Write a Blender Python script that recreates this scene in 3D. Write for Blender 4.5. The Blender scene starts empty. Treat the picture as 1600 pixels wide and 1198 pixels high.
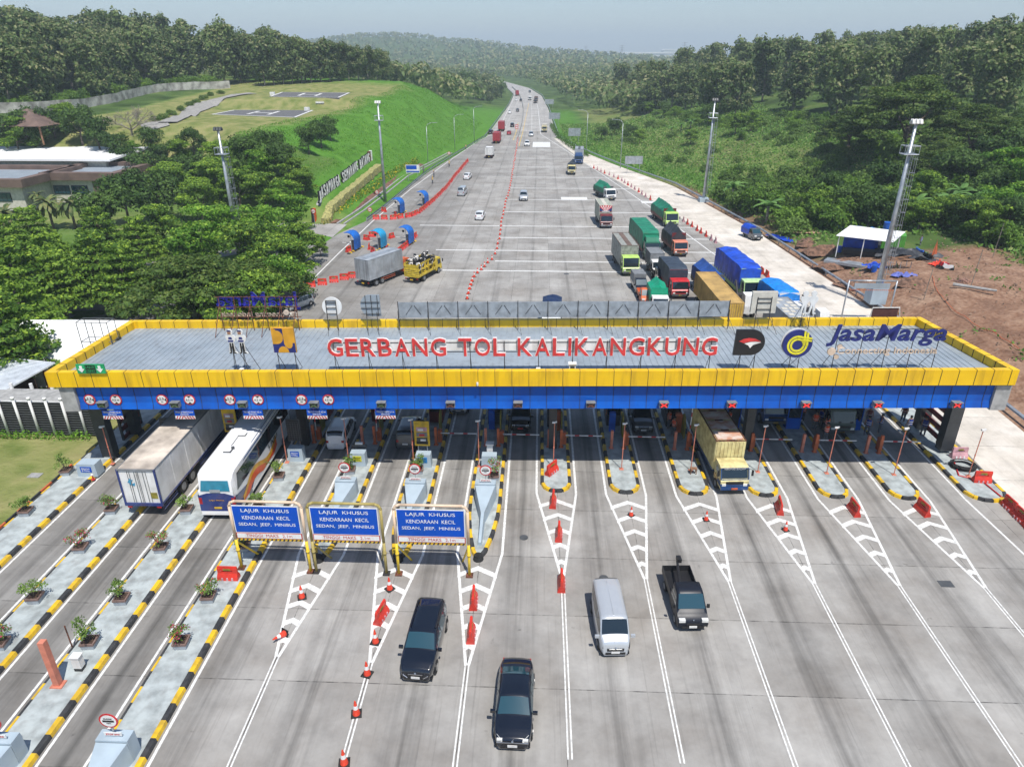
import bpy, math, random
import numpy as np
from mathutils import Vector, Matrix, Euler, noise
random.seed(7); rng=np.random.default_rng(7)
C=bpy.context.scene; COL=C.collection; R=math.radians
# ---------------------------------------------------------------- camera, world, sun, exposure
H=28.5; F=1083.0; YAW=R(2.15); PIT=R(25.39)
cam=bpy.data.cameras.new('camera'); co=bpy.data.objects.new('camera',cam); COL.objects.link(co)
cam.sensor_width=36; cam.lens=36*F/1600; cam.clip_start=0.5; cam.clip_end=20000
co.location=(0,0,H); co.rotation_euler=(math.pi/2-PIT,0,YAW); C.camera=co
SUNV=Vector((-0.20,0.45,-1)).normalized()
w=bpy.data.worlds.new('World'); C.world=w; w.use_nodes=True
nt=w.node_tree; bg=nt.nodes['Background']; sky=nt.nodes.new('ShaderNodeTexSky')
sky.sky_type='NISHITA'; sky.sun_disc=False; sky.sun_elevation=R(63.8); sky.sun_rotation=R(156)
sky.altitude=100; sky.air_density=1.0; sky.dust_density=.7; sky.ozone_density=3.4
nt.links.new(sky.outputs[0],bg.inputs[0]); bg.inputs[1].default_value=0.118
sl=bpy.data.lights.new('sun','SUN'); sl.energy=5.0; sl.angle=R(0.55); sl.color=(1,.955,.89)
so=bpy.data.objects.new('sun',sl); COL.objects.link(so); so.rotation_euler=SUNV.to_track_quat('-Z','Y').to_euler(); so.location=(60,-120,300)
C.view_settings.view_transform='Standard'; C.view_settings.look='None'; C.view_settings.exposure=0.17; C.view_settings.gamma=1
C.render.engine='CYCLES'
try:
    C.cycles.max_bounces=6; C.cycles.transparent_max_bounces=6; C.cycles.volume_bounces=0; C.cycles.volume_step_rate=10; C.cycles.use_denoising=True
except Exception: pass
# ---------------------------------------------------------------- survey helper: where a sight line of the survey station meets a level plane
def G(px,py,z=0.0):
    u=(px-800)/F; v=(py-599)/F
    ca,sa,cp,sp=math.cos(YAW),math.sin(YAW),math.cos(PIT),math.sin(PIT)
    r=(u*ca-sa*cp+v*sa*sp, u*sa+ca*cp-v*ca*sp, -sp-v*cp); t=(z-H)/r[2]
    return Vector((r[0]*t,r[1]*t,z))
# ---------------------------------------------------------------- materials
def lin(c): return tuple(((x/255)/12.92 if x/255<=.04045 else ((x/255+.055)/1.055)**2.4) for x in c)
MATS={}
def mat(name,col,rough=.6,metal=0,var=.12,scale=2.0,bump=0,bscale=20,col2=None,spec=.5,coat=0,obj=True,streak=0):
    if name in MATS: return MATS[name]
    m=bpy.data.materials.new(name); m.use_nodes=True; n=m.node_tree; N=n.nodes; L=n.links; b=N['Principled BSDF']
    b.inputs['Roughness'].default_value=rough; b.inputs['Metallic'].default_value=metal
    b.inputs['Specular IOR Level'].default_value=spec
    if coat: b.inputs['Coat Weight'].default_value=coat; b.inputs['Coat Roughness'].default_value=.05
    tc=N.new('ShaderNodeTexCoord'); nz=N.new('ShaderNodeTexNoise'); nz.inputs['Scale'].default_value=scale; nz.inputs['Detail'].default_value=6
    L.new(tc.outputs['Object'],nz.inputs['Vector'])
    rp=N.new('ShaderNodeValToRGB'); c=Vector(col[:3]); c2=Vector(col2) if col2 else c*(1-var*2.2)
    rp.color_ramp.elements[0].position=.32; rp.color_ramp.elements[1].position=.62
    rp.color_ramp.elements[0].color=(*c2,1); rp.color_ramp.elements[1].color=(*(c*(1+var*.4)),1)
    L.new(nz.outputs['Fac'],rp.inputs['Fac']); out=rp.outputs['Color']
    if streak:
        mp=N.new('ShaderNodeMapping'); mp.inputs['Scale'].default_value=(1.6,1.6,.22); L.new(tc.outputs['Object'],mp.inputs[0]); ns=N.new('ShaderNodeTexNoise'); ns.inputs['Scale'].default_value=1.3; ns.inputs['Detail'].default_value=7; L.new(mp.outputs[0],ns.inputs['Vector'])
        r2=N.new('ShaderNodeValToRGB'); r2.color_ramp.elements[0].position=.50; r2.color_ramp.elements[0].color=(0,0,0,1); r2.color_ramp.elements[1].position=.78; r2.color_ramp.elements[1].color=(streak,)*3+(1,); L.new(ns.outputs['Fac'],r2.inputs['Fac'])
        mx=N.new('ShaderNodeMix'); mx.data_type='RGBA'; L.new(r2.outputs[0],mx.inputs[0]); L.new(out,mx.inputs[6]); mx.inputs[7].default_value=(c[0]*.28+.03,c[1]*.22+.02,c[2]*.2+.015,1); out=mx.outputs[2]
    L.new(out,b.inputs['Base Color'])
    if bump:
        n2=N.new('ShaderNodeTexNoise'); n2.inputs['Scale'].default_value=bscale; n2.inputs['Detail'].default_value=5
        L.new(tc.outputs['Object'],n2.inputs['Vector']); bp=N.new('ShaderNodeBump'); bp.inputs['Strength'].default_value=bump
        L.new(n2.outputs['Fac'],bp.inputs['Height']); L.new(bp.outputs['Normal'],b.inputs['Normal'])
    m.diffuse_color=(*c,1); MATS[name]=m; return m
def emi(name,col,s):
    if name in MATS: return MATS[name]
    m=mat(name,col,.5); b=m.node_tree.nodes['Principled BSDF']; b.inputs['Emission Color'].default_value=(*col,1); b.inputs['Emission Strength'].default_value=s; return m
def leafmat(name,dark,light,flower=None,trans=.25,sc=.35):
    if name in MATS: return MATS[name]
    m=bpy.data.materials.new(name); m.use_nodes=True; n=m.node_tree; N=n.nodes; L=n.links; b=N['Principled BSDF']
    b.inputs['Roughness'].default_value=.62; b.inputs['Specular IOR Level'].default_value=.25
    at=N.new('ShaderNodeAttribute'); at.attribute_name='tint'
    oi=N.new('ShaderNodeObjectInfo'); geo=N.new('ShaderNodeNewGeometry')
    nz=N.new('ShaderNodeTexNoise'); nz.inputs['Scale'].default_value=sc; nz.inputs['Detail'].default_value=3; L.new(geo.outputs['Position'],nz.inputs['Vector'])
    sp=N.new('ShaderNodeSeparateColor'); L.new(at.outputs['Color'],sp.inputs[0])
    ad=N.new('ShaderNodeMath'); ad.operation='MULTIPLY_ADD'; L.new(nz.outputs['Fac'],ad.inputs[0]); ad.inputs[1].default_value=.9; L.new(sp.outputs[0],ad.inputs[2])
    ad2=N.new('ShaderNodeMath'); ad2.operation='MULTIPLY_ADD'; L.new(oi.outputs['Random'],ad2.inputs[0]); ad2.inputs[1].default_value=.35; L.new(ad.outputs[0],ad2.inputs[2])
    rp=N.new('ShaderNodeValToRGB'); rp.color_ramp.elements[0].position=.45; rp.color_ramp.elements[0].color=(*dark,1)
    rp.color_ramp.elements[1].position=1.45/1.0 if False else 1.0; rp.color_ramp.elements[1].color=(*light,1)
    sc2=N.new('ShaderNodeMath'); sc2.operation='MULTIPLY'; sc2.inputs[1].default_value=.62; L.new(ad2.outputs[0],sc2.inputs[0]); L.new(sc2.outputs[0],rp.inputs['Fac'])
    rp.color_ramp.elements[0].position=.25
    out=rp.outputs['Color']
    if flower:
        mx=N.new('ShaderNodeMix'); mx.data_type='RGBA'; L.new(sp.outputs[1],mx.inputs[0]); L.new(out,mx.inputs[6]); mx.inputs[7].default_value=(*flower,1); out=mx.outputs[2]
    L.new(out,b.inputs['Base Color'])
    tr=N.new('ShaderNodeBsdfTranslucent'); L.new(out,tr.inputs[0]); ms=N.new('ShaderNodeMixShader'); ms.inputs[0].default_value=trans
    L.new(b.outputs[0],ms.inputs[1]); L.new(tr.outputs[0],ms.inputs[2]); L.new(ms.outputs[0],N['Material Output'].inputs[0])
    MATS[name]=m; return m
M=lambda n:MATS[n]
def defm():
    m=mat
    m('kerb_black',(.018,.019,.021),.65,var=.5,scale=3,col2=(.05,.05,.05)); m('kerb_yellow',(.70,.44,.012),.5,var=.2,scale=2,col2=(.45,.29,.03))
    m('deck',(.38,.42,.42),.8,var=.16,scale=1.6,bump=.15,streak=.4); m('paint_white',(.72,.72,.70),.6,var=.1,scale=5,col2=(.5,.5,.48))
    m('white',(.74,.74,.73),.45,var=.06,scale=1,col2=(.6,.6,.58),streak=.3); m('yellow_panel',(.80,.50,.003),.4,var=.06,scale=.5,col2=(.70,.42,.006),streak=.55)
    m('blue_panel',(.003,.10,.47),.5,spec=.25,streak=.3,var=.1,scale=.6,col2=(.006,.068,.36)); m('seam',(.03,.03,.03),.8); m('dark_panel',(.035,.04,.045),.4,var=.1)
    m('roof_metal',(.30,.345,.385),.5,metal=.1,var=.1,scale=.4,col2=(.25,.295,.335),streak=.35); m('cream_fascia',(.68,.55,.30),.6)
    m('steel',(.22,.24,.26),.45,metal=.6,var=.15); m('galv',(.42,.45,.48),.4,metal=.5,var=.15,scale=1.5); m('rust',(.16,.055,.03),.8,var=.4,scale=6); m('dark_steel',(.05,.045,.045),.6,metal=.3)
    m('red_plastic',(.62,.035,.018),.42,var=.12,scale=1.5,col2=(.42,.03,.02)); m('faded_pink',(.55,.30,.33),.6,var=.2); m('red_paint',(.5,.02,.025),.4)
    m('orange',(.55,.13,.045),.55,var=.15); m('salmon',(.58,.20,.13),.6,var=.12); m('rubber',(.018,.018,.018),.8,var=.3); m('glass_dark',(.009,.018,.026),.06,spec=.8,var=0)
    m('glass_blue',(.015,.055,.075),.06,spec=1.0,var=0); m('chrome',(.6,.6,.6),.2,metal=.9); m('lamp_glass',(.75,.75,.72),.1,spec=.8); m('tail_red',(.35,.008,.01),.2)
    m('black',(.012,.012,.014),.5); m('letter_red',(.62,.045,.045),.45,var=.18,scale=1.5); m('letter_white',(.82,.82,.80),.5); m('navy',(.012,.022,.16),.45,var=.15)
    m('gold',(.62,.31,.02),.5,var=.15,scale=1); m('green_sign',(.01,.33,.12),.45); m('sign_blue',(.003,.07,.46),.6,spec=.2,var=.08,scale=.8,col2=(.004,.07,.36)); m('concrete',(.34,.34,.33),.8,var=.15,bump=.1)
    m('bluegrey',(.36,.44,.50),.7,var=.08,scale=.8,bump=.05); m('wood',(.25,.13,.07),.8,var=.2); m('soil',(.07,.04,.025),.9,var=.3); m('bark',(.14,.11,.085),.9,var=.3,scale=4,bump=.4)
    m('bark_pale',(.26,.23,.19),.9,var=.25,scale=3); m('tent_white',(.80,.80,.79),.6,var=.03,scale=.3); m('brown_roof',(.15,.10,.08),.8,var=.15,scale=.5); m('cream',(.55,.52,.45),.8,var=.1)
    m('skin',(.30,.16,.10),.6,var=.05); m('tank_blue',(.01,.10,.48),.4); m('tarp_blue',(.01,.07,.52),.5,var=.2,scale=1,bump=.35,bscale=2.2); m('tarp_sky',(.01,.22,.68),.45,var=.15,bump=.35,bscale=2.2)
    m('tarp_green',(.01,.19,.105),.55,var=.15,scale=1,bump=.3,bscale=2.0); m('tarp_black',(.035,.04,.05),.55,var=.15,bump=.3,bscale=2); m('bright_green',(.09,.34,.045),.55)
    m('lime',(.42,.62,.14),.4,var=.1); m('maroon',(.15,.015,.02),.4,var=.15); m('container_tan',(.50,.32,.10),.55,var=.15,scale=.7,streak=.5); m('box_dirty',(.60,.53,.45),.75,var=.25,scale=.7,col2=(.30,.26,.22))
    m('silver_box',(.40,.43,.46),.45,metal=.2,var=.12,scale=.8,streak=.5); m('truck_orange',(.60,.13,.04),.45); m('truck_yellow',(.62,.46,.04),.45,var=.15); m('pale_yellow',(.62,.55,.27),.5,var=.15,scale=2,col2=(.40,.32,.14))
    m('car_black',(.006,.007,.009),.22,var=0,coat=1); m('car_navy',(.0035,.0055,.012),.2,var=0,coat=1); m('car_silver',(.50,.53,.56),.3,metal=.35,var=.02,coat=.6); m('car_white',(.76,.77,.78),.3,var=.02,coat=.6)
    m('car_grey',(.10,.11,.12),.28,metal=.3,var=0,coat=.8); m('car_blue',(.008,.05,.17),.3,var=.05,coat=.6); m('car_red',(.38,.012,.02),.3,var=.05,coat=.6); m('dark_grey',(.07,.075,.08),.5); m('grey_mid',(.2,.21,.22),.6)
    m('bus_blue',(.012,.03,.16),.25,coat=.5,var=.05); m('bus_orange',(.72,.085,.01),.35); m('bus_yellow',(.70,.36,.01),.35); m('vest_orange',(.80,.10,.03),.7); m('vest_blue',(.01,.04,.25),.7)
    m('trousers',(.12,.13,.15),.8); m('hair',(.01,.01,.012),.7); m('asphalt',(.055,.057,.062),.85,var=.2,bump=.2); m('planter',(.20,.13,.11),.85,var=.15); m('planter_base',(.33,.36,.39),.75)
    m('brown_sign',(.09,.035,.03),.7); m('path',(.30,.29,.27),.85,var=.15); m('pole_beige',(.66,.50,.36),.45,var=.06); m('pole_khaki',(.36,.29,.09),.5,var=.1); m('pole_yellow',(.75,.52,.03),.45,var=.08)
    m('hedge_dry',(.35,.33,.12),.9,var=.3,scale=3,bump=.5); m('turq',(.05,.30,.50),.5); m('cone_red',(.75,.06,.025),.45,var=.1); m('olive_yellow',(.28,.24,.03),.6,var=.2)
    m('purple_blue',(.03,.03,.38),.5,var=.2)
defm()
# ---------------------------------------------------------------- mesh builder
class MB:
    def __init__(s): s.v=[]; s.f=[]; s.m=[]; s.k=0
    def add(s,vs,fs,k=None):
        o=len(s.v); s.v+= [tuple(x) for x in vs]; s.f+=[tuple(i+o for i in f) for f in fs]; s.m+=[s.k if k is None else k]*len(fs); return s
    def box(s,c,d,rz=0,k=None,taper=1,M4=None):
        x,y,z=d[0]/2,d[1]/2,d[2]/2; vs=[]
        for zz,t in((-z,1),(z,taper)):
            for xx,yy in((-x,-y),(x,-y),(x,y),(-x,y)): vs.append(Vector((xx*t,yy*t,zz)))
        if rz: r=Matrix.Rotation(rz,3,'Z'); vs=[r@p for p in vs]
        if M4 is not None: vs=[M4@p for p in vs]
        vs=[p+Vector(c) for p in vs]
        return s.add(vs,[(0,3,2,1),(4,5,6,7),(0,1,5,4),(1,2,6,5),(2,3,7,6),(3,0,4,7)],k)
    def cyl(s,a,b,r0,r1=None,n=8,k=None,cap=True):
        a=Vector(a); b=Vector(b); r1=r0 if r1 is None else r1; d=(b-a).normalized()
        u=d.orthogonal().normalized(); v=d.cross(u); vs=[]
        for p,r in((a,r0),(b,r1)):
            for i in range(n): t=2*math.pi*i/n; vs.append(p+(u*math.cos(t)+v*math.sin(t))*r)
        fs=[(i,(i+1)%n,n+(i+1)%n,n+i) for i in range(n)]
        if cap: fs+=[tuple(range(n))[::-1],tuple(range(n,2*n))]
        return s.add(vs,fs,k)
    def tube(s,pts,r,n=8,k=None):
        for a,b in zip(pts,pts[1:]):
            a,b=Vector(a),Vector(b); d=(b-a).normalized()*r*.5; s.cyl(a-d,b+d,r,r,n,k)
        return s
    def prism(s,poly,z0,z1,k=None,ax='z',M4=None):
        # poly list of 2D; extruded along axis
        n=len(poly)
        f={'z':lambda p,h:(p[0],p[1],h),'x':lambda p,h:(h,p[0],p[1]),'y':lambda p,h:(p[0],h,p[1])}[ax]
        vs=[Vector(f(p,z0)) for p in poly]+[Vector(f(p,z1)) for p in poly]
        if M4 is not None: vs=[M4@p for p in vs]
        return s.add(vs,[tuple(range(n))[::-1],tuple(range(n,2*n))]+[(i,(i+1)%n,n+(i+1)%n,n+i) for i in range(n)],k)
    def quad(s,a,b,c,d,k=None): return s.add([a,b,c,d],[(0,1,2,3)],k)
    def grid(s,fn,nu,nv,k=None):
        vs=[fn(i/nu,j/nv) for j in range(nv+1) for i in range(nu+1)]
        return s.add(vs,[(j*(nu+1)+i,j*(nu+1)+i+1,(j+1)*(nu+1)+i+1,(j+1)*(nu+1)+i) for j in range(nv) for i in range(nu)],k)
    def sphere(s,c,r,n=8,k=None,sq=(1,1,1)):
        c=Vector(c); vs=[]; m=max(4,n//2+1)
        for j in range(m+1):
            for i in range(n):
                a=math.pi*j/m; t=2*math.pi*i/n; vs.append(c+Vector((math.sin(a)*math.cos(t)*r*sq[0],math.sin(a)*math.sin(t)*r*sq[1],math.cos(a)*r*sq[2])))
        return s.add(vs,[(j*n+i,(j+1)*n+i,(j+1)*n+(i+1)%n,j*n+(i+1)%n) for j in range(m) for i in range(n)],k)
    def build(s,name,mats,parent=None,smooth=False,label=None,loc=None):
        me=bpy.data.meshes.new(name); me.from_pydata([tuple(p) for p in s.v],[],s.f)
        if not isinstance(mats,(list,tuple)): mats=[mats]
        for m in mats: me.materials.append(M(m) if isinstance(m,str) else m)
        me.polygons.foreach_set('material_index',s.m)
        if smooth: me.polygons.foreach_set('use_smooth',[True]*len(s.f))
        me.update(); o=bpy.data.objects.new(name,me); COL.objects.link(o)
        if parent is not None: o.parent=parent
        if loc: o.location=loc
        if label: o['label']=label
        return o
def tag(o,label=None,cat=None,group=None,kind=None):
    if label: o['label']=label
    if cat: o['category']=cat
    if group: o['group']=group
    if kind: o['kind']=kind
    return o
def thing(name,label,cat,loc=(0,0,0),rz=0,group=None,kind=None):
    o=bpy.data.objects.new(name,None); COL.objects.link(o); o.location=loc; o.rotation_euler=(0,0,rz); o.empty_display_size=.3
    return tag(o,label,cat,group,kind)
def kids(o): return list(o.children)
def dup(root,loc,rz=0,label=None,group=None,scale=None):
    r=root.copy(); COL.objects.link(r); r.location=loc; r.rotation_euler=(0,0,rz)
    if scale is not None: r.scale=(scale,)*3 if not hasattr(scale,'__len__') else scale
    if label: r['label']=label
    if group: r['group']=group
    for ch in kids(root):
        c=ch.copy(); COL.objects.link(c); c.parent=r
        for g in kids(ch): d=g.copy(); COL.objects.link(d); d.parent=c
    return r
def text(name,s,wd,ht,m,parent,loc,rot=(math.pi/2,0,0),ext=.01,bold=0,sp=1.0,keep=False):
    cu=bpy.data.curves.new(name,'FONT'); cu.body=s; cu.align_x='CENTER'; cu.align_y='CENTER'; cu.extrude=0; cu.offset=bold; cu.space_character=sp; cu.resolution_u=3
    o=bpy.data.objects.new(name,cu); COL.objects.link(o); dg=bpy.context.evaluated_depsgraph_get(); dg.update()
    me=bpy.data.meshes.new_from_object(o.evaluated_get(dg)); bpy.data.objects.remove(o); bpy.data.curves.remove(cu)
    n=len(me.vertices); a=np.zeros(n*3); me.vertices.foreach_get('co',a); a=a.reshape(-1,3)
    mn,mx=a.min(0),a.max(0); sx=wd/max(mx[0]-mn[0],1e-6); sy=ht/max(mx[1]-mn[1],1e-6)
    if keep: sx=min(sx,sy); sy=sx
    a=(a-(mn+mx)/2)*[sx,sy,1]
    # give it thickness
    fs=[tuple(p.vertices) for p in me.polygons]; bpy.data.meshes.remove(me)
    from collections import Counter
    cnt=Counter()
    for f in fs:
        for i in range(len(f)): cnt[frozenset((f[i],f[(i+1)%len(f)]))]+=1
    vs=[(x,y,ext) for x,y,_ in a]+[(x,y,0) for x,y,_ in a]; out=list(fs)
    for f in fs:
        for i in range(len(f)):
            e=(f[i],f[(i+1)%len(f)])
            if cnt[frozenset(e)]==1: out.append((e[1],e[0],e[0]+n,e[1]+n))
    b=MB(); b.add(vs,out); ob=b.build(name,m,parent); ob.location=loc; ob.rotation_euler=rot; return ob
def skinmesh(name,verts,edges,radii,sub=1,root=0):
    me=bpy.data.meshes.new(name); me.from_pydata(verts,edges,[]); o=bpy.data.objects.new(name,me); COL.objects.link(o)
    sk=o.modifiers.new('s','SKIN'); sk.use_smooth_shade=True
    for i,r in enumerate(radii):
        d=me.skin_vertices[0].data[i]; d.radius=(r,r) if not hasattr(r,'__len__') else r; d.use_root=(i==root)
    if sub: ss=o.modifiers.new('b','SUBSURF'); ss.levels=sub; ss.render_levels=sub
    dg=bpy.context.evaluated_depsgraph_get(); dg.update(); m2=bpy.data.meshes.new_from_object(o.evaluated_get(dg)); bpy.data.objects.remove(o); m2.name=name; return m2
def addmesh(name,me,m,parent,loc=(0,0,0)):
    o=bpy.data.objects.new(name,me); COL.objects.link(o); o.parent=parent; o.location=loc
    if not me.materials: me.materials.append(M(m) if isinstance(m,str) else m)
    return o
def interp(t,x):
    if x<=t[0][0]: return t[0][1]
    for (a,b),(c,d) in zip(t,t[1:]):
        if x<=c: return b+(d-b)*(x-a)/(c-a)
    return t[-1][1]
def ss(a,b,x): t=min(1,max(0,(x-a)/(b-a))); return t*t*(3-2*t)
# ================================================================ TERRAIN
XLt=[(-100,-36),(60,-35.6),(100,-36),(118,-36.2),(131,-33),(184,-31),(277,-21),(459,-19.8),(586,-21),(727,-33.5),(900,-72),(1050,-130),(1300,-300)]
XRt=[(-100,39),(51,40.8),(79,41.8),(124.5,38.8),(172,32.2),(206,21.8),(240,13),(278,7),(432,4.8),(569,1.2),(700,-10),(900,-46),(1050,-100),(1300,-265)]
XL=lambda Y:interp(XLt,Y); XR=lambda Y:interp(XRt,Y)
LP=[(0,0),(4.5,0),(14,7.6),(16.5,8),(30,12.6),(60,19),(300,26)]; LQ=[(0,0),(4.5,0),(28,15),(40,19.5),(300,26)]
RP=[(0,0),(2.5,.1),(6,1.8),(18,2.0),(32,3),(60,8),(90,14),(150,19),(300,20)]
def gz(X,Y):
    t=XL(Y)-X; s=X-XR(Y)
    if t>0:
        yb=126-8*ss(-55,-75,X)*0+26*ss(58,80,-X); tt=min(t,max(0,(Y-yb))*1.15); q=ss(185,235,Y); h=interp(LP,tt)*(1-q)+interp(LQ,tt)*q; h=min(h,interp([(150,12.2),(215,12.8),(275,15.6),(320,18.8),(400,19)],Y)+max(0,t-95)*.06)
        h*=1-.85*ss(305,430,Y)
        h+=1.2*noise.noise(Vector((X*.03,Y*.03,1)))*ss(5,20,t)*ss(yb,yb+20,Y)*(1-.85*ss(24,36,t))+.25*noise.noise(Vector((X*.25,Y*.25,1)))*ss(3,8,t)
        h+=.9*ss(60,80,-X)*ss(100,125,Y)
        for cx_,cy_,rx_,ry_,pz_ in((-82,218,19,17,12.5),(-80,258,20,18,15.7)):
            wt_=1-ss(.92,1.35,max(abs(X-cx_)/rx_,abs(Y-cy_)/ry_)); h=h*(1-wt_)+pz_*wt_
        if Y>480: h+=6*ss(0,200,t)*ss(480,700,Y)
    elif s>0:
        h=interp(RP,s)*(1-.75*ss(380,620,Y)); h*=(.12+.88*ss(20,50,s)) if Y>140 else 1
        if Y<60: h*=ss(25,55,Y)*.9+.1
        h+=(.35*noise.noise(Vector((X*.12,Y*.12,3)))+.9*noise.noise(Vector((X*.04,Y*.04,5)))+(.45*noise.noise(Vector((X*.35,Y*.35,7)))+.3*noise.noise(Vector((X*.8,Y*.8,7))) if Y<118 else 0))*ss(2,9,s)
    else: h=-.16
    if Y>900:
        r=math.hypot(X,Y)
        h+= 46*math.exp(-((X+330)/330)**2-((Y-2050)/500)**2)*ss(900,1500,Y)
        h+= 34*math.exp(-((X+560)/420)**2-((Y-2400)/500)**2)
        h+= 14*math.exp(-((X-60)/260)**2-((Y-1700)/300)**2)
        h+= 24*ss(3000,6500,Y)+ (5*noise.noise(Vector((X*.004,Y*.004,0))) if r<5000 else 0)
    return h
def grad(a,b,s0,s1,far):
    out=[]; x=0
    while x<b: out.append(x); x+= s0 if x<a else s0+(s1-s0)*min(1,(x-a)/far)
    out.append(b); return out
xs=grad(140,7000,2.6,300,3000); xs=sorted(set([-x for x in xs]+xs)); ys=[-120,-80,-50,-25]+[y for y in grad(330,8200,2.8,240,4500)]
nx,ny=len(xs),len(ys); vs=[]; zone=[]
def zones(X,Y):
    t=XL(Y)-X; s=X-XR(Y); n=noise.noise(Vector((X*.06,Y*.06,9)))
    g=d=b=0.0  # g vivid grass, d dry olive lawn, b bare dirt ; rest = undergrowth
    if t>-3:
        g=1.0*(1-ss(400,460,Y)) if Y>105 else 0; 
        d=ss(30,36,t+n*5)*(1-ss(290,315,Y))*ss(126,135,Y) if X>-60 or Y>160 else 0
        if X<-122: d=0;g=0
        if Y<110: d=1; g=0
        if X<-45 and Y<160 and Y>55 : d=.2; g=.5
        # foot of slope near side road is dry
        if Y<141 and Y>120 and X<-36: d=max(d,.7*(1-ss(126,140,Y)))
    elif s>-3:
        b=1.0 if (Y<112 and s<30 and s>-3) else 0
        if Y<112: b*=1-ss(24,31,s+5*n-(0 if Y>75 else 6))
        if Y>=105: b=(1-ss(2,5,s+n*2))*(1-ss(150,200,Y)); g=.8*ss(0,.5,.25+n)*(ss(150,200,Y))*(1-ss(380,440,Y))*(1-ss(40,58,s)); 
        if 170<Y<420: d=.6*ss(12,20,s+6*n)*(1-ss(40,55,s)); g=max(g,.8*(1-ss(10,18,s)))*(1-ss(380,440,Y))
    return g,d,b
for y in ys:
    for x in xs:
        vs.append((x,y,gz(x,y))); zone.append(zones(x,y))
fs=[(j*nx+i,j*nx+i+1,(j+1)*nx+i+1,(j+1)*nx+i) for j in range(ny-1) for i in range(nx-1)]
gm=bpy.data.materials.new('terrain'); gm.use_nodes=True; n=gm.node_tree; N=n.nodes; L=n.links; b=N['Principled BSDF']; b.inputs['Roughness'].default_value=.95; b.inputs['Specular IOR Level'].default_value=.1
at=N.new('ShaderNodeAttribute'); at.attribute_name='zone'; sp=N.new('ShaderNodeSeparateColor'); L.new(at.outputs['Color'],sp.inputs[0]); geo=N.new('ShaderNodeNewGeometry')
def nz(scale,det=6,st=None):
    t=N.new('ShaderNodeTexNoise'); t.inputs['Scale'].default_value=scale; t.inputs['Detail'].default_value=det
    if st:
        mp=N.new('ShaderNodeMapping'); mp.inputs['Scale'].default_value=st; L.new(geo.outputs['Position'],mp.inputs[0]); L.new(mp.outputs[0],t.inputs['Vector'])
    else: L.new(geo.outputs['Position'],t.inputs['Vector'])
    return t.outputs['Fac']
def ramp(f,cs):
    r=N.new('ShaderNodeValToRGB'); e=r.color_ramp.elements
    while len(e)<len(cs): e.new(.5)
    for i,(p,c) in enumerate(cs): e[i].position=p; e[i].color=(*c,1)
    L.new(f,r.inputs['Fac']); return r.outputs['Color']
def mix(f,a,bb):
    x=N.new('ShaderNodeMix'); x.data_type='RGBA'; L.new(f,x.inputs[0]); L.new(a,x.inputs[6]); L.new(bb,x.inputs[7]); return x.outputs[2]
n1=nz(.35,8); n2=nz(.05,5); n3=nz(2.5,6); n4=nz(.09,8)
und=ramp(n4,[(.35,(.030,.055,.014)),(.55,(.07,.12,.03)),(.7,(.13,.16,.05))])
gr=mix(n2,ramp(n1,[(.3,(.045,.13,.012)),(.5,(.075,.215,.018)),(.7,(.12,.26,.035))]),ramp(n3,[(.3,(.045,.14,.012)),(.7,(.11,.22,.04))]))
dr=ramp(n1,[(.3,(.11,.15,.035)),(.5,(.20,.215,.075)),(.68,(.27,.25,.11))])
dt=mix(n2,ramp(n1,[(.3,(.11,.055,.035)),(.5,(.22,.12,.075)),(.7,(.36,.24,.165))]),ramp(n3,[(.3,(.13,.065,.04)),(.7,(.40,.27,.19))]))
c=mix(sp.outputs[0],und,gr); c=mix(sp.outputs[1],c,dr); c=mix(sp.outputs[2],c,dt); L.new(c,b.inputs['Base Color'])
bp=N.new('ShaderNodeBump'); bp.inputs['Strength'].default_value=.9; bp.inputs['Distance'].default_value=.5; L.new(n1,bp.inputs['Height'])
bp2=N.new('ShaderNodeBump'); bp2.inputs['Strength'].default_value=.6; bp2.inputs['Distance'].default_value=.25; L.new(n3,bp2.inputs['Height']); L.new(bp.outputs[0],bp2.inputs['Normal']); L.new(bp2.outputs[0],b.inputs['Normal'])
me=bpy.data.meshes.new('terrain'); me.from_pydata(vs,[],fs); ca=me.color_attributes.new('zone','FLOAT_COLOR','POINT'); ca.data.foreach_set('color',np.array([(*z,1) for z in zone],dtype=np.float32).ravel())
me.polygons.foreach_set('use_smooth',[True]*len(fs)); me.materials.append(gm); o=bpy.data.objects.new('terrain',me); COL.objects.link(o); tag(o,'hilly green terrain around the toll plaza with a bare earth building site on the right',None,None,'structure')
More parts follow.
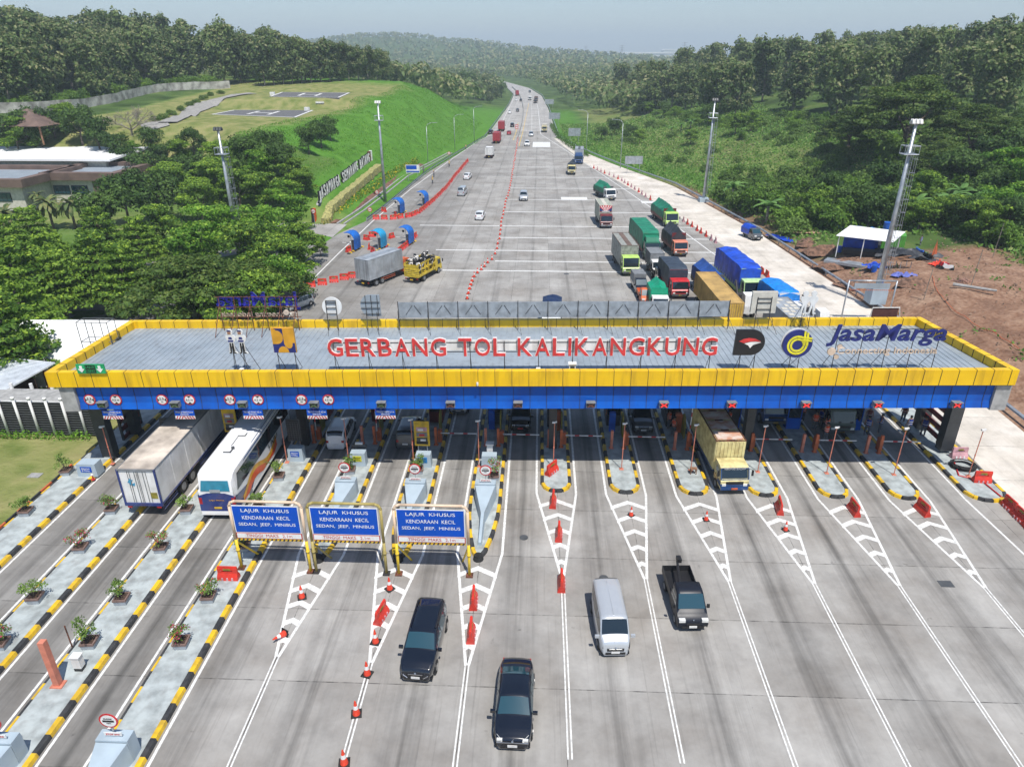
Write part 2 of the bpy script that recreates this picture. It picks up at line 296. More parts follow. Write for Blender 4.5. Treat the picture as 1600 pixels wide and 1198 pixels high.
# ---------------------------------------------------------------- concrete road material
def roadmat(name,c0,c1,c2,streak=1.0,px=5.0,ox=1.7,lane=True,vary=.12,jx=1):
    m=bpy.data.materials.new(name); m.use_nodes=True; n=m.node_tree; N=n.nodes; L=n.links; b=N['Principled BSDF']; b.inputs['Roughness'].default_value=.8; b.inputs['Specular IOR Level'].default_value=.3
    geo=N.new('ShaderNodeNewGeometry'); sx=N.new('ShaderNodeSeparateXYZ'); L.new(geo.outputs['Position'],sx.inputs[0])
    def ma(op,a,bb=None,cc=None):
        x=N.new('ShaderNodeMath'); x.operation=op
        for i,v in enumerate((a,bb,cc)):
            if v is None: continue
            if isinstance(v,(int,float)): x.inputs[i].default_value=v
            else: L.new(v,x.inputs[i])
        return x.outputs[0]
    def nzz(scale,det=6,st=(1,1,1),rgh=.6):
        t=N.new('ShaderNodeTexNoise'); t.inputs['Scale'].default_value=scale; t.inputs['Detail'].default_value=det; t.inputs['Roughness'].default_value=rgh
        mp=N.new('ShaderNodeMapping'); mp.inputs['Scale'].default_value=st; L.new(geo.outputs['Position'],mp.inputs[0]); L.new(mp.outputs[0],t.inputs['Vector']); return t.outputs['Fac']
    def rm(f,cs):
        r=N.new('ShaderNodeValToRGB'); e=r.color_ramp.elements
        while len(e)<len(cs): e.new(.5)
        for i,(p,c) in enumerate(cs): e[i].position=p; e[i].color=(*c,1) if hasattr(c,'__len__') else (c,c,c,1)
        L.new(f,r.inputs['Fac']); return r.outputs['Color']
    big=nzz(.22,7); fine=nzz(3,8,(1,1,1),.7); st=nzz(1.0,6,(1.6,.05,1)); st2=nzz(1,5,(5,.10,1)); cloud=nzz(.7,6)
    base=rm(big,[(.3,c0),(.5,c1),(.7,c2)])
    X=ma('DIVIDE',ma('SUBTRACT',sx.outputs[0],ox),px); Y=ma('DIVIDE',ma('SUBTRACT',sx.outputs[1],24.7),5.0)
    wn=N.new('ShaderNodeTexWhiteNoise'); wn.noise_dimensions='2D'; cb=N.new('ShaderNodeCombineXYZ'); L.new(ma('FLOOR',X),cb.inputs[0]); L.new(ma('FLOOR',Y),cb.inputs[1]); L.new(cb.outputs[0],wn.inputs[0])
    f=ma('MULTIPLY_ADD',wn.outputs['Value'],vary*1.6,1-vary)
    f=ma('MULTIPLY',f,ma('MULTIPLY_ADD',fine,.30,.85))
    f=ma('MULTIPLY',f,rm(cloud,[(.28,.84),(.5,1.0),(.72,1.07)])); f=ma('MULTIPLY',f,rm(nzz(.13,4,(1.4,.6,1)),[(.35,.90),(.6,1.03)]))
    # rubber and oil marks laid down along each lane
    fx=ma('FRACT',X); dc=ma('ABSOLUTE',ma('SUBTRACT',fx,.5)); lm=rm(dc,[(.0,1.0),(.12,.75),(.26,.12),(.4,0.0)])
    ym=rm(ma('DIVIDE',sx.outputs[1],120),[(.0,.75),(.3,.9),(.45,1.0),(.8,.25),(1.0,.1)])
    sk=ma('MULTIPLY',rm(st,[(.38,0.0),(.66,1.0)]),ma('MULTIPLY',lm,ym)) if lane else rm(st,[(.5,0.0),(.8,.5)])
    f=ma('MULTIPLY',f,ma('SUBTRACT',1,ma('MULTIPLY',sk,.50*streak)))
    f=ma('MULTIPLY',f,ma('SUBTRACT',1,ma('MULTIPLY',rm(st2,[(.55,0.0),(.75,1.0)]),.22*streak)))
    f=ma('MULTIPLY',f,ma('SUBTRACT',1,ma('MULTIPLY',ma('MULTIPLY',rm(dc,[(.0,1.0),(.025,.7),(.06,0.0)]),rm(nzz(1,5,(2.5,.09,1)),[(.35,0.0),(.6,1.0)])),.34*streak*(1 if lane else 0))))
    f=ma('MULTIPLY',f,rm(ma('DIVIDE',ma('ADD',sx.outputs[0],40),80),[(.28,.80),(.31,1.0)])) if lane and vary>.11 and name=='road_concrete' else f
    spn=nzz(1.1,3); f=ma('MULTIPLY',f,ma('SUBTRACT',1,ma('MULTIPLY',rm(spn,[(.70,0.0),(.76,1.0)]),.35)))
    # joints
    jy=ma('LESS_THAN',ma('ABSOLUTE',ma('SUBTRACT',ma('FRACT',ma('ADD',Y,.5)),.5)),.0055)
    jxx=ma('MULTIPLY',ma('LESS_THAN',ma('ABSOLUTE',ma('SUBTRACT',ma('FRACT',ma('ADD',X,.5)),.5)),.004),jx)
    j=ma('MAXIMUM',jy,jxx); jn=ma('MULTIPLY_ADD',nzz(2.0,2),2.2,-.7); f=ma('MULTIPLY',f,ma('SUBTRACT',1,ma('MULTIPLY',j,ma('MAXIMUM',ma('MINIMUM',jn,.8),.15))))
    mx=N.new('ShaderNodeMix'); mx.data_type='RGBA'; mx.blend_type='MULTIPLY'; mx.inputs[0].default_value=1; L.new(base,mx.inputs[6]); cf=N.new('ShaderNodeCombineColor'); 
    for i in range(3): L.new(f,cf.inputs[i])
    L.new(cf.outputs[0],mx.inputs[7]); L.new(mx.outputs[2],b.inputs['Base Color'])
    bp=N.new('ShaderNodeBump'); bp.inputs['Strength'].default_value=.15; bp.inputs['Distance'].default_value=.05; L.new(fine,bp.inputs['Height']); L.new(bp.outputs[0],b.inputs['Normal'])
    MATS[name]=m
roadmat('road_concrete',(.24,.222,.20),(.305,.292,.272),(.37,.36,.34)); roadmat('ramp_concrete',(.46,.42,.36),(.60,.55,.48),(.70,.66,.60),.5,4.2,33,False,.05,0)
roadmat('far_concrete',(.30,.285,.265),(.37,.355,.335),(.44,.43,.41),.7,3.6,.5,True,.12)
# plaza / motorway sheets
def strip(name,ys,lf,rf,m,z,label,k='structure'):
    b=MB(); vs=[]
    for y in ys: vs+= [(lf(y),y,z),(rf(y),y,z)]
    b.add(vs,[(2*i,2*i+1,2*i+3,2*i+2) for i in range(len(ys)-1)]); o=b.build(name,m); tag(o,label,None,None,k); return o
ysr=[-30,0,20,35,41]+list(range(45,300,5))+list(range(300,1300,20))
rampL=lambda y: interp([(-30,33.4),(42,33.9),(60,34.9),(84,34.2),(118,30.2),(150,25.2),(175,20.2),(206,14.0),(225,11.5),(245,9.0),(278,5.0)],y)
strip('toll_plaza_road',[y for y in ysr if y<=300],lambda y:XL(y)+.6,lambda y:rampL(y) if y<278 else XR(y),'road_concrete',0,'wide worn concrete toll plaza with dark tyre marks')
strip('motorway_road',[y for y in ysr if y>=300],lambda y:XL(y)+.6,XR,'far_concrete',0,'concrete motorway curving away into the trees')
strip('ramp_road',[y for y in ysr if y<=278],rampL,XR,'ramp_concrete',0,'pale new concrete road along the right of the plaza')
# side road to the left by the slope
b=MB(); b.add([(-35.4,117.5,.0),(-35.4,127.5,.0),(-41,129,.02),(-52,131,.02),(-66,127,.02),(-66,121,.02),(-52,123,.02),(-41,121.5,.02)],[(7,0,1,2),(6,7,2,3),(5,6,3,4)]); tag(b.build('side_road','far_concrete'),'short concrete side road leaving the plaza to the left',None,None,'structure')
b=MB(); b.add([(-36,60,.03),(-36,112,.03),(-43,112,.03),(-58,104,.03),(-75,84,.03),(-75,60,.03)],[(0,1,2,3,4,5)]); tag(b.build('yard_pavement','road_concrete'),'shaded paved yard under the trees left of the plaza',None,None,'structure')
# ---------------------------------------------------------------- white markings
mk=MB(); mky=MB()
_zc=[0]
def ln(a,b_,w=.15,z=.006,B=None):
    _zc[0]+=1; z+=(_zc[0]%7)*.0006
    a=Vector(a).to_2d(); b_=Vector(b_).to_2d(); d=(b_-a).normalized(); p=Vector((-d.y,d.x))*w/2
    (B or mk).quad((*(a-p),z),(*(b_-p),z),(*(b_+p),z),(*(a+p),z))
def pl(pts,w=.15,z=.006,B=None):
    for a,b_ in zip(pts,pts[1:]): ln(a,b_,w,z,B)
def hatch(cx,hw,y0,y1,yt,n,top=58,dbl=20.9,skew=0,cxe=None):
    # island edge lines, taper to a point, chevrons, then a double line towards the camera
    cxe=cx if cxe is None else cxe
    ln((cx-hw,top),(cx-hw,y0),.16); ln((cx+hw,top),(cx+hw,y0),.16)
    ln((cx-hw,y0),(cxe-.07,yt),.16); ln((cx+hw,y0),(cxe+.07,yt),.16)
    for s in(-.09,.09): ln((cxe+s,yt),(cxe+s,dbl),.075)
    for i in range(n):
        y=y1+(yt-y1)*(i/(n)); f=(y-y0)/(yt-y0); h=hw*(1-f)+.07*f; c=cx+(cxe-cx)*f
        th=.28; h2=h-.05
        for s in(-1,1):
            zz=.0125 if s>0 else .0132; mk.add([(c,y,zz),(c,y-th*1.5,zz),(c+s*h2,y-h*.55-th*1.5,zz),(c+s*h2,y-h*.55,zz)],[(3,2,1,0) if s<0 else (0,1,2,3)])
for k in range(0,6):
    cx=1.62+4.99*k; hatch(cx,1.42,41.7,41.0,32.9,5,cxe=cx+.2)
for k,(cx,y0) in enumerate([(-3.35,34.9),(-8.35,34.6),(-13.35,34.4)]): hatch(cx,1.42,y0,y0-1.2,26.0 if k<2 else 26.2,5,dbl=14,cxe=cx+.05)
for cx in(-18.3,-23.25,-28.2): 
    ln((cx-1.4,62),(cx-1.4,5),.14); ln((cx+1.4,62),(cx+1.4,5),.14)
ln((-32.4,62),(-32.4,5),.14); ln((30.6,58),(30.6,42),.15); pl([(30.6,42),(31.0,36),(33.2,20)],.15)
# back of plaza: rumble bars right across
def bar(px0,px1,py,w=.36,py1=None):
    a=G(px0,py); b_=G(px1,py if py1 is None else py1); b_.y=a.y=(a.y+b_.y)/2; ln(a,b_,w)
for y,x0,x1 in [(424.8,690,1185),(410,773,1180),(392.7,680,1150),(372.7,780,1120),(353.8,655,1080),(332,787,1045),(312.5,793,1015),(294.6,797,985),(277.3,800,955),(261.5,802,930),(247.8,805,910),(234.7,806,888),(223,808,868),(212.5,810,848),(203.5,815,846),(194.8,818,845),(187.5,820,844),(181,831,843),(177.5,831,843),(170,831,842)]:
    a=G(x0,y); c=G(x1,y); bar(x0,x1,y,.42 if y>200 else .8)
for (x0,x1,y,h) in [(877,918,310,4),(1003,1040,316,3),(832,860,226,8),(700,750,366,0)]:
    if h: a=G(x0,y+h/2); c=G(x1,y+h/2); d=G(x0,y-h/2); mk.quad((a.x,a.y,.007),(c.x,a.y,.007),(c.x,d.y,.007),(a.x,d.y,.007))
pl([G(*p) for p in[(1200,455),(1107,391),(1018,325),(980,299),(887,237),(845,210),(843,190),(840,165),(834,150)]],.2,.008)
pl([G(*p) for p in[(430,545),(470,455),(530,395),(583,345),(640,297),(700,253),(745,222),(778,205),(790,180),(800,160),(803,150)]],.2,.008)
pl([G(*p) for p in[(831,205),(831,190),(831,175),(830,160)]],.12,.008)
for y in range(290,560,9): ln((-14.8,y),(-14.8,y+4),.14)
pl([(-9.6,268),(-9.5,300),(-9.9,340)],.2,.008,mky); pl([(-7.0,250),(-6.8,300),(-7.2,480)],.2,.008,mky)
tag(mk.build('white_road_markings','paint_white'),'white lane lines, chevrons and rumble bars on the concrete',None,None,'structure'); tag(mky.build('yellow_road_markings','kerb_yellow'),'faded yellow edge lines beside the motorway median',None,None,'structure')
# ---------------------------------------------------------------- islands
def kerbpath(b,pts,w,h,z0=0,seg=.95,closed=False,ph=0):
    P=[Vector(p).to_2d() for p in pts]; 
    if closed: P.append(P[0])
    # resample
    D=[0]
    for a,c in zip(P,P[1:]): D.append(D[-1]+(c-a).length)
    def at_(s):
        for i in range(len(P)-1):
            if s<=D[i+1]+1e-6: return P[i].lerp(P[i+1],(s-D[i])/max(1e-6,D[i+1]-D[i]))
        return P[-1]
    n=max(1,round(D[-1]/seg)); cuts=[D[-1]*i/n for i in range(n+1)]
    for i in range(n):
        ins=[d for d in D if cuts[i]+.02<d<cuts[i+1]-.02]; ss_=[cuts[i]]+ins+[cuts[i+1]]
        for s0,s1 in zip(ss_,ss_[1:]):
            a,c=at_(s0),at_(s1); d=(c-a).normalized(); p=Vector((-d.y,d.x))*w/2; e=d*.0
            q=p*.72
            v=[(*(a-p),z0),(*(c-p),z0),(*(c+p),z0),(*(a+p),z0),(*(a-q),z0+h),(*(c-q),z0+h),(*(c+q),z0+h),(*(a+q),z0+h)]
            b.add(v,[(4,5,6,7),(0,1,5,4),(1,2,6,5),(2,3,7,6),(3,0,4,7)],(i+ph)%2)
def island(cx,hw,y0,y1,label,pointed=False,grp='raised islands between the toll lanes',w=.30,xl=None):
    t=thing('toll_island',label,'traffic island',(0,0,0),0,None,'structure')
    r=hw; arc=[]
    if y0>10:
        if pointed:
            arc=[(cx-hw,y0+6),(cx-hw*.93,y0+4.2),(cx-hw*.7,y0+2.2),(cx-hw*.35,y0+.5),(cx-.12,y0),(cx+.12,y0),(cx+hw*.35,y0+.5),(cx+hw*.7,y0+2.2),(cx+hw*.93,y0+4.2),(cx+hw,y0+6)]
        else: arc=[(cx-hw,y0+.95),(cx-hw*.8,y0+.38),(cx-hw*.42,y0+.04),(cx,y0-.04),(cx+hw*.42,y0+.04),(cx+hw*.8,y0+.38),(cx+hw,y0+.95)]
    else: arc=[(cx-hw,y0),(cx+hw,y0)]
    b=MB(); poly=[(cx-hw,y1)]+arc+[(cx+hw,y1)]; b.prism(poly,0,.15); b.build('deck','deck',t)
    b=MB()
    if y0>10: kerbpath(b,[(cx-hw,y1)]+arc+[(cx+hw,y1)],w,.20)
    else: kerbpath(b,[(cx-hw+.05,y1),(cx-hw+.05,y0)],.16,.17); kerbpath(b,[(cx+hw,y0),(cx+hw,y1)],.34,.22)
    b.build('kerb',['kerb_black','kerb_yellow'],t); return t
for k in range(0,6): island(1.62+4.99*k,1.0,41.95,59,['short rounded toll island below the letter K of KALI','second short rounded island right of the middle','third short rounded island, left of the yellow box truck','fourth short rounded island, right of the yellow box truck','fifth short rounded island, in front of the orange vests','sixth short rounded island, in front of the blue vests'][k])
for cx,y0,l in [(-3.4,34.5,'long pointed island with a grey crash block beside the third blue sign'),(-8.4,34.2,'long pointed island behind the gap of second and third blue signs'),(-13.35,34.0,'long pointed island behind the gap of first and second blue signs')]: island(cx,1.02,y0,59,l,True)
for cx,l in [(-18.3,'long planted island right of the bus'),(-23.25,'long planted island between semi-trailer and bus'),(-28.2,'long planted island left of the semi-trailer')]: island(cx,1.05,5,59,l)
island(-34.0,1.2,5,59,'long paved island beside the left lawn'); island(32.35,1.35,41.9,59,'outermost right island with coil of black hose')
# median wall and drain
b=MB(); md=[(-8.2,270),(-8.2,340),(-9.5,430),(-12,500),(-17,600),(-27,720)]
for (x0,y0),(x1,y1) in zip(md,md[1:]): 
    b.add([(x0-.3,y0,0),(x1-.3,y1,0),(x1+.3,y1,0),(x0+.3,y0,0),(x0-.12,y0,.9),(x1-.12,y1,.9),(x1+.12,y1,.9),(x0+.12,y0,.9)],[(4,5,6,7),(0,1,5,4),(2,3,7,6),(3,0,4,7)])
tag(b.build('median_barrier','concrete'),'low concrete barrier between the two carriageways of the distant motorway','barrier')
b=MB(); dp=[G(515,383),G(560,345),G(640,283),G(700,243),G(745,216)]
dp=[Vector((-37.2,127.5,0)),Vector((-36.3,140,0)),Vector((-35.6,160,0)),Vector((-35,184,0)),Vector((-32,205,0)),Vector((-29,230,0))]
for a,c in zip(dp,dp[1:]):
    for s,wd,h,k in((0,.35,.28,0),(1.25,.3,.22,0)): b.add([(a.x+s-wd/2,a.y,-.2),(c.x+s-wd/2,c.y,-.2),(c.x+s+wd/2,c.y,-.2),(a.x+s+wd/2,a.y,-.2),(a.x+s-wd/2,a.y,h),(c.x+s-wd/2,c.y,h),(c.x+s+wd/2,c.y,h),(a.x+s+wd/2,a.y,h)],[(4,5,6,7),(0,1,5,4),(2,3,7,6),(3,0,4,7)])
tag(b.build('drain_channel','concrete'),'narrow concrete drain along the foot of the green slope',None,None,'structure')
# ================================================================ TOLL GATE CANOPY
RO=Vector((0,43.15,0)); RE=Euler((0,R(-.55),R(1.3))); RM=Matrix.Translation(RO)@RE.to_matrix().to_4x4(); RI=RM.inverted()
def onR(px,py,yl):
    o=RI@Vector((0,0,H)); d=RI.to_3x3()@(G(px,py,0)-Vector((0,0,H))); t=(yl-o.y)/d.y; p=o+d*t; return p
def rthing(name,label,cat,lx,ly,lz,group=None):
    t=thing(name,label,cat,RM@Vector((lx,ly,lz)),0,group); t.rotation_euler=RE; return t
can=rthing('toll_gate_canopy','long flat toll gate canopy with yellow rim and blue fascia across all lanes','toll gate',0,0,0)
FLx,FRx,BLx,BRx,BK=-33.9,32.75,-33.3,31.5,10.5
b=MB(); b.add([(FLx+.3,.25,8.35),(FRx-.3,.25,8.35),(BRx-.3,BK-.25,8.35),(BLx+.3,BK-.25,8.35)],[(0,1,2,3)])
x=FLx+.4   # standing ribs of the roof sheet, run across the gate
for i in range(150):
    x=-33.3+i*.44; 
    if x>31.2: break
    b.box((x,BK/2,8.362),(.06,BK-.7,.035))
b.box((0,BK/2,6.9),(63.6,BK-1.4,1.6),k=1)
b.build('roof_deck',['roof_metal','dark_panel'],can)
b=MB(); T=.42
def rim(x0,y0,x1,y1,ix0,iy0,ix1,iy1,zb,zt,s=.0):
    b.add([(x0,y0,zb),(x1,y1,zb),(x1,y1,zt),(x0,y0,zt),(ix0,iy0,zt),(ix1,iy1,zt),(ix1,iy1,8.3),(ix0,iy0,8.3),(ix0,iy0,zb),(ix1,iy1,zb)],[(0,1,2,3),(3,2,5,4),(4,5,6,7),(0,8,9,1)])
rim(FLx,0,FRx,0,FLx+.55,T,FRx-.55,T,7.82,8.95)
rim(FRx,0,BRx,BK,FRx-.55,T,BRx-.5,BK-T,7.82,8.95); rim(BRx,BK,BLx,BK,BRx-.5,BK-T,BLx+.5,BK-T,7.82,8.95); rim(BLx,BK,FLx,0,BLx+.5,BK-T,FLx+.55,T,7.82,8.95)
b.build('yellow_rim','yellow_panel',can)
b=MB(); i=0; x=FLx+.9
while x<FRx-.1:
    b.box((x,-.012,8.385),(.024,.03,1.12)); b.box((x,T/2,8.957),(.03,T,.02)); 
    if x<BRx and x>BLx: b.box((x,BK-T-.01,8.62),(.03,.03,.62)); b.box((x,BK-T/2,8.957),(.03,T,.02))
    x+=1.165
for j in range(1,9):
    for (xa,xb,s) in((FLx+.55,BLx+.5,1),(FRx-.55,BRx-.5,-1)):
        t=j/9; xx=xa+(xb-xa)*t; yy=T+(BK-2*T)*t; b.box((xx+s*.01,yy,8.62),(.03,.04,.62)); b.box((xx-s*.25,yy,8.957),(.5,.03,.02))
b.box((0,.35,7.78),(65.4,.5,.07)); b.build('panel_seams','seam',can)
b=MB(); BX0,BX1=-32.35,31.75
b.add([(BX0,.42,6.42),(BX1,.42,6.42),(BX1,.42,7.75),(BX0,.42,7.75)],[(0,1,2,3)]); b.add([(BX0,.60,5.9),(BX1,.60,5.9),(BX1,.42,6.42),(BX0,.42,6.42)],[(0,1,2,3)][:0])
b.add([(BX0,.30,5.93),(BX1,.30,5.93),(BX1,.42,6.42),(BX0,.42,6.42)],[(0,1,2,3)]); b.add([(BX0,.30,5.93),(BX1,.30,5.93),(BX1,.9,5.93),(BX0,.9,5.93)],[(0,3,2,1)])
b.box((0,BK-.5,6.85),(63.4,.12,1.8)); b.box((31.7,BK/2,6.85),(.12,BK-1.2,1.8)); b.build('blue_fascia','blue_panel',can)
b=MB(); x=BX0+.6
while x<BX1: b.box((x,.408,7.09),(.03,.03,1.33)); b.box((x,.35,6.18),(.03,.03,.5),M4=Matrix.Rotation(R(-13),4,'X')); x+=1.165
b.box((0,.405,7.74),(64,.03,.03)); b.build('fascia_seams','seam',can)
for s,x in((-1,BX0-.55),(1,BX1+.5)):
    b=MB(); b.box((x,.8,6.78),(1.05,1.2,1.95),taper=.97); b.build('end_block','concrete',can)
for x,y0 in((-33.1,3.1),(-18.3,5.1),(1.55,4.9),(16.9,4.9),(33.3-.9,4.6)):
    for yy in(y0,y0+3.6):
        b=MB(); b.box((x,yy,3.0),(.62 if abs(x)<30 else .95,.75,5.9)); 
        for z in(1.3,2.6,3.9,5.2): b.box((x,yy,z),(.63 if abs(x)<30 else .96,.76,.02),k=1)
        b.build('column',['dark_panel','black'],can)
# red louvred screens at both ends
for x in(-33.3,32.3):
    b=MB()
    for i in range(7): b.box((x,6.9,.6+i*.78),(.08,3.0,.42),k=0)
    for yy in(5.4,8.3): b.box((x,yy,2.9),(.16,.16,5.6),k=1)
    b.build('louvre_screen',['maroon','dark_panel'],can)
sig=[160,274,379,491,596,704,809.5,923,1037,1143,1259,1371,1494]
for i,px in enumerate(sig):
    p=onR(px,631.5,.1); lit=i>=8
    b=MB(); b.box((p.x,.12,p.z),(.62,.34,.42)); b.box((p.x,-.02,p.z+.21),(.66,.3,.03)); s=b.build('lane_signal',['grey_mid'],can)
    b=MB(); b.box((p.x,-.055,p.z),(.54,.02,.34),k=0)
    for a in(-1,1): b.box((p.x,-.075,p.z),(.5,.015,.075),k=1,M4=Matrix.Rotation(a*R(33),4,'Y'))
    b2=emi('signal_red',(.9,.03,.03),.9) if lit else mat('signal_off',(.10,.16,.07) if i<6 else (.2,.07,.05),.5)
    b.build('signal_face',['black',MATS['signal_red'] if lit else mat('signal_off' if i<5 else 'signal_off_red',(.10,.15,.07) if i<5 else (.2,.07,.05),.5)],s)
for i,(pa,pb) in enumerate([(140,181),(253,296),(359,403),(471,513)]):
    for px,tx in((pa,'3,3' if i==0 else '2,5'),(pb,'4,2 m')):
        p=onR(px,624.5,.33); b=MB(); b.cyl((p.x,.36,p.z),(p.x,.33,p.z),.41,n=24,k=0); b.cyl((p.x,.33,p.z),(p.x,.32,p.z),.33,n=24,k=1)
        q=p
        for sx in(-1,1):
            if px==pb: b.prism([(p.x-.15,p.z+sx*.31),(p.x+.15,p.z+sx*.31),(p.x,p.z+sx*.16)],.305,.318,k=2,ax='y')
            else: b.prism([(p.x+sx*.31,p.z-.15),(p.x+sx*.31,p.z+.15),(p.x+sx*.18,p.z)],.305,.318,k=2,ax='y')
        s=b.build('limit_sign',['red_paint','white','black'],can,label=('round width limit sign reading '+tx+' m') if px==pa else 'round height limit sign reading 4,2 m')
        if px==pa: text('numerals',tx,.32,.20,'black',s,(p.x,.30,p.z+.08)); text('numerals','m',.14,.10,'black',s,(p.x,.30,p.z-.15))
        else: text('numerals',tx,.5,.17,'black',s,(p.x,.30,p.z))
for i,px in enumerate((175,288,395,495,602)):
    p=onR(px,644,.25); b=MB(); b.box((p.x,.25,5.66),(1.42,.05,.42),k=0); b.box((p.x,.25,5.30),(1.42,.05,.24),k=1)
    for j in range(7): b.box((p.x-.58+j*.195,.218,5.30),(.07,.012,.27),k=2,M4=Matrix.Rotation(R(32 if j<3 else -32),4,'Y'))
    s=b.build('clearance_board',['sign_blue','white','red_paint'],can); text('lettering','TINGGI MAKS 4,2 m' if i<4 else 'TINGGI MAKS 2,1 m',1.25,.15,'letter_white',s,(p.x,.215,5.73)); text('lettering','KENDARAAN',.6,.08,'letter_white',s,(p.x,.215,5.56))
b=MB(); p=onR(746,600,-.1); b.cyl((p.x,-.1,p.z-.1),(p.x,-.1,p.z+.12),.07); b.tube([(p.x,-.1,p.z-.1),(p.x,0,p.z-.2)],.02); b.build('camera','white',can)
# ---------------------------------------------------------------- signs standing on the roof
def legs(t,xs,zb,zt,dy=.8,m='dark_steel'):
    b=MB()
    for x in xs:
        b.cyl((x,0,zb),(x,0,zt),.028,n=5); b.cyl((x,dy,zb),(x,.05,zt*.55+zb*.45),.02,n=4); b.cyl((x,dy,zb),(x-.0,.02,zb+.15),.015,n=4)
    b.build('support_frame',m,t)
YS=1.0
def rsign(name,label,px0,px1,py0,py1,yl=YS,cat='sign'):
    a=onR(px0,py0,yl); c=onR(px1,py1,yl); cx,cz=(a.x+c.x)/2,(a.z+c.z)/2
    t=rthing(name,label,cat,cx,yl,8.37); return t,abs(c.x-a.x),abs(a.z-c.z),cz-8.37
t,wd,ht,cz=rsign('gate_name_sign','red letters GERBANG TOL KALIKANGKUNG on a steel frame along the canopy roof',508,1121,528.5,554)
b=MB(); b.box((0,.12,cz+.38),(wd-.3,.06,.16)); b.box((0,.12,cz-.02),(wd-.3,.05,.62)); b.build('backing_board','white',t)
b=MB(); b.box((0,.1,cz+.27),(wd-.2,.05,.05)); b.box((0,.1,cz-.42),(wd-.2,.05,.05)); b.build('rail','dark_steel',t); legs(t,[-wd/2+.5+i*(wd-1)/11 for i in range(12)],0,cz+.4)
S="GERBANG TOL KALIKANGKUNG"; wds={'I':.42,' ':.55,'L':.85,'E':.88,'T':.92,'B':.95,'R':1.0,'G':1.08,'K':1.0,'O':1.1,'N':1.06,'U':1.04,'A':1.04}
tot=sum(wds[c] for c in S); x=-wd/2
for ch in S:
    wl=wds[ch]/tot*wd; gw=wl*(.40 if ch=='I' else .82)
    if ch!=' ':
        o=text('letter',ch,gw,ht,'letter_red',t,(x+wl/2,-.10,cz),ext=.07,bold=.008); o['label']='red letter '+ch
        e=text('letter_edge',ch,gw*1.08,ht*1.06,'letter_white',o,(0,.012,-.10),(0,0,0),ext=.09,bold=.03)
    x+=wl
# works ministry emblem: gold square with dark blue shapes
t,wd,ht,cz=rsign('square_emblem_sign','square gold and dark blue emblem sign on the canopy roof',423,464,512,550)
b=MB(); b.box((0,0,cz),(wd,.22,ht)); b.build('panel','gold',t); b=MB(); s=wd/2; q=ht/2
def pol(pts,y=-.115,k=0): b.prism([(px*s,cz+pz*q) for px,pz in pts],y-.01,y+.01,ax='y',k=k)
pol([(-.72,.98),(-.05,.98),(-.05,.93),(-.72,.93)]); arcp=[(-.3+.52*math.sin(a),.22+.62*math.cos(a)) for a in np.linspace(0,math.pi,10)]
b.prism([(x*s,cz+z*q) for x,z in [(-.55,.98),(.02,.98),(.02,-.25),(.12,-.5),(.35,-.66),(.6,-.62),(.75,-.45),(.8,-.2),(.98,-.2),(.98,-.98),(-.98,-.98),(-.98,-.32)]],-.135,-.112,ax='y',k=0)
b.prism([(x*s,cz+z*q) for x,z in [(-.98,.84),(-.6,.84)]+[(-.55+.56*math.sin(a),.29+.55*math.cos(a)) for a in np.linspace(.1,math.pi,10)]+[(-.98,-.26)]],-.150,-.136,ax='y',k=1)
b.prism([(x*s,cz+z*q) for x,z in [(-.1-.48*math.cos(a),-.96+.5*math.sin(a)) for a in np.linspace(0,math.pi,12)]],-.150,-.136,ax='y',k=1)
b.build('emblem',['navy','gold'],t); legs(t,[-.6,.6],0,cz,1.1)
# D emblem
t,wd,ht,cz=rsign('black_emblem_sign','black D shaped emblem sign with red and white swoosh',1150,1192,515,554); s,q=wd/2,ht/2
b=MB(); dpts=[(-.95,1),(.1,1)]+[(.1+.88*math.sin(a),math.cos(a)) for a in np.linspace(.15,math.pi-.15,12)]+[(.1,-1),(-1.0,-1)]
b.prism([(x*s,cz+z*q) for x,z in dpts],-.1,.1,ax='y'); b.build('panel','black',t); b=MB()
b.prism([(x*s,cz+z*q) for x,z in [(-.72,.12),(-.45,.3),(-.1,.38),(.3,.33),(.7,.1),(.3,.12),(-.05,.1),(-.4,-.02)]],-.125,-.102,ax='y',k=0)
b.prism([(x*s,cz+z*q) for x,z in [(-.35,-.06),(0,.05),(.35,.08),(.72,.04),(.5,-.05),(.2,-.18),(.05,-.42),(-.1,-.2)]],-.125,-.102,ax='y',k=1)
b.build('emblem',['letter_red','letter_white'],t); legs(t,[-.5,.5],0,cz)
# round emblem
t,wd,ht,cz=rsign('round_emblem_sign','round dark blue emblem sign with yellow looped road',1226,1265,517,556); r=wd/2
b=MB(); b.cyl((0,.1,cz),(0,-.1,cz),r,n=32); b.cyl((-.08,.15,cz+.08),(-.08,.08,cz+.08),r,n=32,k=1); b.build('panel',['navy','white'],t)
def ringp(b,cx,cy,r0,r1,a0,a1,y0,y1,k,n=20):
    for i in range(n):
        A=a0+(a1-a0)*i/n; B_=a0+(a1-a0)*(i+1)/n
        b.prism([(cx+r0*math.cos(A),cy+r0*math.sin(A)),(cx+r1*math.cos(A),cy+r1*math.sin(A)),(cx+r1*math.cos(B_),cy+r1*math.sin(B_)),(cx+r0*math.cos(B_),cy+r0*math.sin(B_))],y0,y1,ax='y',k=k)
mat('emblem_yellow',(.72,.66,.03),.45)
b=MB(); ringp(b,-.02*r,cz-.08*r,.36*r,.5*r,0,2*math.pi,-.125,-.102,0); ringp(b,-.02*r,cz-.08*r,.56*r,.70*r,R(20),R(375),-.125,-.102,0)
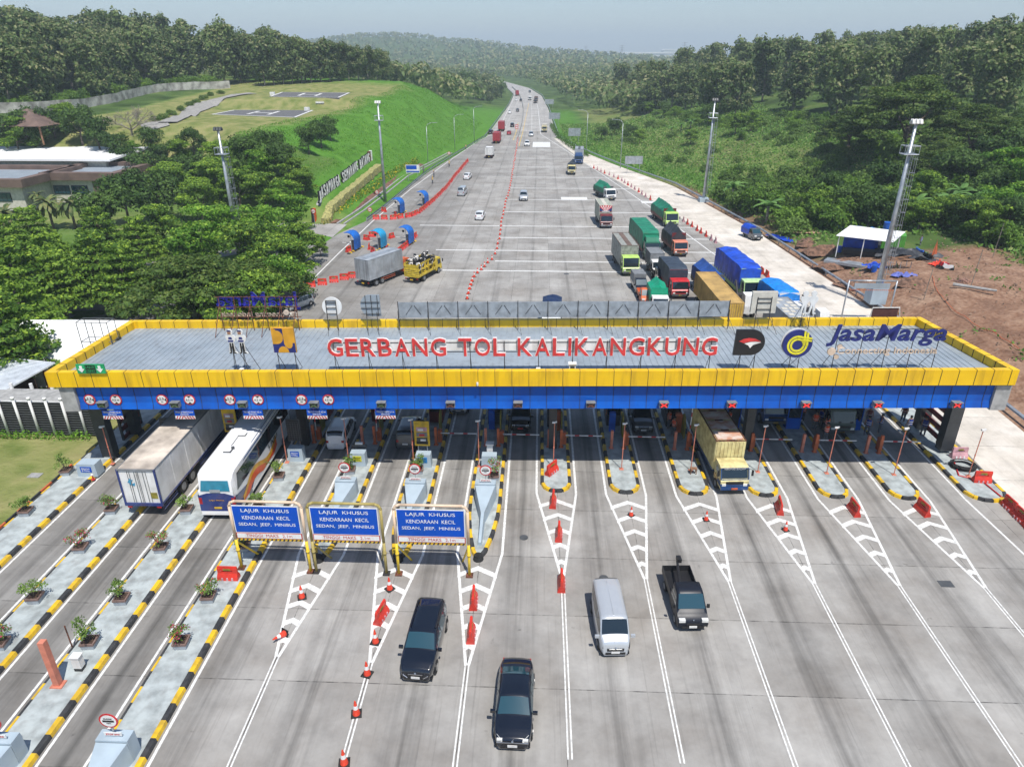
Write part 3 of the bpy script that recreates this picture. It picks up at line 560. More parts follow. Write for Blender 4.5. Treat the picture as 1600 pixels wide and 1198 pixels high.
for x0 in(.36,.56): b.prism([(x0*r,cz-.1*r),((x0+.14)*r,cz-.1*r),((x0+.08)*r,cz+.95*r*(.86 if x0>.5 else 1)),((x0-.06)*r,cz+.95*r*(.9 if x0>.5 else 1))],-.140,-.126,ax='y',k=0)
for z0 in(.30,.48): b.prism([(-.1*r,cz+z0*r),(.92*r,cz+(z0-.12)*r),(.9*r,cz+(z0+.0)*r),(-.1*r,cz+(z0+.12)*r)],-.155,-.141,ax='y',k=0)
b.build('emblem','emblem_yellow',t); legs(t,[-.3,.3],0,cz,1.3)
# company lettering
mat('cream_letter',(.62,.50,.40),.5)
t,wd,ht,cz=rsign('company_name_sign','dark blue JasaMarga lettering with cream tagline on the right of the canopy roof',1299,1474,506,539)
o=text('lettering','JasaMarga',wd,ht,'navy',t,(0,-.08,cz),ext=.12,bold=.014)
for v in o.data.vertices: v.co.x+=v.co.y*.22
o2=text('tagline','Connecting Indonesia',wd*.86,.62,'cream_letter',t,(.15,-.08,cz-1.18),ext=.1,bold=.0)
b=MB()
for x,z,rr in((-wd/2+.35,-1.2,.28),(-wd/2+.85,-.85,.17),(-wd/2+.75,-1.6,.17)): b.cyl((x,.02,cz+z),(x,-.1,cz+z),rr,n=16)
b.build('discs','cream_letter',t); b=MB(); b.box((0,.1,cz+.35),(wd*.95,.04,.04)); b.box((.1,.1,cz-.25),(wd*.95,.04,.04)); b.box((.1,.1,cz-1.3),(wd*.9,.04,.04)); b.build('rail','dark_steel',t); legs(t,[-wd/2+.6+i*(wd-1)/4 for i in range(5)],0,cz+.3,1.4)
# two flat officer figures
def cutout(px,label,back=False,yl=YS,py0=515,py1=552,wpx=24):
    t,wd,ht,cz=rsign('officer_cutout',label,px-wpx/2,px+wpx/2,py0,py1,yl,'cutout figure'); t['group']='flat officer figures on the canopy roof'; k=ht/1.8
    b=MB(); sil=[(-.12,-.9),(-.3,-.9),(-.22,-.78),(-.14,-.1),(-.24,.1),(-.34,.32),(-.3,.46),(-.12,.5),(-.2,.62),(-.2,.8),(-.06,.92),(.12,.9),(.22,.76),(.2,.6),(.1,.5),(.28,.48),(.38,.3),(.34,.1),(.2,-.05),(.2,-.75),(.36,-.86),(.34,-.92),(.1,-.9),(.02,-.2)]
    b.prism([(x*k,cz+z*k) for x,z in sil],-.05,.05,ax='y'); b.build('silhouette','white',t)
    if not back:
        b=MB()
        for pts,kk in(([(-.17,.78),(-.12,.88),(.08,.87),(.15,.78)],0),([(-.13,.56),(-.13,.76),(.1,.76),(.1,.56)],1),([(-.18,-.0),(-.2,.12),(.2,.12),(.18,0)],0),([(-.14,.2),(-.1,.36),(.1,.36),(.14,.2)],0),([(-.15,-.78),(-.12,-.08),(0,-.08),(-.04,-.78)],2),([(.06,-.76),(.04,-.08),(.16,-.08),(.17,-.76)],2),([(-.26,-.88),(-.2,-.8),(-.08,-.8),(-.08,-.88)],2),([(.08,-.88),(.08,-.8),(.2,-.8),(.3,-.88)],2)):
            b.prism([(x*k,cz+z*k) for x,z in pts],-.07,-.052,ax='y',k=kk)
        b.build('uniform_panels',['navy','skin','black'],t)
    b=MB(); b.cyl((0,.06,0),(0,.06,cz+.4*k),.025,n=5); b.cyl((.9,.4,0),(0,.07,cz),.02,n=4); b.cyl((-.5,.9,0),(0,.07,cz),.02,n=4); b.build('support_frame','dark_steel',t)
cutout(361,'white officer figure with blue cap, left one of the pair by the square emblem'); cutout(377,'white officer figure with dark hair, right one of the pair by the square emblem')
cutout(1257,'white back of an officer figure, left of two at the rear roof edge',True,BK-1.2,455,490,18); cutout(1270,'white back of an officer figure, right of two at the rear roof edge',True,BK-1.2,455,490,18)
# green lane sign
t,wd,ht,cz=rsign('fast_lane_sign','green LAJUR CEPAT sign with two white down arrows on the left canopy corner',118,166,569,583,-.1)
t.location=RM@Vector(((onR(118,569,-.1).x+onR(166,583,-.1).x)/2,-.1,8.9)); cz=.38
b=MB(); b.box((0,0,cz),(wd,.1,ht),k=0); b.box((0,-.055,cz),(wd*.36,.02,ht*.86),k=1)
for sx in(-1,1):
    x=sx*wd*.33; b.prism([(x-.09,cz+.24),(x+.09,cz+.24),(x+.09,cz),(x+.22,cz),(x,cz-.26),(x-.22,cz),(x-.09,cz)],-.08,-.055,ax='y',k=2)
b.build('panel',['green_sign','black','letter_white'],t); text('lettering','LAJUR',.62,.2,'green_sign',t,(0,-.07,cz+.13)); text('lettering','CEPAT',.6,.2,'green_sign',t,(0,-.07,cz-.14))
# rear-facing signs seen from behind
YB=BK-.9
t,wd,ht,cz=rsign('rear_company_sign','back of blue company lettering facing away at the rear left roof edge',334,470,457,484,YB)
o=text('lettering','JasaMarga',wd,ht,'purple_blue',t,(0,0,cz),(math.pi/2,0,math.pi),ext=.1,bold=.01)
text('tagline','Connecting Indonesia',wd*.9,.5,'cream_letter',t,(-.2,0,cz-1.15),(math.pi/2,0,math.pi),ext=.08,bold=.01)
b=MB()
for x in(wd/2-1.2,wd/2-.5,wd/2-.6): b.cyl((x,0,cz-1.0-.3*(x-wd/2+1)),(x,-.1,cz-1.0-.3*(x-wd/2+1)),.22,n=14)
b.build('discs','cream_letter',t); b=MB(); b.box((0,-.1,cz+.4),(wd,.05,.05)); b.box((0,-.1,cz-.45),(wd,.05,.05)); b.box((0,-.1,cz-1.3),(wd,.05,.05)); b.build('rail','rust',t)
b=MB()
for i in range(6):
    x=-wd/2+.3+i*(wd-.6)/5; b.cyl((x,-.1,0),(x,-.1,cz+.4),.035,n=5); b.cyl((x-.1,-1.7,0),(x,-.12,cz-.2),.03,n=5)
b.build('support_frame','rust',t)
def legsb(t,xs,zt):
    b=MB()
    for x in xs: b.cyl((x,-.12,0),(x,-.12,zt),.03,n=5); b.cyl((x+.3,-1.4,0),(x,-.12,zt*.6),.02,n=4)
    b.build('support_frame','dark_steel',t)
t,wd,ht,cz=rsign('round_sign_back','white back of a round sign on a dark frame at the rear roof edge',501,536,462,496,YB); r=wd/2
b=MB(); b.cyl((0,0,cz),(0,.1,cz),r,n=30); b.build('disc','white',t); b=MB()
for x in(-.45,.35): b.box((x,-.06,cz-.2),(.05,.05,1.5))
for z in(-.6,-.1,.3,.5): b.box((-.05,-.06,cz+z),(.82,.05,.05))
b.build('frame','dark_steel',t); legsb(t,(-.45,.35),cz-.6)
t,wd,ht,cz=rsign('half_round_sign_back','grey back of a D shaped sign on a dark frame at the rear roof edge',561,596,461,494,YB); s,q=wd/2,ht/2
b=MB(); b.prism([(-x*s,cz+z*q) for x,z in dpts],0,.1,ax='y'); b.build('panel','roof_metal',t); b=MB()
for x in(-.35,.1,.6): b.box((x,-.05,cz),(.04,.04,ht))
for z in(-.7,-.2,.3): b.box((0,-.05,cz+z),(wd*.95,.04,.04))
b.build('frame','dark_steel',t); legsb(t,(-.35,.5),cz-.5)
t,wd,ht,cz=rsign('square_sign_back','pale back of a square sign on a dark frame at the rear roof edge',1177,1211,456,489,YB)
b=MB(); b.box((0,.1,cz),(wd,.25,ht)); b.build('panel','cream',t); b=MB()
for x in(-.55,.55): b.box((x,-.06,cz-.15),(.05,.05,ht*.7))
for z in(-.55,0,.35): b.box((0,-.06,cz+z),(1.1,.05,.05))
b.build('frame','dark_steel',t); legsb(t,(-.55,.55),cz-.5)
t,wd,ht,cz=rsign('long_sign_back','long grey back of the rear gate name board with zigzag bracing',621,1138,473,495,YB)
b=MB(); b.box((0,.1,cz),(wd,.06,ht)); b.build('panel','galv',t); b=MB(); n_=11
for i in range(n_+1):
    x=-wd/2+i*wd/n_; b.box((x,.04,cz-.15),(.05,.05,ht+.5))
    if i<n_:
        u=wd/n_; b.cyl((x+.25*u,.05,cz-.38),(x+.48*u,.05,cz+.4),.022,n=4); b.cyl((x+.75*u,.05,cz-.38),(x+.54*u,.05,cz+.4),.022,n=4)
b.build('bracing','dark_steel',t); legsb(t,[-wd/2+i*wd/n_ for i in range(n_+1)],cz)
t=rthing('cable_coil','black cable coil lying on the left end of the canopy roof','cable',onR(190,529,9).x,7.6,8.42); b=MB()
for j in range(5):
    rr=.5-.05*j; b.tube([(rr*1.6*math.cos(a),rr*math.sin(a),.03+.03*j) for a in np.linspace(0,2*math.pi,17)],.03,5)
b.build('coil','rubber',t)
for i,(px,l) in enumerate(((841,'small white junction box on the roof below the letters'),(894,'larger white junction box with dark front on the roof edge'),(378,'small white box behind the rim below the officer figures'))):
    p=onR(px,571,1.0); t=rthing('roof_box',l,'box',p.x,.85,8.38); b=MB(); s=.42 if i==1 else .22; b.box((0,0,s),(s*1.1,s*.8,s*1.8)); b.box((0,0,s*1.9),(s*1.35,s*1.1,.06)); b.build('casing','white',t)
    if i==1: b=MB(); b.box((0,-s*.42,s*.9),(s*.7,.03,s*1.3)); b.build('front_panel','dark_grey',t)
# ---------------------------------------------------------------- three blue portal signs
sg=[(-17.75,-13.5,31.9,'left blue LAJUR KHUSUS portal sign with pale frame beside the bus','pole_beige','pole_yellow'),(-13.15,-8.85,32.8,'middle blue LAJUR KHUSUS portal sign with khaki frame','pole_khaki','pole_khaki'),(-8.1,-3.8,32.8,'right blue LAJUR KHUSUS portal sign with pale frame next to the pointed island','pole_beige','pole_yellow')]
for x0,x1,y,l,mt,ml in sg:
    cx=(x0+x1)/2; hw=(x1-x0)/2; t=thing('portal_sign',l,'sign',(cx,32.8,0)); t['group']='blue lane signs on pipe portals'
    z0=.15 if cx<-15 else 0
    b=MB(); b.tube([(-hw,0,2.3),(-hw,0,4.75),(-hw+.12,0,4.98),(-hw+.35,0,5.08),(hw-.35,0,5.08),(hw-.12,0,4.98),(hw,0,4.75),(hw,0,2.3)],.085,10); b.build('pipe_frame',mt,t,True)
    for s in(-1,1):
        b=MB(); zb=z0 if s<0 else 0; b.cyl((s*hw,0,zb),(s*hw,0,2.35),.088,n=10); b.cyl((s*hw,0,1.5),(s*hw,0,1.62),.12,n=10); o=b.build('post',ml,t,True)
        b=MB(); b.box((s*hw,0,zb+.04),(.42,.42,.08)); b.build('base_plate','rust' if ml!='pole_khaki' else 'dark_steel',o)
        b=MB(); b.cyl((s*hw,0,2.2),(s*(hw-.55),1.3,zb),.06,n=8); b.build('brace',ml,t)
    W_=2*hw-.32; b=MB(); b.box((0,-.09,3.9),(W_,.04,1.92),k=0); b.box((0,-.115,3.9),(W_-.10,.012,1.82),k=1); b.box((0,-.09,2.72),(W_,.04,.42),k=2); b.box((0,-.115,2.72),(W_-.09,.012,.33),k=0)
    b.box((0,-.09,2.43),(W_,.04,.14),k=3); n_=16
    for i in range(n_): b.box((-W_/2+(i+.5)*W_/n_,-.115,2.43),(.09,.012,.16),k=4,M4=Matrix.Rotation(R(35),4,'Y'))
    o=b.build('panel',['white','sign_blue','red_paint','kerb_yellow','kerb_black'],t)
    for s_,wf,zz,hh in(('LAJUR  KHUSUS',.72,4.50,.30),('KENDARAAN  KECIL',.72,4.03,.25),('SEDAN,  JEEP,  MINIBUS',.86,3.53,.27)): text('lettering',s_,W_*wf,hh,'letter_white',o,(0,-.125,zz),ext=.004)
    text('lettering','TINGGI  MAKS.  2,1m',W_*.7,.25,'red_paint',o,(0,-.125,2.72),ext=.004)
# ---------------------------------------------------------------- island furniture
def tpole(x,y,l,h=3.9,z=.15):
    t=thing('camera_pole',l,'pole',(x,y,z),0,'thin pink poles with small cameras'); b=MB(); b.cyl((0,0,0),(0,0,h),.035,n=6); b.cyl((0,0,h*.45),(0,0,h*.45+.08),.055,n=6); b.box((0,0,.02),(.3,.3,.04)); b.build('pole','salmon',t)
    b=MB(); b.box((-.06,-.06,h+.05),(.24,.13,.12)); b.box((.12,0,h+.07),(.12,.1,.1)); b.build('camera','white',t); return t
for x,n_ in((1.45,'first'),(6.6,'second'),(11.8,'third'),(16.8,'fourth'),(21.9,'fifth'),(26.85,'sixth'),(32.3,'outermost')): tpole(x,44.9,'thin pink camera pole on the %s rounded island counted from the middle'%n_)
for x,y,n_ in((-14.2,44.9,'beside the yellow notice block'),(-9.2,44.9,'beside the tall poster on the island'),(-4.2,44.9,'beside the plain grey block'),(-19.0,44.9,'beside the bus'),(-32.3,44.2,'by the grey cabinet at the lawn')): tpole(x,y,'thin pink camera pole '+n_,3.2 if x<-30 else 3.9)
nm=['left of the bus','right of the bus','right of the white minivan','right of the dark minivan','left of the black minivan','right of the black minivan','left of the silver minivan','right of the silver minivan','by the yellow box truck','right of the dark column','by the orange vests','by the blue vests','at the outermost lane']
cxs=[-28.2,-23.25,-18.3,-13.35,-8.4,-3.4]+[1.62+4.99*k for k in range(6)]
for i,cx in enumerate(cxs):
    for s,mm in((-1,'salmon'),(1,'orange')):
        if i in(0,1): continue
        t=thing('steel_bollard','%s square steel bollard, %s of its pair, toll island %d from the lawn'%('pinkish' if s<0 else 'orange','left' if s<0 else 'right',i+2),'bollard',(cx+s*.5,48.0,.15),0,'paired orange bollards before the booths'); b=MB(); b.box((0,0,.8),(.2,.2,1.6)); b.box((0,0,.02),(.36,.3,.04)); b.build('post',mm,t)
    # gate arm on right hand side of island
    bx=thing('barrier_gate','orange gate cabinet with %s arm on toll island %d from the lawn'%('raised white' if i in(2,3,8) else 'striped',i+2),'barrier gate',(cx+.75,48.6,.15),0,'lane barrier gates'); b=MB(); b.box((0,0,.5),(.34,.4,1.0)); b.box((0,0,1.03),(.3,.36,.06)); b.build('cabinet','orange',bx)
    b=MB(); up=i in(2,3,8); n_=8; Lr=2.9
    for j in range(n_):
        u0,u1=j/n_*Lr,(j+1)/n_*Lr; kk=1 if j%3==2 else 0
        if up: b.box((-.1,-.24,.95+(u0+u1)/2),(.07,.05,u1-u0),k=kk)
        else: b.box((.1+(u0+u1)/2,-.24,.88),(u1-u0,.05,.09),k=kk)
    b.build('arm',['white','red_paint'],bx)
    # booth
    t=thing('toll_booth','dark toll booth with windows under the canopy on toll island %d from the lawn'%(i+2),'booth',(cx,53.0,.15),0,'toll booths under the canopy'); b=MB(); b.box((0,0,.5),(1.15,2.6,1.0)); b.box((0,0,2.35),(1.25,2.7,.25)); 
    for sx in(-1,1):
        for sy in(-1,0,1): b.box((sx*.54,sy*1.26,1.6),(.07,.07,1.3))
    b.build('booth_body','blue_panel' if i>8 else 'maroon' if i<5 else 'dark_panel',t); b=MB(); b.box((0,0,1.6),(1.02,2.45,1.25)); b.build('window','glass_dark',t)
    if i>=9: continue
    t=thing('booth_fender','curved olive yellow crash fender before the booth on toll island %d from the lawn'%(i+2),'fender',(cx,50.3,.15),0,'yellow fenders before the booths'); b=MB()
    for sx in(.58,): b.prism([(-.6,0),(.5,0),(.5,1.7),(.15,1.95),(-.3,1.85),(-.6,1.3)],sx-.05,sx+.05,ax='x')
    b.build('fender','olive_yellow',t)
    if i>=5:
        t=thing('equipment_locker','narrow %s locker under the canopy on toll island %d from the lawn'%('blue' if i%2 else 'red',i+2),'locker',(cx-.2 if i%2 else cx+.25,50.9,.15),0,'lockers before the booths'); b=MB(); b.box((0,0,.85),(.5,.4,1.7)); b.box((0,-.21,1.2),(.36,.02,.5)); b.build('casing','tank_blue' if i%2 else 'orange',t)
def block(x,y,l,z=.15,sz=(1.2,.7,1.1),sgn='sign_blue',extra=None):
    t=thing('concrete_block',l,'concrete block',(x,y,z)); b=MB(); b.box((0,0,sz[2]/2),sz,taper=.93); b.build('block','bluegrey',t)
    if sgn: b=MB(); b.box((-.02,-sz[1]/2-.0,sz[2]*.6),(sz[0]*.55,.03,sz[2]*.42)); o=b.build('notice',sgn,t); text('lettering','PERHATIAN',sz[0]*.42,.1,'letter_white' if sgn=='sign_blue' else 'black',o,(-.02,-sz[1]/2-.02,sz[2]*.68)); text('lettering','E-TOLL',sz[0]*.4,.12,'letter_white' if sgn=='sign_blue' else 'black',o,(-.02,-sz[1]/2-.02,sz[2]*.52))
    return t
block(-33.1,42.8,'grey painted cabinet with a blue notice on the island by the lawn',sz=(1.5,.9,1.05))
mat('notice_yellow',(.62,.60,.03),.5); mat('turq_notice',(.02,.22,.55),.5)
block(-18.35,45.4,'grey block with dark notice below a black display by the bus'); t=block(-13.4,44.9,'grey block with yellow notice and dark display board',sgn='notice_yellow'); block(-8.4,44.9,'grey block with light blue notice below the tall poster',sgn='turq_notice'); block(-3.4,44.9,'plain grey ribbed block with a small white box behind',sgn=None)
def disp(x,y,z0,w_,h_,l,fr,tilt=0,pic=0):
    t=thing('notice_board',l,'board',(x,y,.15)); b=MB(); b.box((0,0,z0+h_/2),(w_,.1,h_)); b.build('frame',fr,t); b=MB()
    for s in(-.3,.3): b.cyl((s*w_,0.02,.0),(s*w_,.02,z0),.035,n=6)
    b.build('stand','galv',t); b=MB(); 
    if pic:
        b.box((0,-.06,z0+h_*.88),(w_*.7,.02,h_*.08),k=4)
        for j,kk in enumerate((1,2,3)): b.box((0,-.06,z0+h_*(.68-.21*j)),(w_*.7,.02,h_*.17),k=kk); b.box((.08*(j-1),-.075,z0+h_*(.66-.21*j)),(w_*.35,.02,h_*.08),k=(5,6,5)[j])
        b.box((0,-.06,z0+h_*.13),(w_*.76,.02,h_*.12),k=0)
        b.build('poster',['black','faded_pink','grey_mid','dark_grey','kerb_yellow','white','red_paint'],t)
    else:
        b.box((0,-.06,z0+h_/2),(w_*.9,.02,h_*.92))
        b.build('screen','black',t); b=MB()
        for j in range(9): b.box((0,-.075,z0+h_*(.08+.1*j)),(w_*.84,.012,.012))
        for j in range(5): b.box((-w_*.36+j*w_*.18,-.075,z0+h_*.45),(.012,.012,h_*.78))
        b.build('grid_lines','grey_mid',t)
    return t
disp(-8.5,45.3,1.5,1.15,2.1,'tall yellow framed poster board with photos on the grey block','kerb_yellow',pic=1); disp(-23.3,45.8,2.1,1.05,2.1,'tall yellow framed poster board between trailer and bus','kerb_yellow',pic=1)
disp(-18.5,45.9,1.35,1.05,1.9,'dark tariff board with fine grid right of the bus','dark_grey'); disp(-28.3,45.8,1.2,1.05,2.0,'grey tariff board with fine grid behind the semi-trailer','dark_grey'); 
t=thing('led_display','low dark green display strip with a white camera on the block','display',(-13.45,45.5,1.0)); b=MB(); b.box((0,0,.35),(1.15,.12,.32)); b.build('screen','dark_grey',t); b=MB(); b.cyl((-.25,.0,.62),(.3,0,.62),.11,n=8); b.build('camera','white',t)
t=thing('white_box','small white box behind the plain grey block','box',(-3.4,45.6,.15)); b=MB(); b.box((0,0,.8),(.45,.4,1.6)); b.box((0,-.05,1.65),(.6,.5,.12)); b.build('casing','white',t)
# crash blocks
def crash(cx,y0,y1,l,full=True):
    t=thing('crash_block',l,'crash block',(cx,0,.15)); b=MB(); h=1.25
    b.box((0,y1-.3,h/2),(1.5,.6,h),taper=.96)
    # wedge falling towards the nose
    yb=y1-.62; ym=yb-2.6
    b.add([(-.74,yb,0),(.74,yb,0),(.20,ym,0),(-.20,ym,0),(-.70,yb,h*.92),(.70,yb,h*.92),(.10,ym,.72),(-.10,ym,.72)],[(4,5,6,7)[::-1],(0,1,5,4),(1,2,6,5),(2,3,7,6),(3,0,4,7)])
    b.add([(-.16,ym,0),(.16,ym,0),(.14,y0,0),(-.14,y0,0),(-.10,ym,.72),(.10,ym,.72),(.09,y0,.25),(-.09,y0,.25)],[(4,5,6,7)[::-1],(0,1,5,4),(1,2,6,5),(2,3,7,6),(3,0,4,7)])
    b.build('block','bluegrey',t)
    n=thing('no_entry_sign','round stop sign on the '+l,'sign',(cx+.02,y1-.35,1.4),0,'round stop signs over the crash blocks'); b=MB(); b.cyl((0,.04,0),(0,.04,1.0),.035,n=6); b.build('post','galv',n)
    b=MB(); b.cyl((0,.0,1.0),(0,-.03,1.0),.42,n=26,k=0); b.cyl((0,-.03,1.0),(0,-.04,1.0),.34,n=26,k=1); b.box((0,-.05,1.0),(.5,.02,.09),k=2); o=b.build('disc',['red_paint','white','black'],n); text('lettering','DILARANG',.36,.06,'black',o,(0,-.05,1.15)); text('lettering','MASUK',.2,.05,'black',o,(0,-.05,.87))
    b=MB(); b.box((.0,-.03,.18),(.8,.03,.2)); o=b.build('name_plate','white',n); text('lettering','STOP SINI',.6,.09,'red_paint',o,(0,-.05,.18))
for cx,l in((-3.4,'crash block of the pointed island nearest the middle'),(-8.35,'crash block behind the right portal sign'),(-13.3,'crash block behind the middle portal sign')): crash(cx,35.5,41.2,l)
crash(-18.3,13,20.6,'crash block at the bottom edge on the planted island'); crash(-23.3,13,20.3,'crash block cut by the bottom left corner')
b=MB()
for cx,y in((-3.4,34.35),(-8.4,34.05),(-13.35,33.85)):
    t=thing('nose_bumper','black bumper on the pointed island %s'%('nearest the middle' if cx>-5 else 'behind the right portal sign' if cx>-10 else 'behind the middle portal sign'),'bumper',(cx,y,0),0,'black nose bumpers'); b=MB(); b.cyl((0,0,0),(0,0,.34),.34,.26,n=14); b.build('bumper','rubber',t)
t=thing('orange_post','tall leaning square orange post on the planted island at lower left','post',(-23.4,23.9,.15)); b=MB(); b.box((-.1,0,1.45),(.3,.3,2.9)); b.box((-.1,0,.03),(.6,.5,.06)); b.build('post','salmon',t)
t=thing('meter_box','small white meter box with dark foot on the planted island','box',(-23.0,24.9,.15)); b=MB(); b.box((0,0,.55),(.42,.34,.7)); b.box((0,0,.92),(.5,.42,.06)); b.build('casing','white',t); b=MB(); b.box((0,0,.1),(.4,.32,.2)); b.build('foot','black',t)
t=thing('thin_post','thin dark red post on the kerb behind the meter box','post',(-24.3,26.3,.15)); b=MB(); b.cyl((0,0,0),(0,0,1.5),.035,n=6); b.build('post','rust',t)
t=thing('wooden_stool','brown wooden stool on the third rounded island','stool',(11.9,44.5,.15)); b=MB(); b.box((0,0,.45),(.5,.35,.05)); 
for sx in(-.2,.2):
    for sy in(-.13,.13): b.box((sx,sy,.21),(.05,.05,.42))
b.build('stool','wood',t)
t=thing('fire_hydrant','small red hydrant with white cap in front of the grey cabinet','hydrant',(-32.5,42.0,.15)); b=MB(); b.cyl((0,0,0),(0,0,.35),.05,n=8); b.cyl((0,0,0),(0,0,.05),.14,n=8); b.build('body','red_paint',t); b=MB(); b.sphere((0,0,.42),.1); b.build('cap','white',t)
t=thing('hose_coil','coil of black hose on the outermost right island','hose',(32.6,46.2,.15)); b=MB()
for j in range(9):
    rr=.95-.06*(j%5); a0=rng.random()*6; pts=[(rr*math.cos(a)+.05*math.sin(3*a+j),rr*.8*math.sin(a),.05+.035*j) for a in np.linspace(a0,a0+2*math.pi,20)]; b.tube(pts,.035,5)
b.build('coil','rubber',t)
b=MB(); pts=[Vector((32.3,46.9,.2)),Vector((31.6,44.9,.2)),Vector((32.9,44.2,.2)),Vector((33.1,42.3,.2)),Vector((33.3,41.6,.05))]; b.tube(pts,.05,6); tag(b.build('red_hose','red_paint'),'red hose running over the outermost right island','hose')
# flat things on the pavement
for i,(x,y,l) in enumerate(((-.6,36.6,'round manhole cover in the middle lane'),(4.3,32.9,'round manhole cover in the lane right of the middle'))):
    b=MB(); b.cyl((x,y,.0),(x,y,.016),.28,n=18); tag(b.build('manhole_cover','dark_grey'),l,'manhole cover')
for px,py,wd,dp,l in((1478,912,.8,.55,'dark square patch on the right lane'),(885,428,.7,.5,'small dark drain grate on the rear plaza')):
    p=G(px,py); b=MB(); b.box((p.x,p.y,.008),(wd,dp,.016)); tag(b.build('drain_grate','dark_grey'),l,'drain grate')
# ================================================================ VEHICLES  (local frame: front towards +y, wheels on z=0)
def wheel(t,x,y,r=.32,w_=.22,rim='chrome'):
    b=MB(); s=1 if x>0 else -1; b.cyl((x-s*w_,y,r),(x,y,r),r,n=16); o=b.build('wheel','rubber',t)
    b=MB(); b.cyl((x-.02*s,y,r),(x+s*.015,y,r),r*.6,n=12); b.build('rim',rim,o)
def spot(px,py,px2=None,py2=None): return G(px,py)
PROF={
 'mpv':(4.4,1.74,1.70,.93,[(-2.2,.45),(-2.19,.98),(-2.02,1.50),(-1.85,1.64),(-1.2,1.70),(.25,1.67),(.55,1.60),(1.30,1.06),(1.75,.97),(2.10,.80),(2.19,.6),(2.2,.4)],1.30,.5,-2.08,-1.88),
 'suv':(4.6,1.82,1.75,.98,[(-2.3,.5),(-2.29,1.02),(-2.1,1.55),(-1.9,1.70),(-1.2,1.75),(.2,1.72),(.5,1.64),(1.15,1.12),(1.8,1.04),(2.18,.88),(2.29,.65),(2.3,.4)],1.15,.45,-2.2,-1.95),
 'sedan':(4.6,1.78,1.46,.88,[(-2.3,.5),(-2.28,.92),(-1.75,1.05),(-1.55,1.08),(-.85,1.40),(-.2,1.46),(.35,1.43),(1.15,.98),(1.75,.86),(2.15,.72),(2.29,.55),(2.3,.4)],1.15,.4,-1.55,-.85),
 'hatch':(3.9,1.68,1.5,.9,[(-1.95,.5),(-1.94,.95),(-1.75,1.38),(-1.5,1.47),(-.6,1.5),(.3,1.46),(1.0,1.0),(1.55,.88),(1.85,.72),(1.95,.45)],1.0,.3,-1.85,-1.55),
 'van':(4.2,1.68,1.92,1.05,[(-2.1,.5),(-2.09,1.15),(-1.98,1.78),(-1.8,1.88),(-1.2,1.92),(1.0,1.90),(1.15,1.85),(1.66,1.16),(1.95,1.02),(2.06,.82),(2.1,.4)],1.66,1.13,-2.05,-1.85),
}
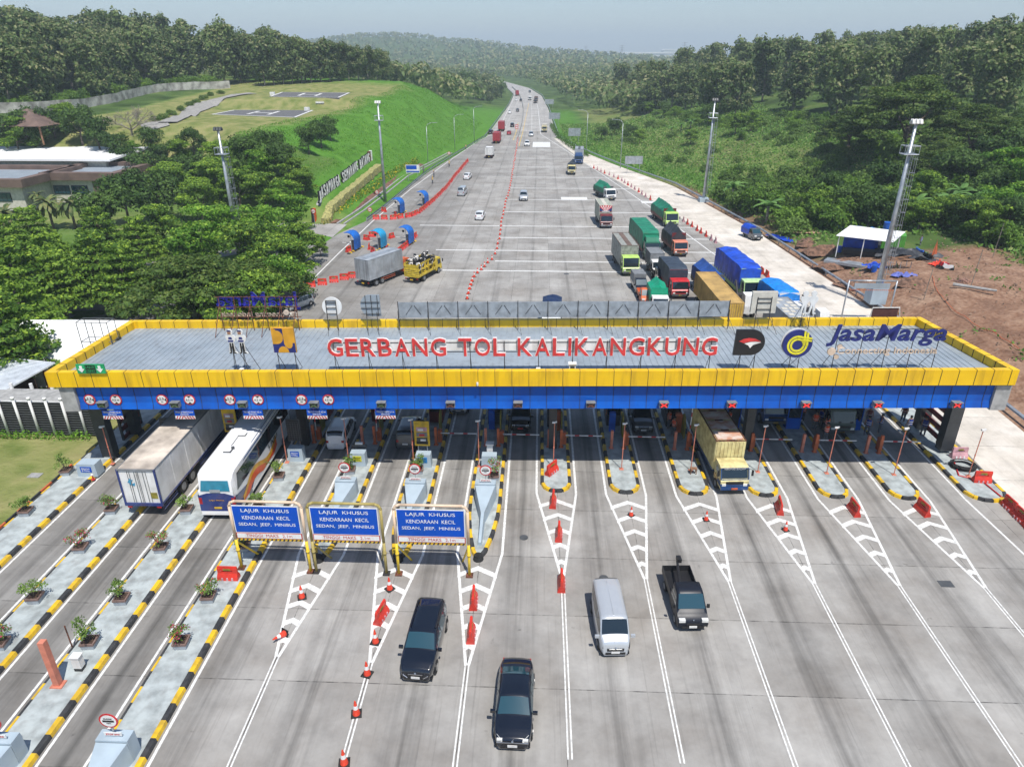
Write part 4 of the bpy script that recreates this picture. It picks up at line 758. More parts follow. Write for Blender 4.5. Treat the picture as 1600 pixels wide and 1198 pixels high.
def car(kind,m,x,y,hd,label,group=None,ref='f',name=None,z=0,plate='white',glass='glass_dark',detail=True,rails=False,cat=None):
    Lc,Wc,Hc,belt,top,yw0,yw1,yr0,yr1=PROF[kind]; a=R(hd); d=Vector((-math.sin(a),math.cos(a))) ; c=Vector((x,y))
    if ref=='f': c=c-d*Lc/2
    elif ref=='r': c=c+d*Lc/2
    t=thing(name or {'mpv':'minivan','suv':'suv','sedan':'sedan_car','hatch':'hatchback_car','van':'passenger_van'}[kind],label,cat or ('van' if kind=='van' else 'car'),(c.x,c.y,z),a,group)
    hl=Lc/2
    wf=lambda yy:Wc/2*(1-.05*abs(yy/hl)**2-.20*abs(yy/hl)**8); topf=lambda yy:interp(top,yy); wr=Wc/2*(.80 if kind!='van' else .86)
    def sec(yy):
        T=topf(yy); bl=min(belt,T-.05); f=max(0,(T-belt)/(Hc-belt)); f=min(1,f); w_=wf(yy); xs_=w_*.94*(1-f)+wr*f
        return [(w_*.90,.22),(w_*.99,.34),(w_,.60),(w_*.985,bl),(xs_,bl+(T-bl)*.90),(xs_*.86,T),(xs_*.45,T+.035),(0,T+.045)]
    ys_=sorted(set([round(v,3) for v,_ in top]+[round(v,3) for v in np.linspace(-hl,hl,26)]))
    b=MB(); vs=[]; n=8
    for yy in ys_:
        s_=sec(yy); ring=[(-px,yy,pz) for px,pz in s_]+[(px,yy,pz) for px,pz in s_[-2::-1]]; vs+=ring
    k=15; fs=[(i*k+j,(i+1)*k+j,(i+1)*k+j+1,i*k+j+1) for i in range(len(ys_)-1) for j in range(k-1)]
    fs+=[tuple(range(k)),tuple(range((len(ys_)-1)*k,len(ys_)*k))[::-1]]; b.add(vs,[f[::-1] for f in fs]); b.build('body',m,t,True)
    b=MB(); b.box((0,0,.24),(Wc*.9,Lc*.94,.14)); b.build('underbody','black',t)
    # windscreen, rear window, side windows just proud of the body
    def topg(y0,y1,nm,wid=.90):
        b=MB()
        def fn(u,v):
            yy=y0+(y1-y0)*v; s_=sec(yy); xx=(u*2-1)*s_[5][0]*1.08*wid*(1-.05*(v if y0>0 else 1-v)); T=topf(yy)+.045*(1-(abs(u*2-1))**2)+.012; return Vector((xx,yy+(.012 if y0>0 else -.012),T-(.05 if abs(u*2-1)>.99 else 0)*0))
        b.grid(fn,6,5); b.build(nm,glass,t,True)
    topg(yw0-.04,yw1+.05,'windscreen',1.0); topg(yr0,yr1+.03,'rear_window',.95)
    segs={'mpv':[(-1.95,-1.15),(-1.08,-.18),(-.10,1.12)],'suv':[(-2.0,-1.25),(-1.18,-.2),(-.12,.98)],'sedan':[(-1.3,-.55),(-.5,.05),(.12,.98)],'hatch':[(-1.6,-.9),(-.85,-.05),(.02,.85)],'van':[(-1.9,-.85),(-.75,.35),(.45,1.5)]}[kind]
    for sx in(-1,1):
        for y0,y1 in segs:
            def fn(u,v):
                yy=y0+(y1-y0)*u; s_=sec(yy); (xa,za),(xb,zb)=s_[3],s_[4]; f=.10+.80*v; return Vector((sx*(xa+(xb-xa)*f+.012),yy,za+(zb-za)*f))
            b=MB(); b.grid(fn,4,2); 
            if sx>0: b.f=[f[::-1] for f in b.f]
            b.build('side_window',glass,t)
    rr=.33 if kind!='hatch' else .30
    for sx in(-1,1):
        for yy in(-hl*.62,hl*.62):
            b=MB(); b.cyl((sx*Wc*.40,yy,rr),(sx*(Wc/2*.992),yy,rr),rr*1.14,n=16); b.build('wheel_arch','black',t); wheel(t,sx*(Wc/2-.0)+sx*.012,yy,rr,.2)
        w5=wf(hl*.95)
        b=MB(); b.add([(sx*w5*.98,hl*.90,.62),(sx*w5*.62,hl*1.005,.60),(sx*w5*.62,hl*.985,.74),(sx*w5*.99,hl*.86,.80)],[(0,1,2,3),(3,2,1,0)][:1] if sx>0 else [(3,2,1,0)]); b.box((sx*w5*.80,hl*.955,.70),(w5*.34,.10,.10)); hl_=b.build('headlight','dark_grey' if kind in('suv','van') else 'lamp_glass',t)
        if kind=='suv': b=MB(); b.tube([(sx*w5*.98,hl*.93,.72),(sx*w5*.80,hl*1.0,.56),(sx*w5*.55,hl*1.02,.46)],.03,5); b.build('chrome_trim','chrome',t)
        b=MB(); b.box((sx*w5*.84,-hl*.975,.88 if kind!='sedan' else .80),(w5*.26,.12,.20)); b.build('tail_light','tail_red',t)
        b=MB(); b.box((sx*(Wc/2+.10),yw1+.55,belt+.10),(.22,.12,.15)); b.build('wing_mirror',m if not isinstance(m,str) or m!='car_silver' else 'car_silver',t)
    b=MB(); b.box((0,hl*.995,.60),(Wc*.52,.06,.16)); b.box((0,hl*.99,.36),(Wc*.62,.08,.14)); b.build('grille','black',t)
    b=MB(); b.box((0,hl*1.005,.66),(Wc*(.80 if kind=='sedan' else .40),.05,.035)); b.sphere((0,hl*1.01,.74),.06); b.build('badge','chrome',t)
    for s in(1,-1): b=MB(); b.box((0,s*(hl+.02),.44 if s>0 else .62),(.44,.03,.13)); b.build('number_plate',plate,t)
    if rails:
        for sx in(-1,1): b=MB(); b.box((sx*wr*.92,-.7,Hc+.03),(.05,1.9,.05)); b.build('roof_rail','black',t)
    if kind=='van':
        b=MB()
        for i in range(5): b.box((-.5+.25*i,-.3,Hc+.045-.03*abs(i-2)),(.05,2.6,.02))
        b.build('roof_ribs',m,t)
    return t
def truck(x,y,hd,label,cab='white',cargo='box',cm='silver_box',cm2=None,L_=7.5,W_=2.2,h=2.4,cabL=1.75,cabH=2.35,ref='f',group=None,name=None,stripe=None,side=None,deflector=None,wheels=None,bedh=1.05,plate='kerb_yellow'):
    a=R(hd); d=Vector((-math.sin(a),math.cos(a))); c=Vector((x,y)); c=c-d*L_/2 if ref=='f' else c+d*L_/2
    t=thing(name or 'cargo_truck',label,'truck',(c.x,c.y,0),a,group); f=L_/2; cw=W_*.93; r=.46 if W_>2.15 else .38; zc=.55
    # cab
    b=MB(); prof=[(f-.02,zc),(f,1.15),(f-.12,1.28),(f-.42,cabH-.1),(f-.62,cabH),(f-cabL,cabH+.02),(f-cabL,zc)]
    b.prism(prof,-cw/2,cw/2,ax='x'); b.build('cab',cab,t)
    b=MB(); 
    def ws(u,v): yy=f-.135-.275*v; return Vector(((u*2-1)*cw*.46,yy+.022,1.32+(cabH-.16-1.32)*v+.012))
    b.grid(ws,4,1); b.build('windscreen','glass_dark',t)
    for sx in(-1,1):
        b=MB(); xx=sx*(cw/2+.012); v=[(xx,f-.32,1.36),(xx,f-1.25,1.36),(xx,f-1.25,cabH-.28),(xx,f-.56,cabH-.28)]; b.add(v,[(0,1,2,3) if sx<0 else (3,2,1,0)]); b.build('side_window','glass_dark',t)
        b=MB(); b.box((sx*(cw/2+.22),f-.12,1.75),(.14,.08,.42)); b.tube([(sx*cw/2,f-.3,2.0),(sx*(cw/2+.22),f-.12,2.0)],.02,4); b.build('wing_mirror','black',t)
        b=MB(); b.box((sx*cw*.38,f+.015,.86),(.28,.06,.17)); b.build('headlight','lamp_glass',t)
        b=MB(); b.box((sx*W_*.40,-f-.01,.72),(.24,.05,.12)); b.build('tail_light','tail_red',t)
    b=MB(); b.box((0,f+.012,1.02),(cw*.62,.05,.20)); b.build('grille','black',t)
    b=MB(); b.box((0,f+.03,.60),(cw*.98,.14,.24)); b.build('bumper',stripe or 'dark_grey',t)
    for s in(1,-1): b=MB(); b.box((0,s*(f+.07)+(0 if s>0 else .03),.58),(.42,.06,.14)); b.build('number_plate',plate,t)
    b=MB(); b.box((0,-.1,.78),(W_*.4,L_-.5,.24)); b.box((0,-f+.3,.55),(W_*.8,.1,.12)); b.build('chassis','black',t)
    ax=wheels or ([f-1.0,-f+1.7] if L_<8.5 else [f-1.0,-f+1.4,-f+2.6])
    for i,yy in enumerate(ax):
        for sx in(-1,1): wheel(t,sx*W_/2*.97,yy,r,.28 if i==0 else .5,'grey_mid')
    y0,y1=-f,f-cabL-.18; cl=y1-y0; cy=(y0+y1)/2; zb=bedh
    if deflector:
        b=MB(); b.prism([(f-.55,cabH+.02),(f-.85,cabH+.65),(f-cabL,cabH+.75),(f-cabL,cabH+.02)],-cw*.42,cw*.42,ax='x'); b.build('wind_deflector',deflector,t)
    if cargo in('box','ribbed'):
        b=MB(); b.box((0,cy,zb+h/2),(W_,cl,h),k=0)
        if cargo=='ribbed':
            nn=int(cl/.22)
            for i in range(nn):
                for sx in(-1,1): b.box((sx*(W_/2+.015),y0+.11+i*cl/nn,zb+h/2),(.05,.09,h*.93))
            for i in range(8):
                for yy in(y0-.02,y1+.02): b.box((-W_/2+.14+i*(W_-.28)/7,yy,zb+h/2),(.1,.05,h*.93))
        else:
            for sx in(-1,1):
                for i in range(4): b.box((sx*(W_/2+.008),y0+cl*(i+.5)/4+cl/8-.02,zb+h/2),(.02,.03,h))
            for sx in(-.03,.03): b.box((sx,y0-.015,zb+h/2),(.02,.03,h*.96))
            for i in(-.33,-.16,.16,.33): b.box((i*W_,y0-.03,zb+h/2),(.03,.04,h*.92),k=1)
        b.build('cargo_box',[cm,'grey_mid'],t)
        b=MB()
        for sx in(-1,1): b.box((sx*(W_/2-.02),cy,zb+h+.02),(.07,cl+.03,.06))
        for yy in(y0+.02,y1-.02): b.box((0,yy,zb+h+.02),(W_-.1,.07,.06))
        if cm2: b.box((0,cy,zb+h+.012),(W_*.28,cl*.98,.03))
        b.build('roof_trim',cm2 or 'grey_mid',t)
        if side: b=MB(); [b.box((sx*(W_/2+.03),cy,zb+.28),(.03,cl,.45)) for sx in(-1,1)]; b.build('side_boards',side,t)
        b=MB()
        for sx in(-1,1):
            for z_ in(.55,.8): b.box((sx*W_*.48,cy+.3,z_),(.04,cl*.42,.05))
        b.build('side_guard',stripe or 'grey_mid',t)
    if cargo in('tarp','flat','cage'):
        b=MB(); b.box((0,cy,zb-.06),(W_,cl,.12)); bh={'tarp':.75,'flat':.4,'cage':.12}[cargo]
        for sx in(-1,1): b.box((sx*(W_/2-.03),cy,zb+bh/2),(.06,cl,bh)); 
        for yy in(y0+.03,y1-.03): b.box((0,yy,zb+bh/2),(W_-.12,.06,bh))
        nn=max(3,int(cl/.8))
        for i in range(nn+1):
            for sx in(-1,1): b.box((sx*(W_/2+.01),y0+.05+i*(cl-.1)/nn,zb+bh/2),(.06,.08,bh))
        if cargo!='cage': b.box((0,y1,zb+(h if cargo=='tarp' else .9)/2*.9),(W_*.95,.06,(h if cargo=='tarp' else .9)*.9))
        b.build('cargo_bed',side or cm,t)
    if cargo=='tarp':
        sd=random.random()*50; rid=.42 if cm2 is None else cm2
        def fn(u,v):
            yy=y0-.04+(cl+.08)*v; q=abs(yy-(y0+y1)/2)/(cl/2); e=.25*max(0,(q-.86)/.14)
            gb=rid>=.8; s1,s2,s3=(.62,.18,.45) if gb else (.45,.12,.15); P_=[(-1.02,.35),(-1.03,h*.5),(-1.0,h-rid*s1),(-.5 if gb else -.62,h-rid*s2),(0,h+rid*s3),(.5 if gb else .62,h-rid*s2),(1.0,h-rid*s1),(1.03,h*.5),(1.02,.35)]
            i=min(7,int(u*8)); fr=u*8-i; px=P_[i][0]*(1-fr)+P_[i+1][0]*fr; pz=P_[i][1]*(1-fr)+P_[i+1][1]*fr
            nv=noise.noise(Vector((px*1.3+sd,yy*.9,pz*1.1)))*.10+noise.noise(Vector((px*3+sd,yy*3,pz*3)))*.03
            sag=-.05*abs(math.sin(yy*2.4)) if pz>h*.8 else 0
            return Vector((px*W_/2*(1+nv*.5),yy,zb+pz+nv*(.9 if pz>h*.7 else .2)+sag-e*(1 if pz>h*.6 else 0)))
        b=MB(); nv_=max(10,int(cl*3)); b.grid(fn,24,nv_)
        n0=0
        for row,fl in((0,0),(nv_,1)):
            idx=[row*25+i for i in range(25)]; b.f.append(tuple(idx if fl else idx[::-1])); b.m.append(0)
        b.build('tarpaulin',cm,t,False)
    if cargo=='cage':
        b=MB()
        for sx in(-1,1):
            for z_ in(.0,.75,1.5,h-.2): b.box((sx*W_/2*.98,cy,zb+z_+.12),(.06,cl,.16))
            for i in range(6): b.box((sx*W_/2*.98,y0+.06+i*(cl-.12)/5,zb+h/2),(.08,.10,h))
        for z_ in(.2,.45,.7,.95,1.4,h-.2): b.box((0,y0,zb+z_),(W_,.06,.17))
        b.box((0,y0+.02,zb+1.15),(W_*.9,.05,.5)); b.box((0,y1,zb+h/2),(W_,.06,h))
        b.build('cage_rails',cm,t)
    return t
# ---- cars in the foreground
car('suv','car_navy',-5.75,24.75,176.5,glass='glass_blue',label='black minivan with chrome grille leaving the toll lane left of the middle',ref='f',rails=True)
car('sedan','car_navy',-.78,21.15,179,glass='glass_blue',label='black hatchback with dark rear glass nearest the camera at the bottom',name='hatchback_car')
car('van','car_silver',4.38,26.75,183.5,'silver minibus with ribbed roof in the lane right of the middle')
car('mpv','car_white',-15.75,46.9,3,'white minivan seen from behind entering left of the yellow notice block',ref='r')
car('mpv','car_grey',-10.25,47.2,1,'dark grey minivan seen from behind entering left of the poster board',ref='r')
car('mpv','car_black',-1.2,50.4,180,'black minivan waiting at the arm left of the central column',plate='red_paint')
car('mpv','car_grey',9.0,50.5,180,'grey minivan with chrome grille waiting at the arm right of the middle')
car('hatch','car_silver',-6.7,53.4,180,'silver car deep under the canopy, right of the poster board')
# ---- pickups
def pickup(x,y,hd,label,m,load=None,lm=None,ref='f',crane=False,bed=None):
    Lc=4.2; a=R(hd); d=Vector((-math.sin(a),math.cos(a))); c=Vector((x,y)); c=c-d*Lc/2 if ref=='f' else c+d*Lc/2
    t=thing('pickup_truck',label,'pickup',(c.x,c.y,0),a); f=2.1; Wc=1.66
    b=MB(); secs=[(f,.45,.72,.78),(f-.05,.3,.86,.80),(f-.35,.28,1.05,.82),(f-.55,.28,1.15,.82),(f-1.12,.28,1.82,.70),(f-1.3,.28,1.88,.70),(f-1.95,.28,1.86,.70),(f-2.0,.28,1.8,.70)]
    vs=[]
    for yy,zb,zt,wt in secs:
        bl=min(1.08,zt-.03); vs+=[(-.80,yy,zb),(-.83,yy,.6),(-.82,yy,bl),(-wt,yy,zt-.04),(-wt*.8,yy,zt),(wt*.8,yy,zt),(wt,yy,zt-.04),(.82,yy,bl),(.83,yy,.6),(.80,yy,zb)]
    k=10; b.add(vs,[(i*k+j,i*k+j+1,(i+1)*k+j+1,(i+1)*k+j) for i in range(len(secs)-1) for j in range(k-1)]+[tuple(range(k))[::-1],tuple(range((len(secs)-1)*k,len(secs)*k))]); b.f=[q[::-1] for q in b.f]; b.build('cab',m,t,True)
    b=MB(); b.grid(lambda u,v:Vector(((u*2-1)*(.74-.08*v),f-.58-.50*v+.02,1.18+.60*v+.015)),4,2); b.build('windscreen','glass_blue',t)
    for sx in(-1,1):
        b=MB(); v=[(sx*.825,f-.75,1.14),(sx*.825,f-1.85,1.14),(sx*.735,f-1.85,1.72),(sx*.735,f-1.2,1.72)]; b.add(v,[(0,1,2,3) if sx<0 else (3,2,1,0)]); b.build('side_window','glass_dark',t)
        b=MB(); b.box((sx*.62,f-.04,.86),(.34,.18,.18)); b.build('headlight','lamp_glass',t)
        b=MB(); b.box((sx*.95,f-.75,1.2),(.16,.08,.22)); b.build('wing_mirror','black',t)
        for yy in(f-.75,-f+.85): wheel(t,sx*.83,yy,.31,.2,'grey_mid')
    b=MB(); b.box((0,f+.02,.62),(.7,.05,.10)); b.box((0,f+.0,.42),(1.2,.08,.14)); b.build('grille','black',t); b=MB(); b.box((0,f+.05,.46),(.42,.04,.12)); b.build('number_plate','white',t); b=MB(); b.sphere((0,f-.02,.88),.05); b.build('badge','chrome',t)
    b=MB(); b.box((0,-1.0,.66),(1.62,2.25,.1)); 
    for sx in(-1,1): b.box((sx*.80,-1.0,.88),(.05,2.3,.40))
    b.box((0,-2.12,.88),(1.64,.05,.40)); b.box((0,.12,1.1),(1.6,.05,.8)); b.box((0,-1,.45),(.9,2.2,.25)); b.build('load_bed',bed or m,t)
    if crane:
        b=MB(); b.box((.2,.0,1.0),(.22,.22,.7)); b.cyl((.25,-.2,1.3),(.05,-1.9,1.62),.09,.07,6); b.box((-.05,-1.95,1.7),(.26,.4,.24)); b.build('crane_arm','black',t)
        b=MB(); b.cyl((-.45,-.25,.72),(-.45,-.25,1.1),.2,n=12); b.build('bucket','white',t)
    if load:
        if load=='box': b=MB(); b.box((0,-1.0,1.5),(1.64,2.35,1.6)); b.build('cargo_box',lm,t)
        else:
            b=MB(); b.prism([(-.86,.75),(-.9,1.6),(-.3,2.15),(.3,2.15),(.9,1.6),(.86,.75)],-2.2,.2,ax='y'); b.build('tarpaulin',lm,t)
    return t
pickup(8.75,28.7,183,'dark blue pickup with small crane arm and bucket in its bed',mat('pickup_paint',(.010,.013,.022),.42,var=.05,spec=.35),crane=True,bed='black')
pickup(37.2,117.6,196,'dark pickup driving alone on the pale ramp road','car_grey',load='tent',lm='tarp_blue')
pickup(13.75,87.6,184,'dark blue pickup with grey box in the queue behind the orange pickup','car_navy','box','grey_mid')
t=pickup(13.9,83.2,182,'orange pickup with red patterned front beside the green tent load','truck_orange')
# ---- yellow box truck passing under the canopy
t=truck(14.25,42.0,183.5,'weathered pale yellow box truck with blue bumper coming out of the toll lane','pale_yellow','ribbed','pale_yellow','rust',L_=8.0,W_=2.15,h=2.35,cabL=1.6,cabH=2.1,stripe='car_blue')
text('lettering','KEONG BALAP',1.5,.16,'letter_white',t,(0,4.0-.32,1.98),(math.pi/2+.3,0,math.pi),ext=.01)
b=MB()
for i in range(4): b.box((0,-3.2+i*1.55,3.46),(1.9,1.25,.02))
b.build('rust_patches',mat('rust_pale',(.42,.20,.12),.8,var=.4,scale=1.5,col2=(.62,.56,.5)),t)
b=MB(); b.box((0,4.125,.60),(.45,.04,.12)); b.build('front_plate','truck_orange',t)
b=MB(); b.box((0,4.0,.84),(2.04,.06,.16)); b.box((0,3.92,1.25),(1.98,.05,.05)); b.box((0,3.66,2.02),(1.98,.05,.05))
for sx in(-1,1): b.box((sx*1.01,3.2,.9),(.03,1.5,.3)); b.box((sx*.985,3.80,1.66),(.05,.10,.74),M4=Matrix.Rotation(R(22),4,'X'))
b.box((0,-.9,.98),(2.2,6.1,.14)); b.build('blue_trim','car_blue',t)
# ---- white semi-trailer from behind
a=R(.5); t=thing('semi_trailer_truck','long dirty white box semi-trailer with blue frame seen from behind','truck',(-26.35,44.2,0),a)
b=MB(); b.box((0,0,2.45),(2.5,12.6,2.65)); 
for i in range(1,6):
    for sx in(-1,1): b.box((sx*1.255,-6.3+i*2.1,2.45),(.02,.03,2.6))
b.build('cargo_box','white',t); b=MB(); b.box((0,0,3.79),(2.42,12.5,.03)); b.build('roof_panel','box_dirty',t)
b=MB()
for sx in(-1,1): b.box((sx*1.24,-6.33,2.45),(.12,.1,2.7)); b.box((sx*1.25,0,1.09),(.06,12.6,.14)); b.box((sx*1.25,0,3.78),(.05,12.6,.07),k=1)
b.box((0,-6.33,1.05),(2.6,.12,.22)); b.box((0,-6.33,3.76),(2.5,.1,.1),k=1); b.build('frame',['bus_blue','grey_mid'],t)
b=MB()
for x in(-.62,0,.62): b.box((x,-6.31,2.4),(.02,.04,2.45))
b.build('door_seams','dark_grey',t)
b=MB()
for x in(-.12,.12,-.45,.45): b.cyl((x,-6.37,1.2),(x,-6.37,3.65),.022,n=5)
b.build('lock_rods','steel',t)
b=MB(); b.box((.85,-6.315,1.75),(.42,.03,.45)); b.build('warning_label','olive_yellow',t); b=MB(); b.prism([(-.75,2.75),(-.55,3.1),(-.5,2.95),(-.35,3.0),(-.6,2.55),(-.62,2.75)],-6.33,-6.315,ax='y'); b.prism([(-.6,2.6),(-.3,2.5),(-.25,2.75)],-6.33,-6.315,ax='y'); b.build('company_mark','turq',t)
for yy in(-3.3,-1.9):
    for sx in(-1,1): wheel(t,sx*1.22,yy,.52,.5,'grey_mid')
b=MB(); b.box((0,.5,.85),(.9,11.5,.3)); b.build('chassis','black',t); b=MB()
for sx in(-1,1):
    for z_ in(.55,.75,.95): b.box((sx*1.2,-5.2,z_),(.04,2.0,.05)); b.box((sx*1.2,2.2,z_),(.04,5.4,.05))
b.build('side_guard','bus_blue',t)
for sx in(-1,1): b=MB(); b.box((sx*1.0,-6.34,.85),(.3,.06,.14)); b.build('tail_light','tail_red',t)
b=MB(); b.box((0,8.0,1.9),(2.4,2.2,2.9)); b.build('tractor_cab','bus_blue',t); b=MB(); b.box((0,7.0,.7),(1.2,4.2,.5)); b.build('tractor_chassis','black',t)
for yy in(5.2,8.6):
    for sx in(-1,1): wheel(t,sx*1.2,yy,.52,.4,'grey_mid')
# ---- coach
t=thing('coach_bus','white coach with blue tail and orange waves seen from behind','bus',(-21.3,43.8,0),R(1.5))
prof=[(-6.0,.55),(-6.08,1.2),(-6.05,2.2),(-5.9,3.1),(-5.65,3.48),(-5.2,3.56),(5.4,3.56),(5.8,3.3),(6.1,2.2),(6.1,.5)]
b=MB(); ws_=[]; 
for sx_,f_ in((-1.25,0),(-1.12,1)): pass
def bs(yy): return interp([(a_,b_) for a_,b_ in [(-6.08,1.4),(-6.03,2.3),(-5.9,3.05),(-5.6,3.46),(-5.2,3.56),(5.4,3.56),(5.75,3.35),(6.0,2.6),(6.1,1.6)]],yy)
vs=[]; ysb=[-6.08,-6.03,-5.9,-5.6,-5.2,-4.9,0,5.0,5.4,5.75,6.0,6.1]
for yy in ysb:
    T=bs(yy); wd=1.25 if abs(yy)<5.7 else 1.16; vs+=[(-wd,yy,.42),(-wd,yy,1.3 if T>1.5 else T-.1),(-wd*.985,yy,min(2.4,T-.06)),(-wd*.93,yy,T-.10),(-wd*.82,yy,T),(wd*.82,yy,T),(wd*.93,yy,T-.10),(wd*.985,yy,min(2.4,T-.06)),(wd,yy,1.3 if T>1.5 else T-.1),(wd,yy,.42)]
k=10; b.add(vs,[(i*k+j,(i+1)*k+j,(i+1)*k+j+1,i*k+j+1)[::-1] for i in range(len(ysb)-1) for j in range(k-1)]+[tuple(range(k)),tuple(range((len(ysb)-1)*k,len(ysb)*k))[::-1]]); b.f=[q for q in b.f]; b.build('body','car_white',t,False)
b=MB(); b.grid(lambda u,v:Vector(((u*2-1)*(.98-.08*v),-6.055-.02+.16*v,2.32+.72*v)),6,3); b.build('rear_window',mat('coach_glass',(.02,.20,.30),.15,spec=.8,var=.1),t)
b=MB(); b.box((0,-6.12,2.36),(.7,.03,.2)); b.build('window_sticker','galv',t)
b=MB(); b.add([(-1.2,-6.11,.75),(1.2,-6.11,.75),(1.2,-6.085,1.95),(.6,-6.075,2.15),(-.6,-6.075,2.15),(-1.2,-6.085,1.95)],[(0,1,2,3,4,5)])
for sx in(-1,1):
    v=[(sx*1.262,-6.0,.75),(sx*1.262,-3.2,.75),(sx*1.262,-2.4,1.25),(sx*1.262,-5.6,1.8),(sx*1.262,-6.0,1.95)]; b.add(v,[(0,1,2,3,4) if sx>0 else (4,3,2,1,0)])
b.build('blue_tail','bus_blue',t)
for nm_,mm,off,zz in(('orange_wave','bus_orange',1.268,0),('yellow_wave','bus_yellow',1.274,.22)):
    b=MB()
    for sx in(-1,1):
        n_=22; lo=[];hi=[]
        for i in range(n_+1):
            yy=-4.9+i*7.2/n_; m_=1.15+.42*math.sin((yy+4.9)*1.05-.9)+.04*(yy+4.9); lo.append((sx*off,yy,max(.72,m_-.35+zz*1.5 if zz else .72+max(0,m_-1.3)))); hi.append((sx*off,yy,m_+.12+(zz*.9 if zz else 0)))
        b.add(lo+hi,[((i,i+1,n_+2+i,n_+1+i) if sx>0 else (n_+1+i,n_+2+i,i+1,i)) for i in range(n_)])
    b.build(nm_,mm,t)
for sx in(-1,1):
    b=MB(); xx=sx*1.243; v=[(xx+sx*.012,-5.5,2.05),(xx+sx*.012,5.6,1.95),(xx-sx*.02,5.4,3.12),(xx-sx*.045,-5.1,3.12)]; b.add(v,[(0,1,2,3) if sx>0 else (3,2,1,0)]); b.build('side_windows','glass_dark',t)
    b=MB(); b.add([(sx*1.20,-3.9,3.30),(sx*1.20,5.2,3.30),(sx*1.06,5.2,3.555),(sx*1.06,-1.5,3.562)],[(0,1,2,3) if sx>0 else (3,2,1,0)]); b.build('roof_stripe','car_blue',t)
    b=MB(); b.box((sx*1.1,-6.0,1.55),(.22,.2,.5)); b.build('tail_light','tail_red',t)
    for yy in(-3.6,3.6): wheel(t,sx*1.24,yy,.52,.4,'grey_mid')
o=text('lettering','LAJU PRIMA',1.0,.12,'gold',t,(0,-6.125,1.62)); o=text('lettering','LAJU',1.9,.45,'black',t,(1.29,1.6,1.72),(math.pi/2,0,math.pi/2))
b=MB(); b.box((0,1.8,3.60),(1.7,4.6,.14),taper=.94); b.build('roof_unit','car_white',t)
b=MB()
for i in range(5): b.cyl((-.6+.3*i,3.5,3.67),(-.6+.3*i,3.5,3.69),.12,n=10)
b.box((-.1,-3.2,3.6),(.5,.08,.06)); b.box((.15,-3.0,3.6),(.08,.5,.06)); b.cyl((.15,-2.7,3.58),(.15,-2.7,3.72),.12,n=8); b.box((.1,-.9,3.59),(.5,.06,.05)); b.box((.35,-.7,3.59),(.06,.45,.05)); b.box((-.12,-1.6,3.585),(.03,1.4,.03)); b.build('roof_fittings','dark_grey',t)
b=MB(); b.box((0,-6.1,.6),(2.3,.12,.26)); b.build('rear_bumper','car_white',t); b=MB(); b.box((0,-6.12,1.02),(.5,.03,.14)); b.build('number_plate','kerb_yellow',t)
b=MB(); b.box((0,0,.5),(2.3,11.6,.2)); b.build('underbody','black',t)
# ---- trucks beyond the canopy
truck(-23.5,89.6,-29,'grey box truck with orange cab driving away behind the roof','truck_orange','box','silver_box','galv',L_=9.0,W_=2.45,h=2.75,ref='r',side='silver_box',stripe='truck_orange')
ct=truck(-17.2,91.4,-20,'yellow slatted cattle truck carrying black and white cows','truck_yellow','cage','truck_yellow',L_=7.0,W_=2.2,h=1.75,ref='r')
truck(20.2,52.0,181,'dark blue truck waiting under the canopy right of the yellow truck','car_blue','box','dark_grey',L_=7,W_=2.2)
truck(25.15,50.6,180,'grey green tarp truck waiting beside the orange vests under the canopy',mat('dull_green',(.10,.13,.11),.6),'tarp','tarp_black',L_=7.5,W_=2.2,h=2.2)
truck(11.3,207,176,'blue box truck at the far right edge of the plaza','car_blue','box','silver_box','dark_grey',L_=9.5,W_=2.5,h=2.7,deflector='car_blue',stripe='car_blue',bedh=1.2)
truck(8.5,187.2,178,'small dump truck with cream cab and black cover in front of the blue truck','pale_yellow','tarp','tarp_black',.8,L_=6.2,W_=2.1,h=1.6,side='dark_grey')
truck(15.6,152.2,196,'white cab truck with green gabled tarp coming down the plaza','white','tarp','tarp_green',1.0,L_=8.0,W_=2.4,h=1.9,side='dark_grey')
t=truck(12.35,125.8,183,'dark red box truck with blue and red rays painted above its cab','maroon','box',mat('sage_box',(.36,.38,.31),.6),'cream',L_=8.5,W_=2.3,h=2.75,stripe='grey_mid')
b=MB(); yb=4.25-1.75-.16; b.box((0,yb,3.22),(2.2,.03,1.15),k=0)
for i in range(5): 
    a0=(i-2)*.42; b.prism([(a0*.2-.03,2.75),(a0*.2+.03,2.75),(a0*1.15+.09,3.76),(a0*1.15-.09,3.76)],yb+.016,yb+.022,ax='y',k=1)
for sx in(-1,1): b.prism([(sx*.2,2.72),(sx*1.08,3.45),(sx*1.08,2.72)],yb+.023,yb+.03,ax='y',k=2)
b.box((0,yb+.02,2.72),(1.4,.03,.14),k=1); b.build('painted_front',['letter_red','letter_white','car_blue'],t)
truck(24.3,127.0,188,'lime cab truck with red body and green gabled tarp near the ramp barriers','lime','tarp','tarp_green',1.1,L_=9.6,W_=2.5,h=2.3,side='maroon',cabH=2.6)
truck(17.5,104.6,184,'long green cab truck under a flat green tarp in the middle of the queue',mat('dark_green',(.012,.09,.055),.4),'tarp','tarp_green',.08,L_=13,W_=2.5,h=3.0,side='maroon',cabH=2.7,wheels=[5.4,-2.5,-3.7,-4.9],deflector='tarp_green')
truck(13.25,96.0,184,'lime green box truck with grey and brown striped roof in the queue','lime','box',mat('grey_side',(.30,.31,.28),.6,var=.2),'brown_roof',L_=9.8,W_=2.5,h=2.9,cabH=2.7,stripe='dark_grey')
